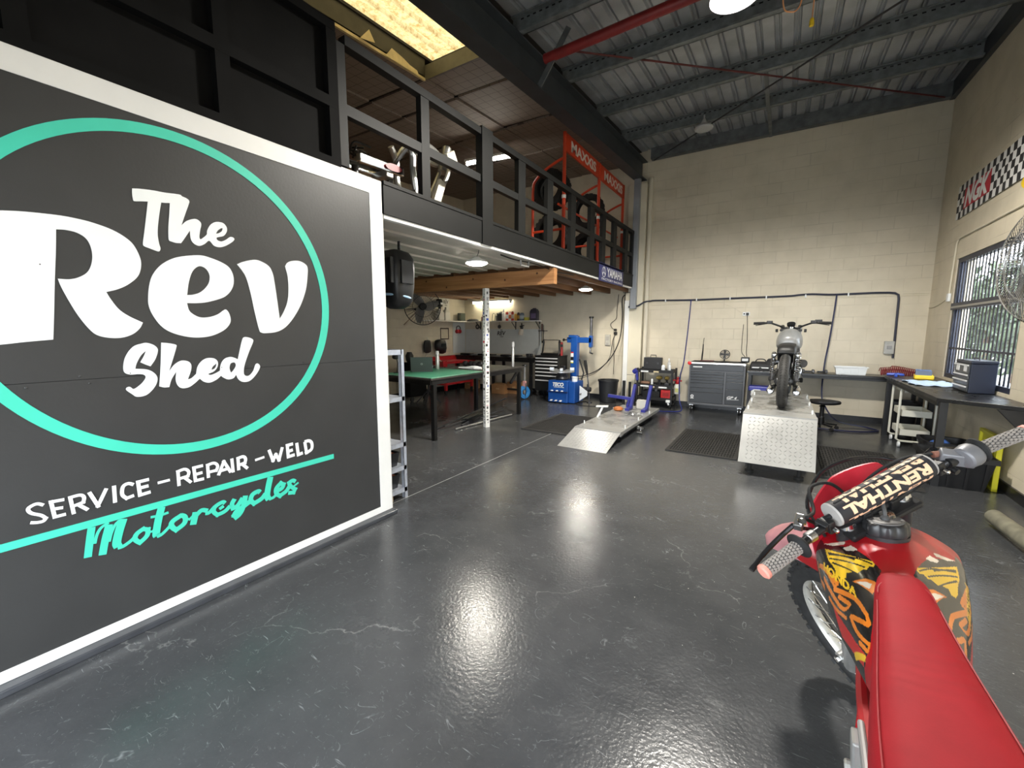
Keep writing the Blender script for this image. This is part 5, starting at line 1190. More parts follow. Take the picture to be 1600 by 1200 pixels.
m = MB(); m.box(-.03, .012, -.29, -.255, 0, .53).box(-.03, .012, .255, .29, 0, .53).box(-.03, .012, -.29, .29, .50, .535).box(-.03, .012, -.29, .29, 0, .03).box(-.02, .0, -.20, .20, .10, .115).box(-.02, .0, -.20, .20, .42, .435).box(-.02, 0, -.20, -.185, .10, .43).box(-.02, 0, .185, .20, .10, .43); m.build('rim', yellg, t, smooth=False, bevel=.006)
tag(MB().box(-.012, .0, -.05, .05, 0, .22).build('wall_box', mat('pale_blue_box', (.42, .47, .48), .5), bevel=.006, loc=(XR-.001, 5.62, .62)), 'pale grey box on the right wall below the near end of the bench', 'box')
t = thing('stand_leg', 'olive padded tube of a stand lying on the floor at the right edge', 'stand', (1.60, 5.02, .0))
MB().tube(crom([(-.06, -.20, .075), (-.05, -.4, .08), (-.03, -.8, .085), (0, -1.2, .09)], 6), .058, 16).build('padded_tube', mat('olive_padding', (.17, .16, .115), .7, noise=.35, nscale=9), t)
m = MB(); m.lathe([(.015, -.02), (.05, -.018), (.055, 0), (.05, .018), (.015, .02)], (.10, -.88, .055), (1, .3, 0), 18); m.box(.0, .13, -.89, -.85, .07, .10); m.build('caster', rub, t)
MB().cyl((.02, -.30, .012), (.06, -.9, .012), .012, 8).build('base_rod', dsteel, t)
# ---------------------------------------------------------------- under the mezzanine
beam = wood_mat('beam_timber', (.30, .13, .045), (.50, .25, .10), 0)
t = thing('timber_beam', 'thick orange-brown timber beam under the mezzanine, resting on the stickered post', 'beam', (-5.07, 5.46, 2.205))
MB().box(-2.37, 2.325, -.045, .045, 0, .218).build('timber', beam, t, smooth=False, bevel=.004)
m = MB()
for x_, z_ in ((-.5, .12), (.35, .05), (.9, .15), (1.5, .10), (2.05, .16), (-.1, .17)): m.lathe([(.016, 0), (.016, .001)], (x_, -.0455, z_), (0, -1, 0), 12)
m.build('knot', mat('knot_brown', (.10, .04, .015), .7), t)
t = thing('post', 'white square post covered in stickers under the timber beam', 'post', (-3.955, 5.46, 0), rad(-22))
pm = mat('post_white', (.78, .78, .76), .45)
MB().box(-.038, .038, -.038, .038, 0, 2.204).build('shaft', pm, t, smooth=False)
rnd = random.Random(11)
stm = [mat('sticker_black', (.02, .02, .02), .4), mat('sticker_red', (.5, .02, .04), .4), mat('sticker_green', (.05, .25, .08), .4), mat('sticker_blue', (.04, .08, .35), .4), mat('sticker_grey', (.35, .35, .35), .4), mat('sticker_pink', (.6, .25, .3), .4)]
z = .05
while z < 2.15:
    for face in (0, 1):
        mm = stm[rnd.choice([0, 0, 0, 0, 0, 4, 4, 4, 4, 0, 4, 1, 3, 5, 4, 0])]; w_ = rnd.uniform(.012, .045); h_ = rnd.uniform(.012, .06); x_ = rnd.uniform(-.034, .034-w_); zz = z+rnd.uniform(0, .02)
        (MB().box(x_, x_+w_, -.0386, -.038, zz, zz+h_*.7) if face == 0 else MB().box(.038, .0386, x_, x_+w_, zz, zz+h_*.7)).build('sticker', mm, t, smooth=False)
    z += .050
m = MB(); text_on(m, 'PARRY', (-.012, -.0388, 1.02), (0, 0, 1), (-1, 0, 0), .22, .05, bold=.04); m.build('lettering', stm[0], t, smooth=False)
# green-topped work table
t = thing('work_table', 'long black work table with a green mat on its near half, left of the post', 'table', (-4.57, 5.50, 0))
tb = mat('table_black', (.009, .009, .009), .35, noise=.2)
MB().box(-.55, .55, -1.24, 1.26, .865, .89).build('top', mat('table_dark_top', (.030, .026, .022), .62, noise=.25), t, smooth=False, bevel=.004)
m = MB()
for y_ in (-1.2, 1.2): m.box(-.52, .52, y_-.025, y_+.025, .80, .865)
for x_ in (-.51, .51): m.box(x_-.025, x_+.025, -1.2, 1.2, .80, .865)
m.build('frame', tb, t, smooth=False)
for x_ in (-.50, .50):
    for y_ in (-1.14, 1.15): 
        MB().box(x_-.03, x_+.03, y_-.03, y_+.03, .0, .80).build('leg', tb, t, smooth=False)
m = MB(); m.box(-.53, .535, -1.22, .02, .891, .899); g = m.build('cutting_mat', mat('mat_green', (.06, .27, .16), .45, noise=.06), t, smooth=False)
m = MB(); m.box(.525, .535, -1.22, .02, .8992, .9002).box(-.53, .535, -1.222, -1.214, .8992, .9002); m.build('mat_edge', mat('edge_white', (.6, .65, .6), .5), g, smooth=False)
MB().box(-.62, -.50, -1.22, -1.10, .0, .018).build('foot_plate', tb, t, smooth=False)
MB().bar((.51, 1.12, .84), (.51, .84, .62), .03, .05).build('brace', tb, t, smooth=False)
t = thing('laptop', 'dark laptop standing open on the green mat', 'laptop', (-4.87, 4.96, .90), rad(-137))
MB().box(-.17, .17, -.12, .12, 0, .018).build('base', mat('laptop_grey', (.07, .085, .085), .4), t, smooth=False, bevel=.004)
s_ = MB().bar((0, .12, .018), (0, .185, .235), .34, .008, (0, 1, 0)).build('screen', mat('laptop_grey', (.07, .085, .085), .4), t, smooth=False)
m = MB(); m.torus((0, .1555, .127), (0, 1, -.3), .014, .0025, 20, 5); m.build('logo', silv, s_)
tag(bottle('bottle', 'tall silver flask on the far edge of the green mat', (-4.90, 5.36, .90), .033, .31, mat('flask_silver', (.7, .7, .68), .25, .7), .75, silv), 'tall silver flask on the far edge of the green mat', 'flask')
t = thing('torch_tool', 'white handheld tool lying on the dark half of the work table', 'tool', (-4.42, 5.66, .892), rad(8)); MB().tube([(-.24, 0, .03), (-.10, 0, .03), (.02, 0, .035), (.12, 0, .035), (.20, .01, .03)], [.012, .02, .034, .034, .02], 12).build('body', whpl, t); MB().bar((.05, 0, .03), (.07, -.08, .025), .025, .03).build('trigger', mat('tool_grey', (.4, .4, .4), .4), t, smooth=False, bevel=.006)
tag(bottle('tube', 'tall silver tube standing on the far end of the work table', (-4.16, 6.58, .892), .026, .46, mat('flask_silver', (.7, .7, .68), .25, .7), .8, silv), 'tall silver tube standing on the far end of the work table', 'tube')
m = MB(); t = thing('cup', 'small white cup between laptop and flask', 'cup', (-4.88, 5.18, .90)); MB().lathe([(.025, 0), (.032, .07), (.029, .07), (.022, .006)], seg=16).build('body', whpl, t)
t = thing('machine_parts', 'dark round machine parts heaped behind the work table mat', 'parts', (-4.85, 6.25, .892)); m = MB()
for k, (a, b) in enumerate(((-.16, .0), (-.05, .03), (.06, -.01), (.16, .02), (.0, .12))): m.lathe([(.03, 0), (.055, .02), (.06, .05), (.04, .085), (.02, .095)], (a, b, 0), seg=14)
m.build('round_part', dsteel, t)
# steel stock lying on the floor
for i, (a, b, r, lab) in enumerate((((-4.45, 4.72, .02), (-4.95, 7.55, .10), .014, 'long dark steel bar propped up at its far end under the work table'), ((-4.22, 4.98, .02), (-4.10, 6.45, .02), .016, 'bright-ended steel tube on the floor along the right table legs'), ((-4.40, 4.95, .05), (-4.45, 6.7, .03), .012, 'dark steel rod in the heap under the work table'), ((-4.30, 5.25, .015), (-4.62, 6.3, .02), .02, 'flat dark offcut in the heap under the work table'), ((-4.55, 5.6, .02), (-4.25, 6.2, .02), .013, 'short grey rod at the top of the heap under the work table'))):
    o = V(a); tag(MB().cyl((0, 0, 0), tuple(V(b)-o), r, 10).build('steel_bar', dsteel if i != 1 else steel, loc=a), lab, 'bar', 'steel bars under the work table')
t = thing('angle_iron', 'black angle iron stack on the floor beside the post', 'steel', (-4.55, 5.95, 0), rad(18)); m = MB(); m.box(-.10, .12, -.45, .40, .0, .05).box(-.06, .02, -.5, .35, .052, .075).bar((.03, -.55, .085), (.10, .25, .09), .05, .012); m.build('bar', blkp, t, smooth=False)

# galvanised shelf beyond the sign wall
t = thing('storage_shelf', 'narrow galvanised shelf unit just past the white edge of the sign wall', 'shelf', (-3.165, 2.335, 0))
for x_ in (-.27, .275):
    for y_ in (-.345, .345): 
        m = MB(); m.box(x_-.018, x_+.018, y_-.018, y_-.014, 0, 1.38).box(x_+(.014 if x_ > 0 else -.018), x_+(.018 if x_ > 0 else -.014), y_-.018, y_+.018, 0, 1.38); m.build('upright', galv, t, smooth=False)
MB().box(.288, .293, -.34, .34, 1.335, 1.38).build('top_bar', galv, t, smooth=False)
MB().box(-.293, -.288, -.34, .34, 1.335, 1.38).build('top_bar', galv, t, smooth=False)
MB().box(-.27, .275, .358, .363, 1.335, 1.38).build('top_bar', galv, t, smooth=False)
for z_ in (.10, .31, .53, .955):
    m = MB(); m.box(-.285, .29, -.36, .36, z_-.004, z_).box(.288, .293, -.36, .36, z_-.04, z_).box(-.285, .29, .355, .36, z_-.04, z_).box(-.285, .29, -.36, -.355, z_-.04, z_); m.build('shelf_board', galv, t, smooth=False)
for i, (z_, lab) in enumerate(((.312, 'black bin with orange contents on the upper of the low galvanised shelves'), (.102, 'black bin with orange contents on the lowest galvanised shelf'))):
    u_ = thing('parts_bin', lab, 'bin', (-3.03, 2.40, z_)); m = MB(); m.loft([[(sx*(.13-q), sy*(.24-q), z) for sx, sy in ((-1, -1), (1, -1), (1, 1), (-1, 1))] for q, z in ((.02, 0), (0, .13), (.006, .13), (.03, .01))]); m.build('shell', bnm, u_, smooth=False)
    MB().box(-.11, .11, -.215, .215, .015, .122).build('contents', mat('orange_parts', (.50, .12, .04), .5, noise=.4, nscale=40), u_, smooth=False, bevel=.01)
tag(MB().box(-.05, .05, -.06, .06, 0, .11).build('small_box', card, smooth=False, bevel=.003, loc=(-2.98, 2.47, .532)), 'brown box on the middle galvanised shelf', 'box')
tag(MB().box(-.06, .06, -.04, .04, 0, .075).build('timber_block', mat('pale_timber', (.45, .34, .2), .6, noise=.1), smooth=False, bevel=.003, loc=(-2.95, 2.50, .0)), 'pale timber block on the floor under the galvanised shelf', 'block')
t = thing('cable_coil', 'pale cable loop hanging at the galvanised shelf', 'cable', (-2.93, 2.45, 1.08)); m = MB(); m.torus((0, 0, 0), (.2, 1, 0), .10, .007, 36, 6, 1); m.build('coil', mat('pale_cable', (.62, .58, .50), .5), t).scale = (.55, .8, 1)
t = thing('desk_lamp', 'black desk lamp on the far left of the work table beside the laptop', 'lamp', (-5.0, 4.55, .892)); MB().lathe([(.06, 0), (.06, .012), (.01, .02)], seg=16).build('base', blkp, t); MB().tube([(0, 0, .02), (.02, 0, .16), (-.01, 0, .26)], .007, 6).build('arm', blkp, t); MB().lathe([(.02, .05), (.05, .0), (.055, -.03)], (-.02, 0, .27), (.4, -.3, .8), 16).build('shade', blkp, t)
# black casing hung at the partition end
t = thing('black_casing', 'black ribbed casing with pale blue ring hung behind the sign wall edge', 'casing', (-3.36, 3.08, 1.77))
bk2 = mat('casing_black', (.014, .015, .0165), .4)
rg = []
for z_, a_, b_ in ((0, .06, .06), (.03, .12, .10), (.08, .15, .13), (.22, .165, .15), (.42, .175, .16), (.50, .16, .15), (.56, .12, .12), (.585, .05, .05)):
    rg.append([(a_*math.copysign(abs(cos(q))**.6, cos(q)), b_*math.copysign(abs(sin(q))**.6, sin(q)), z_) for q in [2*pi*k/32 for k in range(32)]])
MB().loft(rg).build('casing', bk2, t, angle=50)
for k in range(5): MB().box(-.13+.06*k-.018, -.13+.06*k+.018, -.178, -.14, .24, .49).build('rib', bk2, t, smooth=False, bevel=.006)
MB().box(.158, .185, -.09, .07, .24, .47).build('rib', bk2, t, smooth=False, bevel=.006)
m = MB(); m.tube(arc((0, 0, .115), (1, 0, 0), (0, 1, -.15), .150, -95, 40, 14), .012, 8); m.build('ring', mat('pale_blue_plastic', (.35, .55, .80), .3), t)
m = MB(); m.bar((-.05, .1, .57), (-.05, .1, .694), .03, .01); m.build('hanger', dsteel, t, smooth=False)

# wall shelf with bottles, pegboard zone
sw = mat('shelf_white', (.74, .72, .66), .45)
t = thing('wall_shelf', 'long white wall shelf of bottles running round the corner under the mezzanine', 'shelf', (-6.2, 9.16, 1.78))
MB().box(-1.24, 1.17, -.125, .12, 0, .022).build('board', sw, t, smooth=False); MB().box(-1.24, -.99, -1.75, -.126, 0, .022).build('board', sw, t, smooth=False)
for x_ in (-.70, .42, 1.12): 
    m = MB(); m.box(x_-.012, x_+.012, -.10, .12, -.006, 0).box(x_-.012, x_+.012, .108, .12, -.20, 0).bar((x_, -.09, -.005), (x_, .11, -.17), .008, .02); m.build('bracket', blkp, t, smooth=False)
def whiteboard():
    t = thing('whiteboard', 'pale wall panel with small black shop logo below the shelf', 'panel', (-6.2, YB-.006, 1.27)); pn = mat('pale_panel', (.58, .60, .58), .35, noise=.03)
    MB().box(-1.22, 1.17, 0, .005, -.32, .32).build('panel', pn, t, smooth=False); MB().box(-1.243, -1.238, -.52, 0, -.32, .50).build('panel', pn, t, smooth=False)
    m = MB(); text_on(m, 'REV', (-.16, -.0012, .16), (1, 0, 0), (0, 0, 1), .27, .11, bold=.03, shear=.2); text_on(m, 'the', (-.06, -.0012, .285), (1, 0, 0), (0, 0, 1), .07, .035, bold=.02); text_on(m, 'SHED', (-.07, -.0012, .11), (1, 0, 0), (0, 0, 1), .11, .03, bold=.02); m.build('logo', blkp, t, smooth=False)
whiteboard()
sz = 1.803
bk = mat('bottle_black', (.025, .025, .03), .35)
bottle('oil_bottle', 'black oil bottle on the shelf, leftmost right of the post', (-6.27, 9.16, sz), .05, .20, mat('bottle_smoke', (.09, .09, .085), .35), .4)
t = thing('oil_jug', 'big black oil jug beside the tall white bottle on the shelf', 'jug', (-6.17, 9.17, sz)); MB().loft([[(x_*q, y_*q, z) for x_, y_ in ((-.07, -.05), (.07, -.05), (.07, .05), (-.07, .05))] for z, q in ((0, 1), (.17, 1), (.21, .7), (.22, .35), (.24, .3))]).build('body', bk, t, smooth=False, bevel=.01); MB().tube(crom([(.06, 0, .15), (.075, 0, .20), (.03, 0, .225)], 4), .012, 8).build('handle', bk, t)
bottle('oil_bottle', 'tall white bottle with long neck on the shelf', (-6.07, 9.15, sz), .045, .30, whpl, .4, whpl)
can('spray_can', 'red and white spray can right of the tall white bottle', (-5.965, 9.15, sz), .034, .22, mat('can_red', (.55, .05, .03), .35), whpl, band=whpl)
can('spray_can', 'white spray can with red base between the red cans', (-5.885, 9.16, sz), .034, .21, whpl, red, band=mat('can_orange', (.6, .16, .04), .4))
can('spray_can', 'red spray can third along the can row on the shelf', (-5.80, 9.15, sz), .034, .22, mat('can_red', (.55, .05, .03), .35), blkp, band=mat('can_cream', (.6, .5, .4), .4))
can('spray_can', 'orange-yellow can next to the red cans on the shelf', (-5.71, 9.16, sz), .038, .16, mat('can_amber', (.65, .33, .03), .4), yellow)
can('spray_can', 'dark can with amber base behind the orange-yellow can', (-5.65, 9.19, sz), .034, .19, mat('can_brown', (.12, .07, .05), .4), blkp, band=mat('can_amber', (.65, .33, .03), .4))
can('paint_tin', 'grey-blue tin with dark lid on the shelf', (-5.53, 9.16, sz), .06, .18, mat('can_blue_grey', (.16, .20, .24), .4), blkp, band=mat('can_pale', (.45, .5, .5), .4))
t = thing('tub', 'low yellow tub on the shelf left of the big dark bottle', 'tub', (-5.385, 9.15, sz)); MB().lathe([(.065, 0), (.07, .055), (.074, .06), (.074, .075), (.0, .08)], seg=20).build('body', mat('tub_yellow', (.55, .50, .08), .4), t)
t = thing('oil_jug', 'big dark jug at the right end of the shelf', 'jug', (-5.17, 9.16, sz)); MB().loft([[(x_*q, y_*q, z) for x_, y_ in ((-.10, -.06), (.10, -.06), (.10, .06), (-.10, .06))] for z, q in ((0, .95), (.03, 1), (.22, 1), (.27, .75), (.285, .4), (.30, .38))]).build('body', mat('jug_dark', (.05, .045, .06), .35), t, smooth=False, bevel=.015); MB().box(-.07, .07, -.063, -.06, .05, .17).build('paper_label', mat('label_purple', (.16, .12, .22), .5), t, smooth=False)
t = thing('wire_frame', 'small wire frame leaning on the shelf right of the post', 'frame', (-6.43, 9.2, sz)); MB().tube([(-.04, 0, .004), (-.045, .03, .17), (-.02, .035, .20), (.04, .035, .18), (.045, 0, .004)], .008, 6, closed=True).build('frame', blkp, t)
bottle('oil_bottle', 'dark red bottle behind the post on the shelf', (-6.72, 9.15, sz), .05, .17, mat('bottle_maroon', (.16, .03, .04), .4), .5)
t = thing('small_box', 'dark green box near the corner on the shelf', 'box', (-7.30, 8.96, sz)); MB().box(-.06, .06, -.09, .09, 0, .21).build('body', mat('box_green', (.05, .065, .05), .5), t, smooth=False, bevel=.004)
t = thing('glove_pile', 'dark gloves lying on the shelf beside the corner', 'gloves', (-7.04, 9.12, sz)); MB().loft([[(.20*q*cos(a), .08*q*sin(a), z+.01*sin(2*a)) for a in [2*pi*k/16 for k in range(16)]] for z, q in ((.0, .9), (.02, 1), (.045, .6), (.05, .05))]).build('fabric', mat('glove_dark', (.03, .03, .03), .8), t, angle=80)
jm_ = mat('jug_white', (.66, .63, .56), .45)
for i, (y_, lab) in enumerate(((8.12, 'white jug with black cap on the left wall shelf, left one'), (8.36, 'white jug on the left wall shelf below the shop poster'))):
    t = thing('oil_jug', lab, 'jug', (-7.32, y_, sz)); MB().loft([[(x_*q, y2*q, z) for x_, y2 in ((-.07, -.10), (.07, -.10), (.07, .10), (-.07, .10))] for z, q in ((0, .95), (.02, 1), (.20, .95), (.27, .55), (.29, .3))]).build('body', jm_, t, smooth=False, bevel=.02); MB().cyl((0, 0, .29), (0, 0, .34), .03).build('cap', blkp if i == 0 else jm_, t)
t = thing('black_canister', 'black squat canister above the left white jug', 'canister', (-7.33, 8.12, 2.144)); MB().lathe([(.08, 0), (.09, .03), (.09, .14), (.06, .19)], seg=16).build('body', blkp, t); MB().box(.06, .094, -.05, .05, .05, .10).build('badge', silv, t, smooth=False)
t = thing('shop_poster', 'pale poster with black shop logo on the left wall above the jugs', 'poster', (XL+.004, 8.50, 2.16)); MB().box(0, .004, -.14, .14, -.17, .24).build('sheet', mat('poster_paper', (.64, .61, .54), .6), t, smooth=False)
m = MB(); text_on(m, 'REV', (.0052, -.10, .08), (0, 1, 0), (0, 0, 1), .20, .09, bold=.03, shear=.2); text_on(m, 'SHED', (.0052, -.045, .03), (0, 1, 0), (0, 0, 1), .09, .028, bold=.02); text_on(m, 'the', (.0052, -.02, .18), (0, 1, 0), (0, 0, 1), .05, .03, bold=.02); m.build('logo', blkp, t, smooth=False)
# hanging tools
def hang(label, loc, kind, rz=0):
    t = thing(kind, label, kind.replace('_', ' '), loc, rz); return t
t = hang('red ear muffs hanging in the corner below the shelf', (XL+.07, 8.92, 1.57), 'ear_muffs'); MB().tube(arc((0, 0, .02), (0, 1, 0), (0, 0, 1), .085, -10, 190, 12), .012, 8).build('headband', blkp, t)
for s_ in (-1, 1): MB().lathe([(.02, -.03), (.05, -.025), (.055, .01), (.03, .03)], (0, s_*.06, -.04), (0, s_, 0), 18).build('ear_cup', red, t)
for x_, lab, r_ in ((-7.0, 'black ring hanging below the shelf left of the post', .07), (-6.28, 'dark disc hanging below the shelf above the shop logo', .05)):
    t = hang(lab, (x_, YB-.02, 1.655), 'grinding_disc'); m = MB(); m.torus((0, 0, 0), (0, 1, 0), r_*.72, r_*.25, 24, 8, .6) if r_ > .06 else m.lathe([(.01, -.008), (r_, -.008), (r_, .008), (.01, .008)], (0, 0, 0), (0, 1, 0), 20); m.build('disc', mat('disc_dark', (.05, .045, .04), .6), t); MB().cyl((0, 0, r_*.6), (0, 0, .12), .004, 6).build('cord', blkp, t)
t = hang('white hand sprayer with black head hanging from the shelf', (-5.58, 9.20, 1.50), 'spray_bottle'); MB().lathe([(.05, -.06), (.065, -.03), (.06, .06), (.035, .10)], (0, 0, 0), (.2, 0, 1), 18).build('tank', mat('tank_cream', (.62, .55, .45), .4), t); MB().lathe([(.035, .10), (.04, .14), (.025, .17)], (0, 0, 0), (.2, 0, 1), 14).build('pump_head', blkp, t); MB().bar((-.03, 0, .16), (.10, -.02, .18), .025, .025).build('nozzle', blkp, t, smooth=False); MB().bar((.03, 0, .15), (.02, 0, .24), .02, .02).build('handle', blkp, t, smooth=False)
t = hang('dark clamp and rulers hanging at the right end of the shelf', (-5.02, YB-.015, 1.52), 'hand_tools'); 
for i, (x_, z0_, z1_, w_) in enumerate(((-.06, -.33, .20, .012), (.0, -.28, .16, .008), (.05, -.34, .18, .012))): MB().box(x_-w_, x_+w_, -.006, .0, z0_, z1_).build('ruler', steel, t, smooth=False)
MB().box(-.09, .16, -.02, -.006, .02, .04).build('clamp_bar', dsteel, t, smooth=False); MB().box(-.0, .03, -.03, -.006, .04, .20).build('clamp_handle', mat('handle_brown', (.12, .05, .04), .5), t, smooth=False, bevel=.005)
t = hang('dark clipboard frame hanging on the left wall', (XL+.006, 8.43, 1.49), 'clip_frame'); m = MB(); m.box(0, .012, -.16, .16, .10, .13).box(0, .012, -.16, .16, -.17, -.14).box(0, .012, -.16, -.145, -.14, .10).box(0, .012, .145, .16, -.14, .10); m.build('frame', mat('frame_dark', (.08, .05, .04), .5), t, smooth=False); MB().box(0, .003, -.10, .10, -.33, -.19).build('note', mat('poster_paper', (.64, .61, .54), .6), t, smooth=False)
t = hang('black welding glove hanging on the left wall', (XL+.06, 7.73, 1.17), 'welding_glove'); MB().loft([[(.035*q*cos(a), .13*q*p*sin(a), z) for a in [2*pi*k/18 for k in range(18)]] for z, q, p in ((-.17, .5, .9), (-.14, .95, 1), (-.02, 1, 1), (.08, .95, .95), (.14, .8, .9), (.15, .1, .5))]).build('glove', mat('leather_black', (.015, .014, .014), .65, noise=.3), t, angle=70); MB().cyl((0, .02, .13), (-.03, .02, .22), .005, 6).build('hook', steel, t)
t = hang('black welding helmet hanging on the left wall', (XL+.12, 8.14, 1.16), 'welding_helmet'); MB().loft([[(.11*q*cos(a), .20*q*p*sin(a)+dy, z) for a in [2*pi*k/22 for k in range(22)]] for z, q, p, dy in ((-.20, .3, .5, .05), (-.17, .8, .8, .04), (-.06, 1, 1, .01), (.06, 1, .98, 0), (.14, .85, .95, -.01), (.165, .5, .8, -.01), (.17, .05, .1, 0))]).build('shell', mat('helmet_black', (.014, .014, .015), .4), t, angle=70); MB().box(.095, .115, -.08, .08, -.02, .06).build('visor', mat('visor_dark', (.01, .015, .012), .1), t, smooth=False)
# fan on the left wall
t = thing('wall_fan', 'dark round cage fan on the left wall under the timber beam', 'fan', (-7.08, 7.28, 2.10))
nrm = V((.80, -.60, 0)); uu = V((0, 0, 1)); ww = nrm.cross(uu); RF = .42; m = MB()
for k in range(36):
    a = 2*pi*k/36; d = uu*cos(a)+ww*sin(a); m.tube([d*.06+nrm*.09, d*.25+nrm*.08, d*RF, d*.25-nrm*.08, d*.06-nrm*.09], .0022, 4, caps=False)
m.build('wire_guard', dsteel, t); m = MB()
m.torus((0, 0, 0), nrm, RF, .009, 44, 6); m.torus(nrm*.082, nrm, .24, .004, 36, 5); m.torus(nrm*.092, nrm, .07, .012, 24, 6); m.build('guard_ring', blkp, t)
m = MB()
for k in range(3):
    a0 = 2*pi*k/3+.5; rings = []
    for i in range(6):
        r_ = .06+.33*i/5; w_ = .06+.16*sin(pi*min(1, .25+i/7.0)); c_ = a0+.3*i/5; d = uu*cos(c_)+ww*sin(c_); tg = -uu*sin(c_)+ww*cos(c_)
        rings.append([d*r_+tg*w_*q*.8+nrm*(.05*q+z_) for q, z_ in ((-.6, -.003), (0, -.014), (.6, -.003), (.6, .003), (0, -.008), (-.6, .003))])
    m.loft(rings)
m.build('blade', mat('fan_blade_grey', (.30, .29, .27), .4, .4), t); MB().lathe([(.05, .06), (.085, .02), (.09, -.14), (.05, -.18)], (0, 0, 0), nrm, 18).build('motor', blkp, t)
MB().tube([tuple(-nrm*.15), tuple(-nrm*.2+V((0, 0, -.05))), (-.36, .1, -.05)], .025, 8).build('wall_arm', blkp, t)
MB().tube([tuple(-nrm*.12), (-.10, -.50, -.42)], .006, 6).build('pull_rod', mat('rod_brown', (.2, .1, .07), .5), t)

# red steel bench at the left wall
t = thing('press_bench', 'red steel bench with shelf against the left wall behind the laptop', 'bench', (-7.12, 8.30, 0))
m = MB(); m.box(-.28, .28, -.62, .62, .74, .80).box(-.28, .30, -.64, -.50, .68, .82).box(-.28, .30, .50, .64, .68, .82); m.build('top', red, t, smooth=False, bevel=.005)
for y_ in (-.50, .52):
    for x_ in (-.25, .25): MB().box(x_-.03, x_+.03, y_-.03, y_+.03, .09, .74).build('leg', red, t, smooth=False)
MB().box(-.27, .27, -.55, .57, .22, .26).build('lower_shelf', red, t, smooth=False)
MB().box(-.28, -.20, -.62, .62, .80, .90).build('back_rail', red, t, smooth=False)
for y_ in (-.50, .52): MB().lathe([(.01, -.02), (.045, -.018), (.045, .018), (.01, .02)], (.25, y_, .046), (1, 0, 0), 14).build('caster', rub, t)
for y_ in (8.10, 8.35): can('paint_tin', 'pale tin on the lower shelf of the red bench, %s' % ('left' if y_ < 8.2 else 'right'), (-7.0, y_, .261), .075, .22, mat('tin_pale', (.45, .45, .46), .35, .4), steel)
t = thing('tripod_base', 'splayed grey legs of a stand under the laptop end of the table', 'stand', (-6.3, 6.6, 0))
for k in range(4):
    a = pi/2*k+.5; MB().bar((0, 0, .30), (.26*cos(a), .26*sin(a), .015), .035, .02).build('leg', dsteel, t, smooth=False)
MB().cyl((0, 0, .25), (0, 0, .75), .03).build('column', blkp, t); MB().lathe([(.18, 0), (.20, .02), (.20, .05), (.15, .07)], (0, 0, .75), seg=20).build('seat', blkp, t)
t = thing('welder', 'black welder box with pale hose left of the laptop', 'machine', (-6.9, 6.75, 0)); MB().box(-.16, .16, -.26, .26, .10, .85).build('case', blkm, t, smooth=False, bevel=.02); MB().tube(crom([(.1, .2, .85), (.15, .3, 1.02), (.2, .45, .98), (.25, .65, .84)], 5), .012, 8).build('hose', mat('pale_cable', (.62, .58, .50), .5), t); MB().lathe([(.05, .85), (.08, .9), (.09, 1.0), (.05, 1.08)], (0, -.1, 0), seg=14).build('reel', blkp, t)
for sy in (-1, 1): MB().lathe([(.01, -.02), (.05, -.018), (.05, .018), (.01, .02)], (.15, sy*.2, .05), (1, 0, 0), 14).build('wheel', rub, t)
# black bench along the back wall
t = thing('workbench', 'black bench cluttered with dark tools along the back wall under the mezzanine', 'bench', (-6.15, 8.98, 0))
MB().box(-1.15, 1.20, -.30, .27, .87, .91).build('top', bt, t, smooth=False, bevel=.004)
for x_ in (-1.10, .05, 1.14):
    for y_ in (-.25, .22): MB().box(x_-.03, x_+.03, y_-.03, y_+.03, 0, .87).build('leg', leg, t, smooth=False)
MB().box(.05, 1.2, -.26, -.23, .10, .14).build('rail', leg, t, smooth=False); MB().box(-1.1, 1.25, -.29, -.26, .80, .87).build('rail', leg, t, smooth=False)
t = thing('paper_stack', 'white papers curling on the black bench near the corner', 'papers', (-6.75, 8.92, .912)); m = MB(); vs = []; n = 8
for i in range(n+1):
    for j in range(5): vs.append((-.16+.32*i/n, -.11+.22*j/4, .01+.05*sin(pi*i/n)*(.5+.1*j)))
m.add(vs, [(i*5+j, (i+1)*5+j, (i+1)*5+j+1, i*5+j+1) for i in range(n) for j in range(4)]); o = m.build('sheet', whpl, t, angle=80); sm = o.modifiers.new('thickness', 'SOLIDIFY'); sm.thickness = .006
rnd = random.Random(5)
for i, (x_, w_, lab) in enumerate(((-7.05, .20, 'dark plank-like tool on the bench at the corner'), (-6.40, .26, 'dark flat tool on the bench behind the post'), (-5.80, .16, 'dark tool on the bench right of the post'), (-5.50, .14, 'dark tool with silver tip on the bench, left of the small vice'))):
    t = thing('hand_tool', lab, 'tool', (x_, 8.88, .912), rnd.uniform(-.3, .3)); MB().box(-w_, w_*.4, -.05, .05, 0, .045).build('body', blkp, t, smooth=False, bevel=.012); MB().cyl((w_*.4, 0, .025), (w_, .0, .03), .015, 10).build('shaft', dsteel, t)
t = thing('bench_vice', 'small dark vice on the bench left of the second tool chest', 'vice', (-5.12, 8.85, .912)); MB().box(-.06, .06, -.05, .05, 0, .03).build('base', dsteel, t, smooth=False); MB().box(-.08, .0, -.04, .04, .03, .09).build('jaw', dsteel, t, smooth=False, bevel=.006); MB().box(.03, .07, -.04, .04, .03, .09).build('jaw', dsteel, t, smooth=False, bevel=.006); MB().cyl((-.12, 0, .06), (.10, 0, .06), .01).build('screw', steel, t)
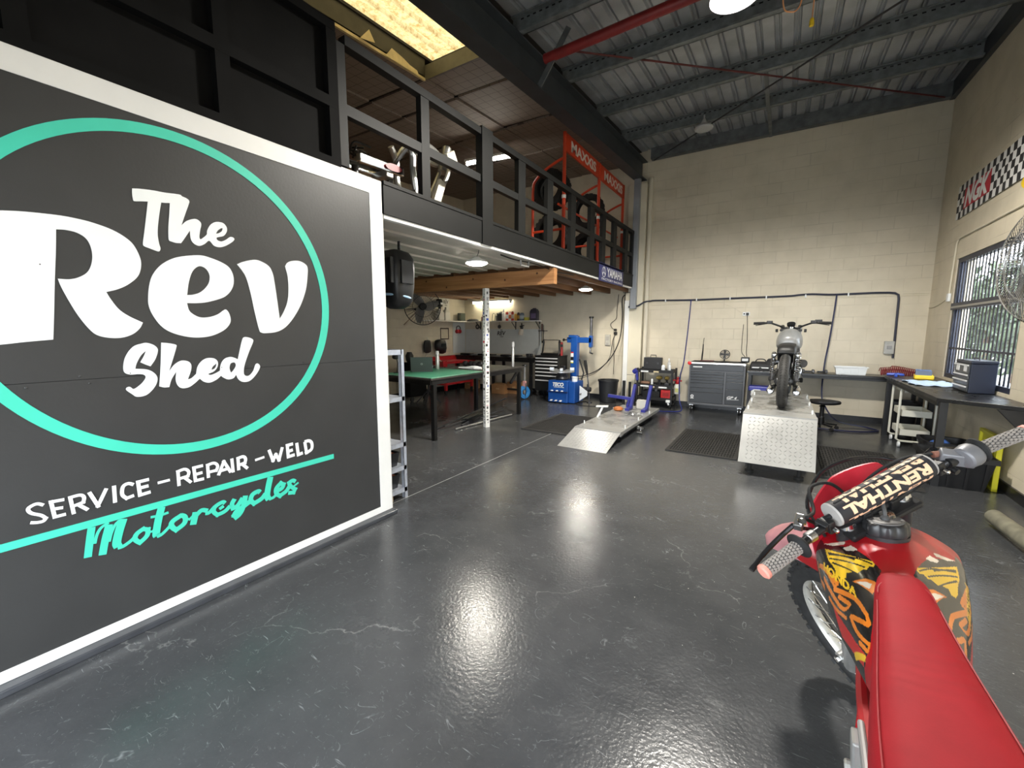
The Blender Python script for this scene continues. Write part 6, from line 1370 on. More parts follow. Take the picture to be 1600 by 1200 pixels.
t = thing('trestle', 'grey stand leg beneath the right end of the black bench', 'stand', (-5.05, 8.50, 0)); m = MB(); m.box(-.05, .05, -.04, .04, 0, .03).cyl((0, 0, .03), (0, 0, .72), .025); m.build('column', mat('stand_grey', (.30, .30, .30), .5), t); MB().lathe([(.0, 0), (.06, .01), (.05, .04)], (0, 0, .72), seg=14).build('head', dsteel, t)
for i, (x_, y_, w_, h_, rz_, lab) in enumerate(((-5.86, 8.70, .36, .24, 5, 'brown cardboard box on the floor under the bench, left front one'), (-5.50, 8.90, .40, .29, -2, 'brown cardboard box on the floor behind and right of the first'), (-7.0, 9.02, .30, .22, 0, 'brown cardboard box in the corner beyond the red bench'))):
    t = thing('cardboard_box', lab, 'box', (x_, y_, 0), rad(rz_)); MB().box(-w_/2, w_/2, -.15, .15, 0, h_).build('carton', card, t, smooth=False, bevel=.003); MB().box(-w_/2-.001, w_/2+.001, -.03, .03, h_-.0, h_+.0015).build('tape', mat('tape_tan', (.42, .26, .12), .4), t, smooth=False); MB().box(-.05, .04, -.1515, -.15, h_*.45, h_*.62).build('paper_label', mat('tape_tan', (.42, .26, .12), .4), t, smooth=False)
# second tool chest with chrome pulls
t = thing('tool_chest', 'black tool chest with seven chrome drawer pulls beside the tyre machine', 'tool chest', (-4.60, 8.75, 0))
MB().box(-.31, .31, 0, .45, .14, .955).build('body', blk, t, smooth=False, bevel=.006); MB().box(-.32, .32, -.01, .46, .955, .975).build('top', blkp, t, smooth=False, bevel=.004)
zs = [.94, .865, .785, .70, .615, .53, .42, .17]
for a, b in zip(zs, zs[1:]):
    d = MB().box(-.29, .29, -.014, 0, b+.004, a-.004).build('drawer', blkp, t, smooth=False, bevel=.003)
    MB().bar((-.285, -.024, a-.025), (.285, -.024, a-.025), .02, .022).build('drawer_pull', silv, d, smooth=False)
for x_ in (-.25, .25):
    for y_ in (.05, .38): k = MB().lathe([(.015, -.018), (.055, -.016), (.055, .016), (.015, .018)], (x_, y_, .056), (1, 0, 0), 20).build('caster', rub, t); MB().box(x_-.025, x_+.025, y_-.03, y_+.03, .11, .14).build('fork', steel, k, smooth=False)
t = thing('bike_stand', 'black bike stand frame standing on the second tool chest', 'stand', (-4.60, 8.96, .977))
for s_ in (-1, 1): MB().tube([(s_*.22, -.05, 0), (s_*.22, 0, .10), (s_*.205, .02, .30), (s_*.215, .02, .36)], .022, 8).build('upright', blkp, t); MB().lathe([(.02, -.02), (.03, 0), (.02, .02)], (s_*.22, .0, .31), (1, 0, 0), 12).build('knob', rub, t)
MB().cyl((-.215, .02, .36), (.215, .02, .36), .009, 8).build('cross_rod', steel, t); MB().box(-.24, .24, -.08, .10, 0, .05).build('base', blkp, t, smooth=False, bevel=.015)
t = thing('spray_can', 'tall red tool canister at the right end of the second tool chest', 'canister', (-4.34, 9.0, .977)); MB().lathe([(.028, 0), (.03, .02), (.03, .20), (.022, .24), (.03, .25), (.028, .31)], seg=14).build('body', mat('canister_red', (.40, .03, .03), .35), t); MB().lathe([(.031, .20), (.031, .26)], seg=14).build('band', blkp, t)
t = thing('hose_reel', 'blue hose reel on the floor left of the second tool chest', 'reel', (-4.88, 8.20, .0)); m = MB()
m.torus((0, .0, .16), (.9, -.4, 0), .10, .05, 26, 8, .9); m.torus((.02, -.01, .16), (.9, -.4, 0), .13, .02, 26, 6); m.torus((-.03, .01, .16), (.9, -.4, 0), .13, .02, 26, 6); m.build('hose', mat('hose_bright_blue', (.03, .20, .50), .4), t); MB().tube([(.03, 0, .0), (.06, -.02, .30), (.03, -.01, .42)], .012, 8).build('stand', dsteel, t); MB().box(-.03, .05, -.03, .03, .28, .42).build('gun', mat('gun_pink', (.60, .30, .28), .5), t, smooth=False, bevel=.01)
# tyre changer
t = thing('tyre_changer', 'blue tyre changing machine with tall column and white script on its front', 'machine', (-4.0, 8.15, 0))
MB().box(-.24, .22, 0, .50, .015, .49).build('cabinet', blue, t, smooth=False, bevel=.012)
MB().box(.221, .36, .06, .52, .015, .47).build('side_cabinet', blue, t, smooth=False, bevel=.01)
MB().box(-.25, .23, -.03, -.001, .235, .262).build('shelf', mat('changer_dark', (.006, .02, .09), .4), t, smooth=False, bevel=.004)
m = MB(); text_on(m, 'TECO', (-.13, -.0015, .365), (1, 0, 0), (0, 0, 1), .26, .085, bold=.05, shear=.2); m.box(-.10, .14, -.002, -.0005, .342, .352); m.build('script', whpl, t, smooth=False)
for k in range(3): MB().bar((-.13+.11*k, -.03, .07), (-.13+.11*k, -.09, .055), .05, .012).build('pedal', silv, t, smooth=False, bevel=.003); 
m = MB()
for k in range(3): m.lathe([(.03, 0), (.028, .015), (.01, .02)], (-.14+.12*k, -.016, .2625), seg=12)
m.build('knob', silv, t)
MB().lathe([(.13, .49), (.15, .52), (.12, .58), (.10, .62)], (-.02, .22, 0), seg=20).build('turntable_base', dsteel, t)
tt = MB().lathe([(.25, .655), (.27, .66), (.27, .69), (.22, .70), (.05, .70), (.0, .70)], (-.02, .22, 0), seg=32).build('turntable', mat('turntable_alloy', (.42, .43, .44), .35, .7), t)
for k in range(4):
    a = pi/2*k+.4; MB().box(-.05, .05, -.035, .035, .70, .76, M.Translation((-.02+.22*cos(a), .22+.22*sin(a), 0)) @ M.Rotation(a, 4, 'Z')).build('jaw', mat('turntable_alloy', (.42, .43, .44), .35, .7), tt, smooth=False, bevel=.006)
MB().box(-.05, .05, .18, .26, .70, .80).build('centre_post', blkp, t, smooth=False, bevel=.01)
MB().box(.05, .20, .50, .64, .015, 1.44).build('column', blue, t, smooth=False, bevel=.008)
MB().box(-.06, .52, .53, .62, 1.29, 1.41).build('swing_arm', blue, t, smooth=False, bevel=.008); MB().box(-.01, .16, .49, .66, 1.40, 1.46).build('arm_pivot', blue, t, smooth=False, bevel=.01)
MB().cyl((.49, .575, 1.18), (.49, .575, 1.84), .032, 8).build('tool_shaft', dsteel, t); MB().lathe([(.05, 1.82), (.05, 1.86)], (.49, .575, 0), seg=16).build('shaft_cap', blkp, t)
MB().box(.455, .525, .53, .62, 1.20, 1.45).build('shaft_guide', blue, t, smooth=False, bevel=.008); MB().tube([(.49, .575, 1.18), (.49, .55, 1.08), (.56, .52, 1.06)], [.02, .025, .015], 8).build('tool_head', dsteel, t)
MB().lathe([(.012, 0), (.012, .08), (.035, .085), (.03, .11)], (-.06, .57, 1.35), (-1, 0, 0), 14).build('clamp_knob', blkp, t)
m = MB(); m.cur = 0; m.box(.055, .12, .498, .4995, .98, 1.06).box(.055, .12, .498, .4995, .86, .90); m.cur = 1; m.box(.055, .12, .498, .4995, 1.06, 1.09); m.cur = 2; m.box(.055, .12, .498, .4995, .90, .975); m.cur = 3; m.box(.055, .12, .498, .4995, .84, .86); m.build('warning_stickers', [whpl, red, blkp, yellg], t, smooth=False)
MB().tube([(.30, .56, .47), (.33, .60, .62), (.26, .62, .80), (.22, .60, .93)], .018, 8).build('air_hose', blkp, t)
MB().tube(crom([(.36, .35, .30), (.46, .30, .33), (.50, .20, .30), (.46, .12, .20)], 5), .02, 8).build('breaker_arm', dsteel, t)
m = MB(); m.prism([[(0, -.17), (.16, -.05), (.16, .04), (.0, .16)]], (.44, .14, .24), (1, .25, 0), (0, 0, 1), .02); m.build('breaker_shovel', mat('shovel_white', (.62, .66, .70), .4), t, smooth=False, bevel=.004)
m = MB(); m.cyl((.42, .36, .30), (.60, .36, .30), .05); m.cyl((.55, .30, .20), (.55, .30, .42), .015); m.build('cylinder', dsteel, t)
t = thing('grease_tub', 'white tub on the right side of the tyre machine', 'tub', (-3.71, 8.36, .471)); MB().lathe([(.06, 0), (.065, .08), (.07, .085), (.07, .10), (.0, .105)], seg=18).build('body', whpl, t)
t = thing('lever_tool', 'black handled lever standing beside the tyre machine', 'lever', (-3.46, 8.60, .0)); MB().tube([(0, 0, 0), (-.02, 0, .30), (-.06, 0, .60)], .015, 8).build('shaft', dsteel, t); MB().tube([(-.06, 0, .60), (-.10, 0, .80), (-.12, 0, .92)], [.022, .035, .03], 10).build('grip', rub, t); MB().lathe([(.06, 0), (.06, .02)], seg=14).build('foot', dsteel, t)
# waste bin, cables and fittings near the pier
t = tub('waste_bin', 'round black waste bin at the back wall beside the white pier', 'bin', (-3.15, 8.90, 0), .175, .215, .49, mat('bin_charcoal', (.013, .014, .016), .55, noise=.1))
t = thing('control_box', 'grey wall control box right of the tyre machine', 'box', (-3.32, YB-.002, 1.34)); MB().box(-.06, .06, -.05, 0, -.11, .13).build('case', mat('beige_grey', (.48, .46, .40), .5), t, smooth=False, bevel=.012); MB().box(-.035, .035, -.056, -.05, -.0, .09).build('keypad', mat('keypad', (.38, .36, .32), .5), t, smooth=False); MB().box(-.03, .03, -.057, -.05, -.09, -.05).build('switch', mat('keypad', (.38, .36, .32), .5), t, smooth=False)
t = thing('power_cables', 'black power cables drooping from the deck to the tyre machine beside the pier', 'cable', (-3.0, 9.2, 2.33))
MB().tube(crom([(.05, 0, 0), (.0, 0, -.10), (.02, 0, -.45), (-.02, -.02, -.95), (-.14, -.2, -1.35), (-.35, -.4, -1.62), (-.60, -.6, -1.75), (-.72, -.7, -1.76)], 6), .011, 8).build('cable', rub, t)
MB().tube(crom([(-.10, .05, .02), (-.13, .06, -.30), (-.14, .06, -.5), (-.26, .05, -.62), (-.22, .05, -.72), (-.16, .05, -.74)], 6), .006, 6).build('cord', rub, t)
MB().tube(crom([(-.14, .06, -.82), (-.20, .04, -1.0), (-.26, .0, -1.4), (-.45, -.3, -1.70), (-.75, -.65, -1.84)], 6), .006, 6).build('cord', rub, t)
MB().tube(crom([(-.16, .06, -.85), (-.18, .05, -1.0), (-.16, .05, -1.4), (-.15, .02, -1.75)], 6), .005, 6).build('cord', rub, t)
m = MB(); m.box(-.17, -.12, .0, .07, -.78, -.73).box(-.18, -.11, .03, .08, -.86, -.80); m.build('plug', blkp, t, smooth=False, bevel=.008)
MB().box(.06, .11, -.03, .05, -.20, .05).build('cable_box', blkp, t, smooth=False, bevel=.01)
t = thing('fly_lead', 'thin black lead crossing the floor in front of the waste bin', 'cable', (-3.6, 8.5, .006)); MB().tube(crom([(.1, .2, 0), (-.1, -.05, 0), (.1, -.35, 0), (.45, -.30, 0), (.75, -.05, 0), (.82, .15, .0)], 6), .006, 6).build('lead', rub, t)
t = thing('lever_rack', 'black tyre levers and bars leaning in the corner behind the lowered lift', 'tools', (-2.72, 8.88, 0))
for k, (x_, h_, w_) in enumerate(((-.07, .50, .06), (.05, .48, .05), (.16, .46, .035))): MB().box(x_-w_/2, x_+w_/2, -.03+.02*k, .01+.02*k, 0, h_).build('lever', blkp, t, smooth=False, bevel=.006)
MB().tube([(-.05, .1, .62), (.13, .1, .62), (.13, .1, .0)], .006, 6).build('wire_rack', dsteel, t)
t = thing('hose_bracket', 'small wire bracket below the end of the fascia', 'bracket', (-2.83, 9.04, 2.36)); MB().tube([(-.10, 0, .10), (-.10, 0, 0), (.08, 0, 0), (.08, 0, .02)], .007, 6).build('rod', blkp, t)
t = thing('junction_bracket', 'grey junction box and wires under the fascia beyond the round lamp', 'fitting', (-2.83, 4.75, 2.40)); m = MB(); m.tube([(0, -.10, .04), (0, -.09, -.03), (0, .09, -.03), (0, .10, .04)], .014, 8); m.build('bracket', mat('bracket_grey', (.25, .24, .23), .5), t); MB().tube(crom([(-.03, -.5, .035), (-.02, -.2, .02), (.0, .3, .03), (.0, .9, .0), (.0, 1.5, .02)], 5), .008, 6).build('wire', blkp, t)
# ---------------------------------------------------------------- grey motorcycle on the raised lift (seen from behind)
t = thing('motorcycle', 'grey stripped motorcycle standing on the raised lift, seen from behind', 'motorcycle', (.05, 6.02, .632), rad(-2.5))
tankm = mat('tank_grey', (.22, .225, .225), .32, noise=.05, coat=.3)
def wheel_tyre(m, c, R, r, ax=(1, 0, 0), sq=1.0, seg=56):
    c = V(c); ax = V(ax).normalized(); u = ax.orthogonal().normalized(); w = ax.cross(u); prof = [(r*1.0*cos(a)*sq, r*sin(a)) for a in [rad(-50+280*k/12) for k in range(13)]]
    n = len(prof); vs = []; fs = []
    for i in range(seg):
        a = 2*pi*i/seg; d = u*cos(a)+w*sin(a)
        for p, q in prof: vs.append(c+d*(R-r+q)+ax*p)
    for i in range(seg):
        for k in range(n): fs.append((i*n+k, ((i+1) % seg)*n+k, ((i+1) % seg)*n+(k+1) % n, i*n+(k+1) % n))
    m.add(vs, fs)
road = mat('tyre_worn', (.035, .034, .032), .7, noise=.3, nscale=30)
def spoked(t, c, R, r, hubm, rimm, nsp=32, hub_r=.05, hub_w=.07, tyrem=road, sq=1.0, name='wheel'):
    m = MB(); wheel_tyre(m, c, R, r, sq=sq); wo = m.build('tyre', tyrem, t, angle=60)
    c = V(c); Ri = R-2*r*.88
    MB().lathe([(Ri-.012, -r*.62), (Ri+.018, -r*.66), (Ri+.012, -r*.5), (Ri-.008, 0), (Ri+.012, r*.5), (Ri+.018, r*.66), (Ri-.012, r*.62), (Ri-.02, 0), (Ri-.012, -r*.62)], c, (1, 0, 0), 56, caps=False).build('rim', rimm, wo)
    MB().lathe([(.012, -hub_w-.02), (hub_r, -hub_w), (hub_r, -hub_w*.7), (hub_r*.6, -hub_w*.5), (hub_r*.6, hub_w*.5), (hub_r, hub_w*.7), (hub_r, hub_w), (.012, hub_w+.02)], c, (1, 0, 0), 24).build('hub', hubm, wo)
    m = MB()
    for k in range(nsp):
        a = 2*pi*k/nsp; b_ = a+(.35 if (k//2) % 2 else -.35); s_ = 1 if k % 2 else -1
        m.tube([c+V((s_*hub_w*.8, hub_r*.95*cos(b_), hub_r*.95*sin(b_))), c+V((s_*.008, (Ri-.012)*cos(a), (Ri-.012)*sin(a)))], .0018, 4)
    m.build('spokes', chrome, wo)
    return wo
wo = spoked(t, (0, 0, .325), .325, .058, dsteel, chrome, sq=.95)
m = MB()
for i in range(60):
    a = 2*pi*i/60
    for s_ in (-1, 1):
        p = [(s_*.012, .0), (s_*.03, .03), (s_*.026, .06)]
        m.tube([(x_, (.3245-abs(x_)*.10)*cos(a+o_), .325+(.3245-abs(x_)*.10)*sin(a+o_)) for x_, o_ in p], .0022, 4)
m.build('tread_groove', mat('groove_black', (.008, .008, .008), .9), wo)
wo2 = spoked(t, (0, 1.38, .325), .325, .05, dsteel, chrome, sq=.95)
# frame, engine
for s_ in (-1, 1):
    MB().bar((s_*.085, .0, .325), (s_*.08, .50, .36), .03, .05).build('swingarm', blkp, t, smooth=False, bevel=.004)
    sh = MB().lathe([(.022, .0), (.024, .08), (.015, .085), (.015, .30), (.028, .31), (.03, .33), (.018, .35)], (s_*.125, .03, .33), (0, .30, 1), 14).build('shock', dsteel, t)
    m = MB(); pts = [V((s_*.125, .03, .33)) + V((0, .287, .958))*(.07+.24*k/150) + V((cos(k*2*pi/15), sin(k*2*pi/15)*.95, -sin(k*2*pi/15)*.28))*.027 for k in range(151)]
    m.tube(pts, .0048, 6); m.build('spring', chrome, sh)
    MB().tube(crom([(s_*.075, .12, .68), (s_*.09, .30, .66), (s_*.10, .55, .66), (s_*.08, .95, .80)], 5), .016, 8).build('frame_rail', blk, t)
    MB().tube([(s_*.08, .52, .36), (s_*.10, .55, .66)], .018, 8).build('frame_post', blk, t)
    MB().tube(crom([(s_*.05, .98, .86), (s_*.09, .95, .5), (s_*.10, .85, .25), (s_*.10, .50, .22), (s_*.09, .50, .40)], 5), .016, 8).build('cradle', blk, t)
    e = MB().lathe([(.03, 0), (.042, .04), (.045, .38), (.038, .42), (.030, .43), (.018, .43), (.018, .36)], (s_*.135, .04, .185), (0, 1, .03), 20, caps=False).build('muffler', chrome, t)
    MB().tube(crom([(s_*.135, .46, .20), (s_*.13, .65, .19), (s_*.11, .85, .22), (s_*.09, .95, .42), (s_*.07, .80, .52)], 6), .02, 10).build('exhaust_pipe', chrome, t)
    MB().lathe([(.012, 0), (.03, .005), (.03, .03), (.012, .035)], (s_*.155, .5, .30), (s_, 0, 0), 12).build('footpeg', rub, t)
    MB().lathe([(.026, 0), (.030, .012), (.026, .03), (.012, .035)], (s_*.12, .08, .635), (0, -1, 0), 14).build('indicator', chrome, t)
    MB().cyl((s_*.10, 1.38, .325), (s_*.10, 1.05, 1.0), .022, 12).build('fork_leg', steel, t)
m = MB(); m.loft([[(.13*q*math.copysign(abs(cos(a))**.6, cos(a)), .70+.17*q*math.copysign(abs(sin(a))**.6, sin(a)), z) for a in [2*pi*k/24 for k in range(24)]] for z, q in ((.22, .8), (.26, 1), (.42, 1), (.46, .75), (.47, .2))]); m.build('crankcase', dsteel, t, angle=50)
m = MB()
for k in range(8): m.box(-.085, .085, .66, .82, .46+.022*k, .468+.022*k)
m.box(-.065, .065, .68, .80, .46, .66); m.build('cylinder_fins', mat('engine_alloy', (.30, .30, .30), .4, .7), t, smooth=False)
MB().lathe([(.08, 0), (.085, .02), (.06, .04), (.02, .045)], (.13, .66, .34), (1, 0, 0), 24).build('engine_cover', chrome, t); MB().lathe([(.07, 0), (.075, .02), (.05, .04), (.02, .045)], (-.13, .66, .34), (-1, 0, 0), 24).build('engine_cover', chrome, t)
MB().lathe([(.03, 0), (.035, .05), (.05, .06), (.05, .12)], (.11, .48, .52), (.6, -.8, 0), 16).build('carburettor', dsteel, t); MB().lathe([(.03, 0), (.035, .05), (.05, .06), (.05, .12)], (-.11, .48, .52), (-.6, -.8, 0), 16).build('carburettor', dsteel, t)
m = MB(); m.lathe([(.06, 0), (.065, .01), (.065, .05), (.05, .06)], (.11, .20, .42), (1, .0, 0), 20); m.build('side_lever', steel, t)
m = MB(); m.tube(crom([(.10, .30, .60), (.16, .32, .50), (.17, .25, .38), (.14, .40, .30)], 5), .006, 6); m.tube(crom([(-.10, .45, .40), (-.16, .35, .28), (-.12, .20, .22)], 5), .006, 6); m.build('wiring', rub, t)
# seat / tail hoop, tank
m = MB(); rg = []
for y_, hw_, z0_, z1_ in ((.06, .075, .66, .70), (.09, .095, .64, .735), (.20, .10, .65, .755), (.38, .105, .66, .765), (.52, .10, .67, .775), (.55, .09, .68, .77)):
    rg.append([(hw_*x_, y_, z0_+(z1_-z0_)*z_) for x_, z_ in ((-1, 0), (-1.02, .5), (-.85, .88), (-.4, 1), (.4, 1), (.85, .88), (1.02, .5), (1, 0))])
m.loft(rg); m.build('seat', mat('seat_black', (.015, .015, .015), .5), t, angle=55)
MB().bar((-.0, .10, .46), (0, .22, .64), .15, .015, (0, -.8, .6)).build('rear_guard', blkp, t, smooth=False)
m = MB(); rg = []
for y_, hw_, zt_, zb_ in ((.54, .08, .83, .74), (.57, .115, .875, .70), (.66, .142, .93, .675), (.80, .155, .965, .67), (.92, .145, .96, .70), (1.0, .11, .925, .76), (1.03, .06, .88, .80)):
    rg.append([(hw_*x_, y_, zb_+(zt_-zb_)*z_) for x_, z_ in ((-.7, 0), (-.98, .12), (-1, .40), (-.94, .65), (-.70, .87), (-.3, .98), (0, 1), (.3, .98), (.70, .87), (.94, .65), (1, .40), (.98, .12), (.7, 0))])
m.loft(rg); o = m.build('tank', tankm, t, angle=70); sd = o.modifiers.new('subsurf', 'SUBSURF'); sd.levels = 1; sd.render_levels = 2
MB().lathe([(.03, .0), (.032, .02), (.0, .025)], (0, .85, .96), (0, 0, 1), 18).build('fuel_cap', chrome, t)
# front end
MB().box(-.13, .13, .98, 1.05, .92, .95).build('triple_clamp', blk, t, smooth=False, bevel=.006)
MB().lathe([(.06, -.05), (.09, -.03), (.095, .0), (.08, .08), (.03, .12)], (0, 1.10, .90), (0, 1, 0), 24).build('headlamp', blkp, t)
MB().lathe([(.035, 0), (.05, .02), (.05, .05), (.0, .055)], (0, .99, .985), (0, -.5, .87), 18).build('gauge', blkp, t)
MB().tube(crom([(-.44, .86, 1.028), (-.26, .90, 1.035), (-.14, .96, .995), (-.08, .99, .97), (.08, .99, .97), (.14, .96, .995), (.26, .90, 1.035), (.44, .86, 1.028)], 6), .012, 10).build('handlebar', blk, t)
for s_ in (-1, 1):
    MB().cyl((s_*.44, .86, 1.028), (s_*.31, .885, 1.033), .018, 12).build('grip', rub, t)
    MB().box(s_*.25-.035, s_*.25+.035, .87, .93, 1.02, 1.065).build('switch_block', blkp, t, smooth=False, bevel=.008)
    MB().tube(crom([(s_*.24, .93, 1.03), (s_*.32, .95, 1.02), (s_*.42, .92, 1.0)], 4), .006, 6).build('lever', blk, t)
    MB().lathe([(.02, 0), (.024, .012), (.02, .03)], (s_*.15, 1.02, .93), (s_, 0, 0), 12).build('indicator', blkp, t)
MB().box(.26, .34, .88, .93, 1.035, 1.075).build('reservoir', blkp, t, smooth=False, bevel=.006)

# ---------------------------------------------------------------- red dirt bike in the foreground (leaning left, bars turned left)
RAKE, STEER, WB = .527, .758, 1.492
db = thing('dirt_bike', 'red off-road motorcycle in the foreground leaning on its stand', 'motorcycle', (.372, .524, .004))
db.rotation_euler = (0, -.133, -.047); db.scale = (1.012,)*3
AX = V((0, -sin(RAKE), cos(RAKE))); AN = V((0, cos(RAKE), sin(RAKE)))
AXLE = V((0, WB, .345)); A0 = AXLE - AN*.06
SR = M.Rotation(STEER, 3, AX)
def st(p): return A0 + SR @ (V(p)-A0)
class FB(MB):
    """mesh builder for everything that turns with the fork"""
    def add(s, vs, fs, mtx=None): return MB.add(s, [st(p) for p in vs], fs, mtx)
bred = mat('bike_red', (.38, .005, .010), .32, noise=.08, nscale=5, coat=.1)
sred = mat('seat_red', (.31, .012, .018), .6, spec=.14, noise=.10, nscale=14, bump=.06, bscale=320)
pink = mat('faded_pink_plastic', (.50, .22, .24), .4, noise=.3, nscale=5)
dblk = mat('decal_black', (.012, .011, .010), .22, coat=.4)
dyel = mat('decal_yellow', (.82, .50, .02), .28, coat=.3); dora = mat('decal_orange', (.70, .19, .015), .28, coat=.3); dcrm = mat('decal_cream', (.72, .62, .50), .35)
dred = mat('decal_red', (.52, .012, .012), .28, coat=.3)
knob_m = mat('knobbly_rubber', (.022, .022, .022), .75, noise=.3, nscale=25)
# front wheel
def knobby(mk, c, R, r, parent, side):
    m = mk(); wheel_tyre(m, c, R-.014, r, sq=1.0, seg=64); wo = m.build('tyre', knob_m, parent, angle=60)
    m = mk(); c = V(c); n_ = 54
    for i in range(n_):
        a = 2*pi*i/n_
        for s_, w_ in (((-.72, .016), (.72, .016)) if i % 2 else ((-.28, .018), (.28, .018), (-.98, .012), (.98, .012))):
            rr = (R-.014-r)+r*cos(s_*.95); x_ = r*sin(s_*.95); nr = V((sin(s_*.95), cos(s_*.95)*cos(a), cos(s_*.95)*sin(a))); tn = V((0, -sin(a), cos(a))); sd_ = nr.cross(tn); p = c + V((x_, rr*cos(a), rr*sin(a)))
            vs = [p + tn*i0*.011*(1-.15*k0) + sd_*j0*w_*.62*(1-.15*k0) + nr*(.016*k0-.004) for k0 in (0, 1) for i0, j0 in ((-1, -1), (1, -1), (1, 1), (-1, 1))]
            m.add(vs, [(3, 2, 1, 0), (4, 5, 6, 7), (0, 1, 5, 4), (1, 2, 6, 5), (2, 3, 7, 6), (3, 0, 4, 7)])
    m.build('tread', knob_m, wo, smooth=False)
    return wo
alur = mat('rim_alloy', (.66, .65, .60), .38, .5, noise=.12, nscale=18)
def offroad_wheel(mk, c, R, r, parent):
    wo = knobby(mk, c, R, r, parent, 1); c = V(c); Ri = R-2*r*.86
    m = mk(); m.lathe([(Ri-.016, -.022), (Ri+.006, -.024), (Ri+.02, -.026), (Ri+.02, -.020), (Ri+.006, -.014), (Ri-.004, 0), (Ri+.006, .014), (Ri+.02, .020), (Ri+.02, .026), (Ri+.006, .024), (Ri-.016, .022), (Ri-.022, .012), (Ri-.024, 0), (Ri-.022, -.012), (Ri-.016, -.022)], c, (1, 0, 0), 64, caps=False); m.build('rim', alur, wo)
    m = mk(); m.lathe([(.012, -.065), (.020, -.06), (.045, -.045), (.045, -.038), (.024, -.028), (.024, .028), (.045, .038), (.045, .045), (.020, .06), (.012, .065)], c, (1, 0, 0), 24); m.build('hub', steel, wo)
    m = mk()
    for k in range(36):
        a = 2*pi*k/36; b_ = a+(.5 if (k//2) % 2 else -.5); s_ = 1 if k % 2 else -1
        m.tube([c+V((s_*.040, .043*cos(b_), .043*sin(b_))), c+V((s_*.006, (Ri-.02)*cos(a), (Ri-.02)*sin(a)))], .0019, 5)
    m.build('spokes', chrome, wo)
    m = mk()
    for k in range(36):
        a = 2*pi*k/36; s_ = 1 if k % 2 else -1; m.tube([c+V((s_*.009, (Ri-.022)*cos(a), (Ri-.022)*sin(a))), c+V((s_*.012, (Ri-.045)*cos(a+.01), (Ri-.045)*sin(a+.01)))], .0034, 6)
    m.build('spoke_nipples', steel, wo)
    return wo
offroad_wheel(FB, AXLE, .345, .041, db)
offroad_wheel(MB, (0, 0, .335), .335, .052, db)
forkm = mat('fork_alloy', (.58, .58, .56), .3, .7, noise=.15); 
for s_ in (-1, 1):
    b0 = A0 + AN*.028; x_ = V((s_*.092, 0, 0))
    m = FB(); m.tube([b0+x_+AX*(-.02), b0+x_+AX*.10, b0+x_+AX*.36], [.026, .030, .027], 14); lo = m.build('fork_slider', forkm, db)
    m = FB(); m.tube([b0+x_+AX*.34, b0+x_+AX*.52], [.0225, .0225], 14); m.build('fork_tube', chrome, lo)
    m = FB(); m.tube([b0+x_+AX*.48, b0+x_+AX*.50, b0+x_+AX*.80], [.027, .029, .028], 14); m.build('fork_upper', mat('fork_upper_dark', (.05, .05, .055), .35, .5), lo)
    m = FB(); m.tube([b0+x_+AX*.80, b0+x_+AX*.818], [.026, .020], 12); m.build('fork_cap', chrome, lo)
    m = FB(); m.tube([AXLE+V((s_*.075, 0, 0)), AXLE+V((s_*.112, 0, 0))], .020, 12); m.build('axle_lug', forkm, lo)
    m = FB(); m.tube([AXLE+V((s_*.112, 0, 0)), AXLE+V((s_*.128, 0, 0))], .012, 6); m.build('axle_nut', chrome, lo)
m = FB(); m.lathe([(.115, -.0015), (.115, .0015), (.07, .0015), (.07, -.0015), (.115, -.0015)], AXLE+V((.062, 0, 0)), (1, 0, 0), 40, caps=False); m.build('brake_disc', steel, db)
m = FB(); m.bar(AXLE+V((.07, -.10, .06)), AXLE+V((.07, -.06, .12)), .035, .05); m.build('brake_caliper', dsteel, db, smooth=False, bevel=.006)
m = FB()
for zz, th in ((.61, .03), (.79, .022)):
    p = A0+AN*.01+AX*zz; m.bar(p+V((-.118, 0, 0)), p+V((.118, 0, 0)), th, .058, AN)
m.build('triple_clamps', blkp, db, smooth=False, bevel=.008)
m = MB(); m.cyl(A0-AN*.01+AX*.60, A0-AN*.01+AX*.80, .030, 16); m.build('steering_head', blkp, db)
m = FB(); m.lathe([(.020, 0), (.020, .016), (.012, .02)], A0-AN*.01+AX*.802, AX, 6); m.build('stem_nut', chrome, db)
# front fender
fen = FB(); rg = []
for y_, hw_, z_, cr in ((1.02, .035, .765, .012), (1.12, .085, .785, .022), (1.28, .098, .80, .026), (1.45, .105, .805, .028), (1.60, .098, .79, .026), (1.70, .075, .765, .020), (1.755, .035, .745, .010)):
    top = [(hw_*u_, y_, z_+cr*(1-u_*u_)-.030*max(0, abs(u_)-.8)/.2) for u_ in (-1, -.8, -.4, 0, .4, .8, 1)]; rg.append(top+[(p[0]*.97, p[1], p[2]-.005) for p in top[::-1]])
fen.loft(rg); fen.build('front_fender', pink, db, angle=50)
m = FB(); 
for sx in (-1, 1): m.prism([[(-.06, -.05), (.20, -.03), (.24, .0), (.14, .02), (-.06, .015)]], (sx*.102, 1.22, .80), (0, 1, .03), (0, 0, 1), .002*sx)
m.build('fender_side', bred, db, smooth=False)
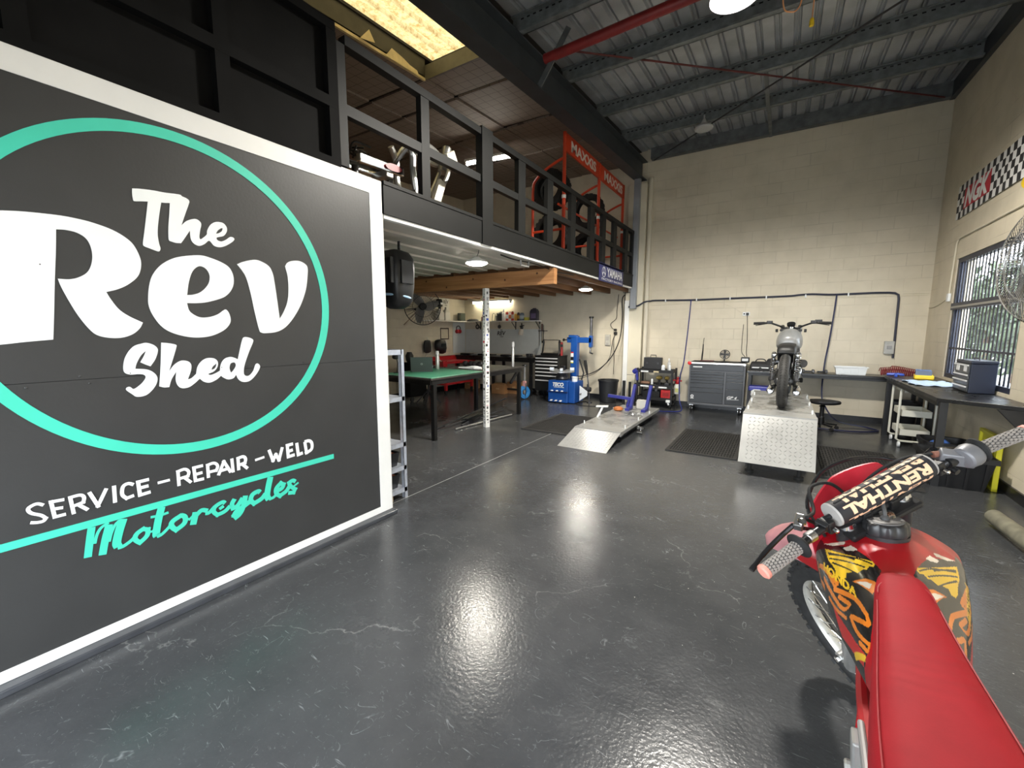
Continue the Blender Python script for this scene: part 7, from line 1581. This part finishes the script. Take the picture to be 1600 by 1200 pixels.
# number plate
m = FB(); pl = [(-.125, -.16), (-.142, .02), (-.115, .056), (-.015, .098), (.03, .108), (.135, .104), (.160, .085), (.168, .05), (.15, -.16)]
PO = V((0, 1.21, 1.0)); PU = V((1, 0, 0)); PW = V((0, -.30, 1)).normalized()
pl = spline_loop([(a, b) for a, b in pl], 4)
def plate_ring(sc_, off, bow): 
    return [PO + PU*(.02+(a-.02)*sc_) + PW*(b*sc_) - PU.cross(PW)*(off + bow*((a-.02)/.15)**2) for a, b in pl]
m.loft([plate_ring(1, .0, -.035), plate_ring(1, .006, -.035), plate_ring(.95, .006, -.035), plate_ring(.92, .001, -.030), plate_ring(.5, .0, -.02), plate_ring(.02, -.0, 0)], caps=False)
m.loft([plate_ring(1, .0, -.035), plate_ring(.5, -.006, -.02), plate_ring(.02, -.008, 0)], caps=False); m.build('number_plate', mat('plate_red', (.50, .012, .030), .45, noise=.22, nscale=9), db, angle=50)
# handlebar, pad, grips, controls
CL = A0 + AX*.814 + AN*.02
def hb(x, up=0, back=0): return CL + V((x, 0, 0)) + AX*up - AN*back
barm = mat('bar_black', (.02, .02, .022), .3, .4)
m = FB(); m.tube(crom([hb(-.415, .086, .055), hb(-.28, .080, .034), hb(-.20, .070, .018), hb(-.115, .012, .0), hb(-.06, .0, 0), hb(.06, 0, 0), hb(.115, .012, 0), hb(.20, .070, .018), hb(.28, .080, .034), hb(.415, .086, .055)], 6), .0115, 12); m.build('handlebar', barm, db)
for s_ in (-1, 1):
    m = FB(); m.bar(hb(s_*.045, -.03, -.0), hb(s_*.045, .022, 0), .03, .036, AN); m.build('bar_clamp', blkp, db, smooth=False, bevel=.005)
    m = FB(); m.bar(hb(s_*.178, .050, .02), hb(s_*.178, .088, .012), .022, .034, AN); cb_ = m.build('crossbar_clamp', blkp, db, smooth=False, bevel=.004)
    m = FB(); m.lathe([(.006, 0), (.006, .01), (.003, .013)], hb(s_*.178, .072, .036), -AN, 10); m.build('clamp_bolt', chrome, cb_)
m = FB(); m.cyl(hb(-.178, .082, .005), hb(.178, .082, .005), .007, 10); m.build('crossbar', barm, db)
# padded crossbar cover: lettering is painted into the skin of the tube
def paint_tube(mk, a, b, R, polys, nx, na, base, par, name, rows):
    """rows: (text, u0, u1, ang0, ang1, material index) wrapped round the tube"""
    a, b = V(a), V(b); ax = (b-a); Ln = ax.length; ax = ax/Ln; u = -AN; u = (u-ax*u.dot(ax)).normalized(); w = ax.cross(u)
    lo = []
    for txt, u0, u1, a0, a1, mi in rows:
        vs, fs, tw = text_polys(txt, .04); tri = []
        for f in fs:
            P = [(u0+(u1-u0)*vs[i][0]/tw, a0+(a1-a0)*vs[i][1]) for i in f]
            for k in range(1, len(P)-1): tri.append((P[0], P[k], P[k+1], mi))
        lo += tri
    grid = {}
    for T in lo:
        x0_ = min(p[0] for p in T[:3]); x1_ = max(p[0] for p in T[:3])
        for k in range(int(x0_*40), int(x1_*40)+1): grid.setdefault(k, []).append(T)
    def inside(px_, pa):
        for A, B, Cc, mi in grid.get(int(px_*40), []):
            d1 = (px_-B[0])*(A[1]-B[1])-(A[0]-B[0])*(pa-B[1]); d2 = (px_-Cc[0])*(B[1]-Cc[1])-(B[0]-Cc[0])*(pa-Cc[1]); d3 = (px_-A[0])*(Cc[1]-A[1])-(Cc[0]-A[0])*(pa-A[1])
            if not ((d1 < 0 or d2 < 0 or d3 < 0) and (d1 > 0 or d2 > 0 or d3 > 0)): return mi
        return 0
    m = mk(); vs = []; fs = []; mi = []
    for i in range(nx+1):
        for k in range(na):
            an = 2*pi*k/na; vs.append(a + ax*Ln*i/nx + (u*cos(an)+w*sin(an))*R)
    for i in range(nx):
        for k in range(na):
            fs.append((i*na+k, i*na+(k+1) % na, (i+1)*na+(k+1) % na, (i+1)*na+k)); mi.append(inside((i+.5)/nx, 360*(k+.5)/na))
    m.add(vs, fs); m.mi = mi
    return m.build(name, base, par, angle=60)
pad_m = mat('pad_black', (.016, .015, .018), .6, noise=.2)
RO = []
for c_ in (300, 0+2, 62, 124, 182, 240): RO.append(c_)
rows = []
for i, c_ in enumerate((20, 80, 140, 200, 260, 320)):
    rows.append(('RENTHAL', .95, .05, c_-25, c_+25, 1))
pad = paint_tube(FB, hb(-.150, .085, .006), hb(.150, .085, .006), .034, None, 170, 150, [pad_m, mat('pad_lettering', (.82, .52, .33), .55)], db, 'bar_pad', rows)
for s_ in (-1, 1):
    m = FB(); m.lathe([(.034, 0), (.033, .006), (.010, .008)], hb(s_*.150, .085, .006), (s_, 0, 0), 28); m.build('pad_end', mat('pad_grey', (.36, .34, .32), .7, noise=.1), pad)
m = FB(); m.bar(hb(-.14, .085+.0335, .0), hb(.15, .085+.0335, .0), .004, .003, AX); m.build('pad_seam', mat('seam_black', (.01, .01, .01), .7), pad, smooth=False)
# waffle grips
gmm = mat('grip_grey', (.25, .225, .20), .65, noise=.15, nscale=20); gdk = mat('grip_groove', (.045, .042, .040), .8); gpk = mat('grip_end_salmon', (.68, .27, .21), .6, noise=.12)
for s_ in (-1, 1):
    a_, b_ = hb(s_*.292, .0808, .036), hb(s_*.408, .0855, .054); L_ = (b_-a_).length; dv = (b_-a_).normalized()
    m = FB(); m.tube([a_, b_], .0155, 20); g = m.build('grip', gdk, db)
    m = FB(); u_ = AX - dv*AX.dot(dv); u_.normalize(); w_ = dv.cross(u_); nr_, na_ = 11, 14
    for i in range(nr_):
        for k in range(na_):
            an = 2*pi*(k+.5*(i % 2))/na_; d_ = u_*cos(an)+w_*sin(an); tg = -u_*sin(an)+w_*cos(an); p = a_ + dv*(L_*(i+.5)/nr_) + d_*.0150
            hx = [(cos(rad(60*q)), sin(rad(60*q))) for q in range(6)]
            vs = [p+dv*x_*.0054+tg*y_*.0036 for x_, y_ in hx] + [p+d_*.0032+dv*x_*.0044+tg*y_*.0029 for x_, y_ in hx]
            m.add(vs, [(6, 7, 8, 9, 10, 11)]+[(q, (q+1) % 6, 6+(q+1) % 6, 6+q) for q in range(6)])
    m.build('waffle', gmm, g)
    m = FB(); m.lathe([(.0182, 0), (.0195, .003), (.0195, .010), (.015, .014), (.0, .0145)], b_, dv, 24); m.build('end_cap', gpk, g)
    m = FB(); m.lathe([(.016, -.016), (.020, -.010), (.034, -.002), (.035, .002), (.020, .008), (.016, .012)], a_-dv*.004, dv, 28, caps=False); m.build('flange', rub, g)
# clutch side
m = FB(); m.lathe([(.013, -.014), (.015, -.010), (.015, .010), (.013, .014)], hb(-.243, .077, .026), (1, .1, 0), 18); m.bar(hb(-.25, .077, -.01), hb(-.215, .082, -.035), .022, .026, AX); pc = m.build('clutch_perch', steel, db, smooth=False, bevel=.003)
m = FB(); m.lathe([(.007, -.006), (.011, -.004), (.011, .004), (.007, .006)], hb(-.232, .092, -.012), AX, 14); m.build('adjuster', chrome, pc)
m = FB(); m.tube(crom([hb(-.245, .072, -.028), hb(-.30, .056, -.024), hb(-.365, .042, -.012), hb(-.42, .030, .004)], 5), [.007]*11+[.006]*3+[.008, .008], 8); m.build('clutch_lever', mat('lever_black', (.03, .03, .032), .3, .6), pc)
# throttle side
m = FB(); m.lathe([(.018, -.030), (.030, -.026), (.033, 0), (.030, .012), (.018, .016)], hb(.262, .080, .036), (1, 0, 0), 20); m.bar(hb(.262, .068, .05), hb(.205, .085, .0), .03, .04, AX); th_ = m.build('throttle_housing', mat('throttle_alloy', (.17, .17, .18), .45, .2, noise=.1), db, bevel=.004)
m = FB(); m.tube(crom([hb(.215, .086, -.004), hb(.17, .094, -.02), hb(.12, .09, -.04), hb(.05, .03, -.07), hb(.0, -.05, -.06)], 5), .0042, 8); m.tube(crom([hb(.215, .078, -.010), hb(.17, .084, -.028), hb(.11, .078, -.05), hb(.05, .01, -.08), hb(-.02, -.06, -.07)], 5), .0042, 8); m.build('throttle_cables', rub, th_)
m = FB(); m.tube([hb(.225, .084, .002), hb(.195, .089, -.008)], .009, 10); m.build('cable_boot', mat('boot_brown', (.22, .09, .06), .6), th_)
m = FB(); m.lathe([(.015, -.012), (.017, 0), (.015, .012)], hb(.215, .074, .022), (1, 0, 0), 16); m.lathe([(.009, 0), (.009, .012)], hb(.21, .052, .034), -AN, 12); m.build('brake_perch', blkp, th_)
m = FB(); m.tube(crom([hb(.235, .07, -.03), hb(.29, .045, -.02), hb(.35, .03, -.005), hb(.40, .018, .01)], 5), .0065, 8); m.build('brake_lever', mat('lever_black', (.03, .03, .032), .3, .6), th_)
# cable loop over the plate
m = FB(); m.tube(crom([hb(-.225, .05, -.02), (-.13, 1.15, 1.00), (-.118, 1.17, 1.05), (-.075, 1.20, 1.08), (.01, 1.22, 1.115), (.11, 1.225, 1.110), (.20, 1.22, 1.075), (.255, 1.16, 1.04), hb(.23, .07, -.035)], 7), .0058, 8); m.build('brake_hose', mat('hose_gloss_black', (.015, .015, .016), .22), db)
m = FB(); m.tube(crom([hb(-.20, .07, -.03), (-.14, 1.10, 1.08), (-.09, 1.15, 1.12), (-.02, 1.16, 1.10), (.02, 1.17, 1.02), (.03, 1.16, .90)], 6), .0052, 8); m.tube(crom([hb(-.215, .075, -.035), (-.16, 1.09, 1.05), (-.11, 1.17, .98), (-.10, 1.18, .86)], 6), .005, 8); m.build('clutch_cable', rub, db)
m = FB(); m.bar(hb(-.20, .074, .016), hb(-.185, .078, .012), .03, .03, AX); m.tube(crom([hb(-.19, .07, .0), hb(-.14, .03, -.03), hb(-.10, -.04, -.05)], 4), .004, 6); m.build('kill_switch', blkp, db, smooth=False, bevel=.004)

# bodywork: tank and shrouds as one painted skin; (y, top z, half width, z of max width, bottom z, bottom x)
SEC = [(.44, .80, .055, .76, .70, .045), (.52, .845, .066, .78, .68, .055), (.62, .885, .082, .79, .645, .060), (.72, .920, .102, .795, .61, .066), (.82, .943, .124, .80, .585, .075), (.92, .958, .146, .815, .59, .090), (1.00, .966, .160, .83, .62, .112), (1.07, .966, .170, .845, .66, .136), (1.13, .958, .174, .855, .70, .152), (1.17, .948, .172, .86, .73, .156), (1.19, .930, .165, .86, .75, .154)]
def sec_at(y):
    if y <= SEC[0][0]: return SEC[0][1:]
    for p, q in zip(SEC, SEC[1:]):
        if y <= q[0]:
            k = (y-p[0])/(q[0]-p[0]); k2 = k
            return tuple(a+(b-a)*k2 for a, b in zip(p[1:], q[1:]))
    return SEC[-1][1:]
def skin(y, v):
    """v from 0 (ridge) to 1 (lower edge) on the right-hand side"""
    zt, hw, zm, zb, xb = sec_at(y)
    P = [V((0, 0, zt)), V((hw*.34, 0, zt-.006)), V((hw*.68, 0, zt-(zt-zm)*.34)), V((hw*.96, 0, zm+(zt-zm)*.20)), V((hw*.97, 0, zm-(zm-zb)*.30)), V((xb+(hw-xb)*.35, 0, zb+(zm-zb)*.28)), V((xb, 0, zb))]
    t_ = v*(len(P)-1); i = min(int(t_), len(P)-2); f = t_-i
    p1, p2 = P[i], P[i+1]; p0 = P[i-1] if i else V((-P[1].x, 0, P[1].z)); p3 = P[i+2] if i+2 < len(P) else p2*2-p1
    q = 0.5*((2*p1)+(p2-p0)*f+(2*p0-5*p1+4*p2-p3)*f*f+(3*p1-p0-3*p2+p3)*f*f*f)
    return V((q.x, y, q.z))
def vmax(y):
    T = [(.44, .70), (.60, .655), (.90, .665), (.95, .74), (1.0, .84), (1.08, 1.0), (1.3, 1.0)]
    for p, q in zip(T, T[1:]):
        if y <= q[0]: return p[1]+(q[1]-p[1])*(max(y, p[0])-p[0])/(q[0]-p[0])
    return 1.0
def pip(poly):
    xs = [p[0] for p in poly]; ys_ = [p[1] for p in poly]; bx0, bx1, by0, by1 = min(xs), max(xs), min(ys_), max(ys_); n = len(poly)
    def f(x, y):
        if x < bx0 or x > bx1 or y < by0 or y > by1: return False
        c = False; j = n-1
        for i in range(n):
            if (poly[i][1] > y) != (poly[j][1] > y) and x < (poly[j][0]-poly[i][0])*(y-poly[i][1])/(poly[j][1]-poly[i][1])+poly[i][0]: c = not c
            j = i
        return c
    return f
def near(path, w, ky=1.0):
    q = [(p.x, p.y) for p in (crom([V((a, b, 0)) for a, b in path], 4) if len(path) > 2 else [V((a, b, 0)) for a, b in path])]
    bx0, bx1 = min(p[0] for p in q)-w, max(p[0] for p in q)+w; by0, by1 = min(p[1] for p in q)-w*4, max(p[1] for p in q)+w*4
    def f(x, y):
        if x < bx0 or x > bx1 or y < by0 or y > by1: return False
        for a, b in zip(q, q[1:]):
            dx, dy = b[0]-a[0], (b[1]-a[1])*KV; px_, py_ = x-a[0], (y-a[1])*KV; L2 = dx*dx+dy*dy
            t_ = max(0, min(1, (px_*dx+py_*dy)/L2)) if L2 else 0
            if (px_-t_*dx)**2+(py_-t_*dy)**2 < w*w: return True
        return False
    return f
KV = .30                                       # metres of girth per unit of v
def quad_text(txt, base, top):
    vs, fs, tw = text_polys(txt, .05); P = []
    for a, b in vs:
        s_ = a/tw; B = (base[0][0]+(base[1][0]-base[0][0])*s_, base[0][1]+(base[1][1]-base[0][1])*s_); T = (top[0][0]+(top[1][0]-top[0][0])*s_, top[0][1]+(top[1][1]-top[0][1])*s_)
        P.append((B[0]+(T[0]-B[0])*b, B[1]+(T[1]-B[1])*b))
    polys = [pip([P[i] for i in f]) for f in fs]
    x0_, x1_ = min(p[0] for p in P), max(p[0] for p in P); y0_, y1_ = min(p[1] for p in P), max(p[1] for p in P)
    return lambda x, y: x0_ <= x <= x1_ and y0_ <= y <= y1_ and any(f(x, y) for f in polys)
RED, BLK, YEL, ORA, CRM, DRD = range(6)
black = pip([(1.09, .44), (1.09, .60), (1.03, .80), (.94, .73), (.80, .70), (.64, .70), (.635, .52), (.64, .417), (.69, .308), (.745, .233), (.82, .117), (.86, .158), (.93, .233), (.975, .3), (1.05, .425)])
wing = pip([(1.03, .433), (.985, .375), (.945, .317), (.89, .233), (.855, .142), (.838, .165), (.846, .192), (.838, .222), (.848, .242), (.845, .283), (.86, .308), (.875, .355), (.862, .372), (.868, .40), (.89, .415), (.925, .418), (.975, .438)])
slits = [near(p, .0016) for p in ([(.99, .417), (.85, .167)], [(.975, .425), (.85, .225)], [(.95, .417), (.855, .3)], [(1.0, .42), (.90, .27)][:2])]
flame = pip([(.835, .342), (.81, .242), (.78, .175), (.765, .2), (.755, .242), (.785, .275)])
flame2 = pip([(.825, .322), (.80, .25), (.785, .22), (.775, .25), (.79, .275)])
redp = pip([(.865, .567), (.77, .542), (.695, .517), (.64, .475), (.64, .56), (.71, .60), (.805, .64)])
pale = pip([(1.055, .43), (.995, .283), (.985, .3), (1.015, .375)])
white = pip([(.975, .317), (.965, .258), (.93, .225), (.935, .258), (.955, .3)])
og = [near(p, w) for p, w in (([(1.015, .542), (.975, .5), (.905, .458), (.87, .442)], .0042), ([(.87, .442), (.873, .483), (.825, .425), (.775, .367), (.715, .342)], .0042), ([(.715, .342), (.688, .35), (.715, .4), (.755, .458)], .0046),
      ([(.955, .535), (.895, .525), (.825, .505), (.79, .475), (.78, .425), (.81, .45), (.84, .475)], .0038), ([(.755, .458), (.715, .467), (.675, .442), (.65, .408)], .0038), ([(.65, .408), (.64, .442), (.68, .483)], .0042), ([(.955, .483), (.91, .475), (.86, .475)], .003), ([(1.04, .56), (1.0, .60), (.95, .58)], .0046), ([(.90, .57), (.84, .55), (.77, .50)], .003))]
txtL = quad_text('HONDA', ((.968, .510), (.775, .362)), ((.990, .478), (.800, .337)))
txtR = quad_text('HONDA', ((.84, .535), (1.0, .535)), ((.86, .480), (1.01, .480)))
strk = near([(.70, .60), (.64, .50)], .006)
def paint(y, v, side):
    if pale(y, v): return CRM
    if white(y, v): return CRM
    if black(y, v):
        if wing(y, v): return BLK if any(f(y, v) for f in slits) else YEL
        if flame(y, v): return CRM if flame2(y, v) else ORA
        if (txtL if side < 0 else txtR)(y, v): return YEL
        if any(f(y, v) for f in og): return ORA
        if strk(y, v): return YEL
        if redp(y, v): return DRD
        return BLK
    return RED
NY, NV = 190, 150
m = MB(); vs = []; fs = []; mi = []
Y0, Y1 = .44, 1.135
for i in range(NY+1):
    y_ = Y0+(Y1-Y0)*i/NY; vm = vmax(y_)
    for k in range(-NV, NV+1):
        p = skin(y_, abs(k)/NV*vm); vs.append((p.x if k >= 0 else -p.x, p.y, p.z))
n = 2*NV+1
for i in range(NY):
    y_ = Y0+(Y1-Y0)*(i+.5)/NY; vm = vmax(y_)
    for k in range(2*NV):
        fs.append((i*n+k, (i+1)*n+k, (i+1)*n+k+1, i*n+k+1)); kk = k-NV+.5
        mi.append(paint(y_, abs(kk)/NV*vm, 1 if kk > 0 else -1))
m.add(vs, fs); m.mi = mi
o = m.build('tank_shroud', [bred, dblk, dyel, dora, dcrm, dred], db, angle=80)
sd = o.modifiers.new('thickness', 'SOLIDIFY'); sd.thickness = .004; sd.offset = -1
o['label'] = 'red tank and shrouds with black and yellow graphics'
# radiator louvres and front lip behind the shrouds
for s_ in (-1, 1):
    m = MB(); m.box(s_*.05, s_*.145, 1.06, 1.10, .66, .88); m.build('radiator', dsteel, db, smooth=False, bevel=.004)
# fuel cap with vent hose
CY, CZ = 1.005, .966
m = MB(); m.lathe([(.050, -.012), (.052, .004)], (0, CY, CZ), (0, .05, 1), 28); nl = 8
pr = []
for h_, q in ((.0, .046), (.008, .0505), (.036, .0495), (.042, .044)):
    pr.append([(q*(1+(.10*abs(cos(nl*a/2))-.05 if q > .0465 else 0))*cos(a), CY+q*(1+(.10*abs(cos(nl*a/2))-.05 if q > .0465 else 0))*sin(a), CZ+h_) for a in [2*pi*k/90 for k in range(90)]])
m.loft(pr); cap = m.build('fuel_cap', mat('cap_black', (.02, .02, .021), .35, noise=.1), db, angle=50)
m = MB(); m.lathe([(.043, .03), (.043, .0435), (.040, .045), (.034, .0435), (.031, .045), (.020, .044), (.0, .0445)], (0, CY, CZ), (0, 0, 1), 36, caps=False); m.build('cap_top', mat('cap_grey', (.13, .125, .12), .5, noise=.15), cap)
m = MB(); m.tube(crom([(0, CY, CZ+.044), (0, CY+.002, CZ+.070), (-.004, CY+.03, CZ+.095), (-.008, CY+.085, CZ+.075), (-.008, CY+.11, CZ+.03)], 6), .0052, 8); m.lathe([(.011, .043), (.011, .050), (.006, .056)], (0, CY, CZ), seg=14); m.build('vent_hose', mat('vent_rubber', (.06, .06, .06), .5), cap)
# seat: foam hump from the tank to behind the frame edge
m = MB(); rg = []
ST = [(-.42, .055, .945, .90), (-.36, .085, .955, .87), (-.20, .10, .945, .84), (0.0, .108, .925, .80), (.15, .106, .915, .785), (.30, .100, .912, .775), (.42, .090, .914, .772), (.54, .076, .922, .778), (.64, .064, .936, .80), (.71, .056, .948, .835), (.755, .048, .957, .875), (.775, .036, .960, .915), (.785, .015, .958, .94)]
def seat_ring(y_, hw_, zt_, zb_):
    h_ = zt_-zb_; out = []
    for x_, z_ in ((-1.06, 0), (-1.05, .35), (-1.0, .70), (-.93, .88), (-.80, .965), (-.5, 1.0), (-.25, 1.008), (0, 1.01), (.25, 1.008), (.5, 1.0), (.80, .965), (.93, .88), (1.0, .70), (1.05, .35), (1.06, 0)): out.append((hw_*x_, y_-.012*(1-abs(x_)), zb_+h_*z_))
    return out
import bisect
sy_ = [p[0] for p in ST]
def st_at(y_):
    i = min(max(bisect.bisect(sy_, y_)-1, 0), len(ST)-2); p0 = ST[max(i-1, 0)]; p1 = ST[i]; p2 = ST[i+1]; p3 = ST[min(i+2, len(ST)-1)]; f = (y_-p1[0])/(p2[0]-p1[0])
    out = []
    for c_ in (1, 2, 3):
        m1 = (p2[c_]-p0[c_])/(p2[0]-p0[0]) if p2 is not p0 else 0; m2 = (p3[c_]-p1[c_])/(p3[0]-p1[0]); d_ = p2[0]-p1[0]
        out.append((2*f**3-3*f*f+1)*p1[c_]+(f**3-2*f*f+f)*d_*m1+(-2*f**3+3*f*f)*p2[c_]+(f**3-f*f)*d_*m2)
    return out
y_ = -.42
while y_ < .785:
    a_, b_, c_ = st_at(y_)
    wr = sum(.0011*math.exp(-((y_-c0)/.006)**2) for c0 in (.44, .465, .49, .515, .54))
    rg.append([(x, y, z+wr*(1 if z > c_+(b_-c_)*.9 else 0)*(.6+.4*cos(x*40+y_*90))) for x, y, z in seat_ring(y_, a_, b_, c_)]); y_ += .006
rg.append(seat_ring(*ST[-1]))
m.loft(rg); se = m.build('seat', sred, db, angle=75)
m = MB()
for s_ in (-1, 1):
    pts = []
    y_ = -.40
    while y_ < .70:
        a_, b_, c_ = st_at(y_); pts.append((s_*a_*.865, y_-.002, c_+(b_-c_)*.945)); y_ += .03
    m.tube(pts, .0016, 5)
pts = []
for k in range(13):
    an = rad(180*k/12); pts.append((-.048*cos(an), .70+.058*sin(an), .944+.010*sin(an)))
m.tube(pts, .0016, 5); m.build('seat_seam', mat('seam_dark_red', (.30, .015, .02), .6), se)
# side panels, rear fender, engine, frame
for s_ in (-1, 1):
    m = MB(); m.loft([[(s_*x0_, y_, z_) for y_, z_ in ((.46, .80), (.10, .80), (-.25, .86), (-.22, .78), (.05, .60), (.34, .58))] for x0_ in (.098, .110)]); m.build('side_panel', bred if s_ > 0 else mat('panel_grey', (.26, .25, .24), .4), db, smooth=False, bevel=.004)
    MB().tube(crom([(s_*.03, 1.10, .86), (s_*.06, .95, .74), (s_*.085, .70, .70), (s_*.09, .40, .74), (s_*.085, -.1, .80)], 5), .016, 10).build('frame_rail', mat('frame_red', (.42, .01, .014), .4), db)
    MB().tube(crom([(s_*.03, 1.12, .80), (s_*.06, 1.05, .50), (s_*.10, .95, .26), (s_*.10, .60, .22), (s_*.095, .42, .30), (s_*.09, .40, .72)], 5), .015, 10).build('frame_cradle', MATS['frame_red'], db)
    MB().bar((s_*.10, .42, .38), (s_*.095, .0, .335), .03, .07).build('swingarm', forkm, db, smooth=False, bevel=.006)
    m = MB(); m.bar((s_*.11, .44, .33), (s_*.19, .43, .33), .05, .02); m.build('footpeg', steel, db, smooth=False, bevel=.003)
m = MB(); m.loft([[(.08*q*math.copysign(abs(cos(a))**.6, cos(a)), .66+.19*q*math.copysign(abs(sin(a))**.6, sin(a)), z) for a in [2*pi*k/24 for k in range(24)]] for z, q in ((.22, .8), (.26, 1), (.44, 1), (.48, .75), (.49, .2))]); m.build('crankcase', dsteel, db, angle=50)
m = MB(); m.box(-.06, .06, .72, .86, .48, .66)
for k in range(6): m.box(-.075, .075, .70, .88, .50+.026*k, .508+.026*k)
m.build('cylinder', mat('engine_alloy', (.30, .30, .30), .4, .7), db, smooth=False)
m = MB(); m.lathe([(.085, 0), (.09, .015), (.07, .03), (.02, .034)], (.09, .60, .36), (1, 0, 0), 26); m.build('clutch_cover', forkm, db); m = MB(); m.lathe([(.085, 0), (.09, .012), (.07, .022), (.02, .026)], (-.085, .66, .36), (-1, 0, 0), 26); m.build('ignition_cover', forkm, db)
m = MB(); m.bar((-.105, .78, .50), (-.098, .64, .52), .03, .012, (1, 0, 0)); m.bar((-.10, .66, .60), (-.105, .70, .47), .035, .045, (0, 1, 0)); m.cyl((-.085, .72, .46), (-.135, .72, .46), .018, 12); m.build('engine_bracket', forkm, db, smooth=False, bevel=.006)
m = MB(); m.tube(crom([(.07, .86, .56), (.05, 1.0, .50), (.06, .98, .32), (.10, .80, .24), (.13, .50, .32), (.125, .20, .62), (.12, -.15, .74)], 6), [.026]*7+[.04]*12+[.035]*18, 12); m.build('exhaust', dsteel, db)
m = MB(); rg = []
for y_, hw_, z_ in ((-.05, .09, .86), (-.30, .10, .90), (-.55, .085, .92), (-.72, .05, .925)): rg.append([(hw_*u_, y_, z_-.025*u_*u_) for u_ in (-1, -.5, 0, .5, 1)]+[(hw_*u_*.97, y_, z_-.006-.025*u_*u_) for u_ in (1, .5, 0, -.5, -1)])
m.loft(rg); m.build('rear_fender', bred, db, angle=50)
m = MB(); m.tube([(-.10, .38, .33), (-.20, .36, .16), (-.285, .35, .045)], .011, 10); m.bar((-.265, .35, .044), (-.325, .35, .036), .05, .010); m.build('side_stand', dsteel, db)

# look-alikes share a group
GR = {'roof_purlin': 'roof purlins', 'floor_mat': 'rubber floor mats', 'motorcycle_lift': 'motorcycle lifts', 'pendant_lamp': 'round lamps under the mezzanine', 'tube_light': 'tube lights', 'cordless_tool': 'cordless tools on the trolley', 'air_hose': 'air hoses on the back wall', 'cardboard_box': 'cardboard boxes under the mezzanine', 'brace_rod': 'roof brace rods', 'tree': 'bushes outside the window', 'hand_tool': 'hand tools on the benches', 'oil_jug': 'jugs on the wall shelf', 'oil_bottle': 'bottles on the wall shelf', 'spray_can': 'cans and bottles', 'paint_tin': 'tins', 'grinding_disc': 'discs hanging below the shelf', 'tool_chest': 'roller tool chests', 'workbench': 'black workbenches', 'waste_bin': 'waste bins', 'parts_bin': 'parts bins', 'wall_fan': 'wall fans', 'spray_bottle': 'spray bottles'}
for o in list(S.objects):
    k = o.name.split('.')[0]
    if o.parent is None and o.get('category') and k in GR and not o.get('group'): o['group'] = GR[k]
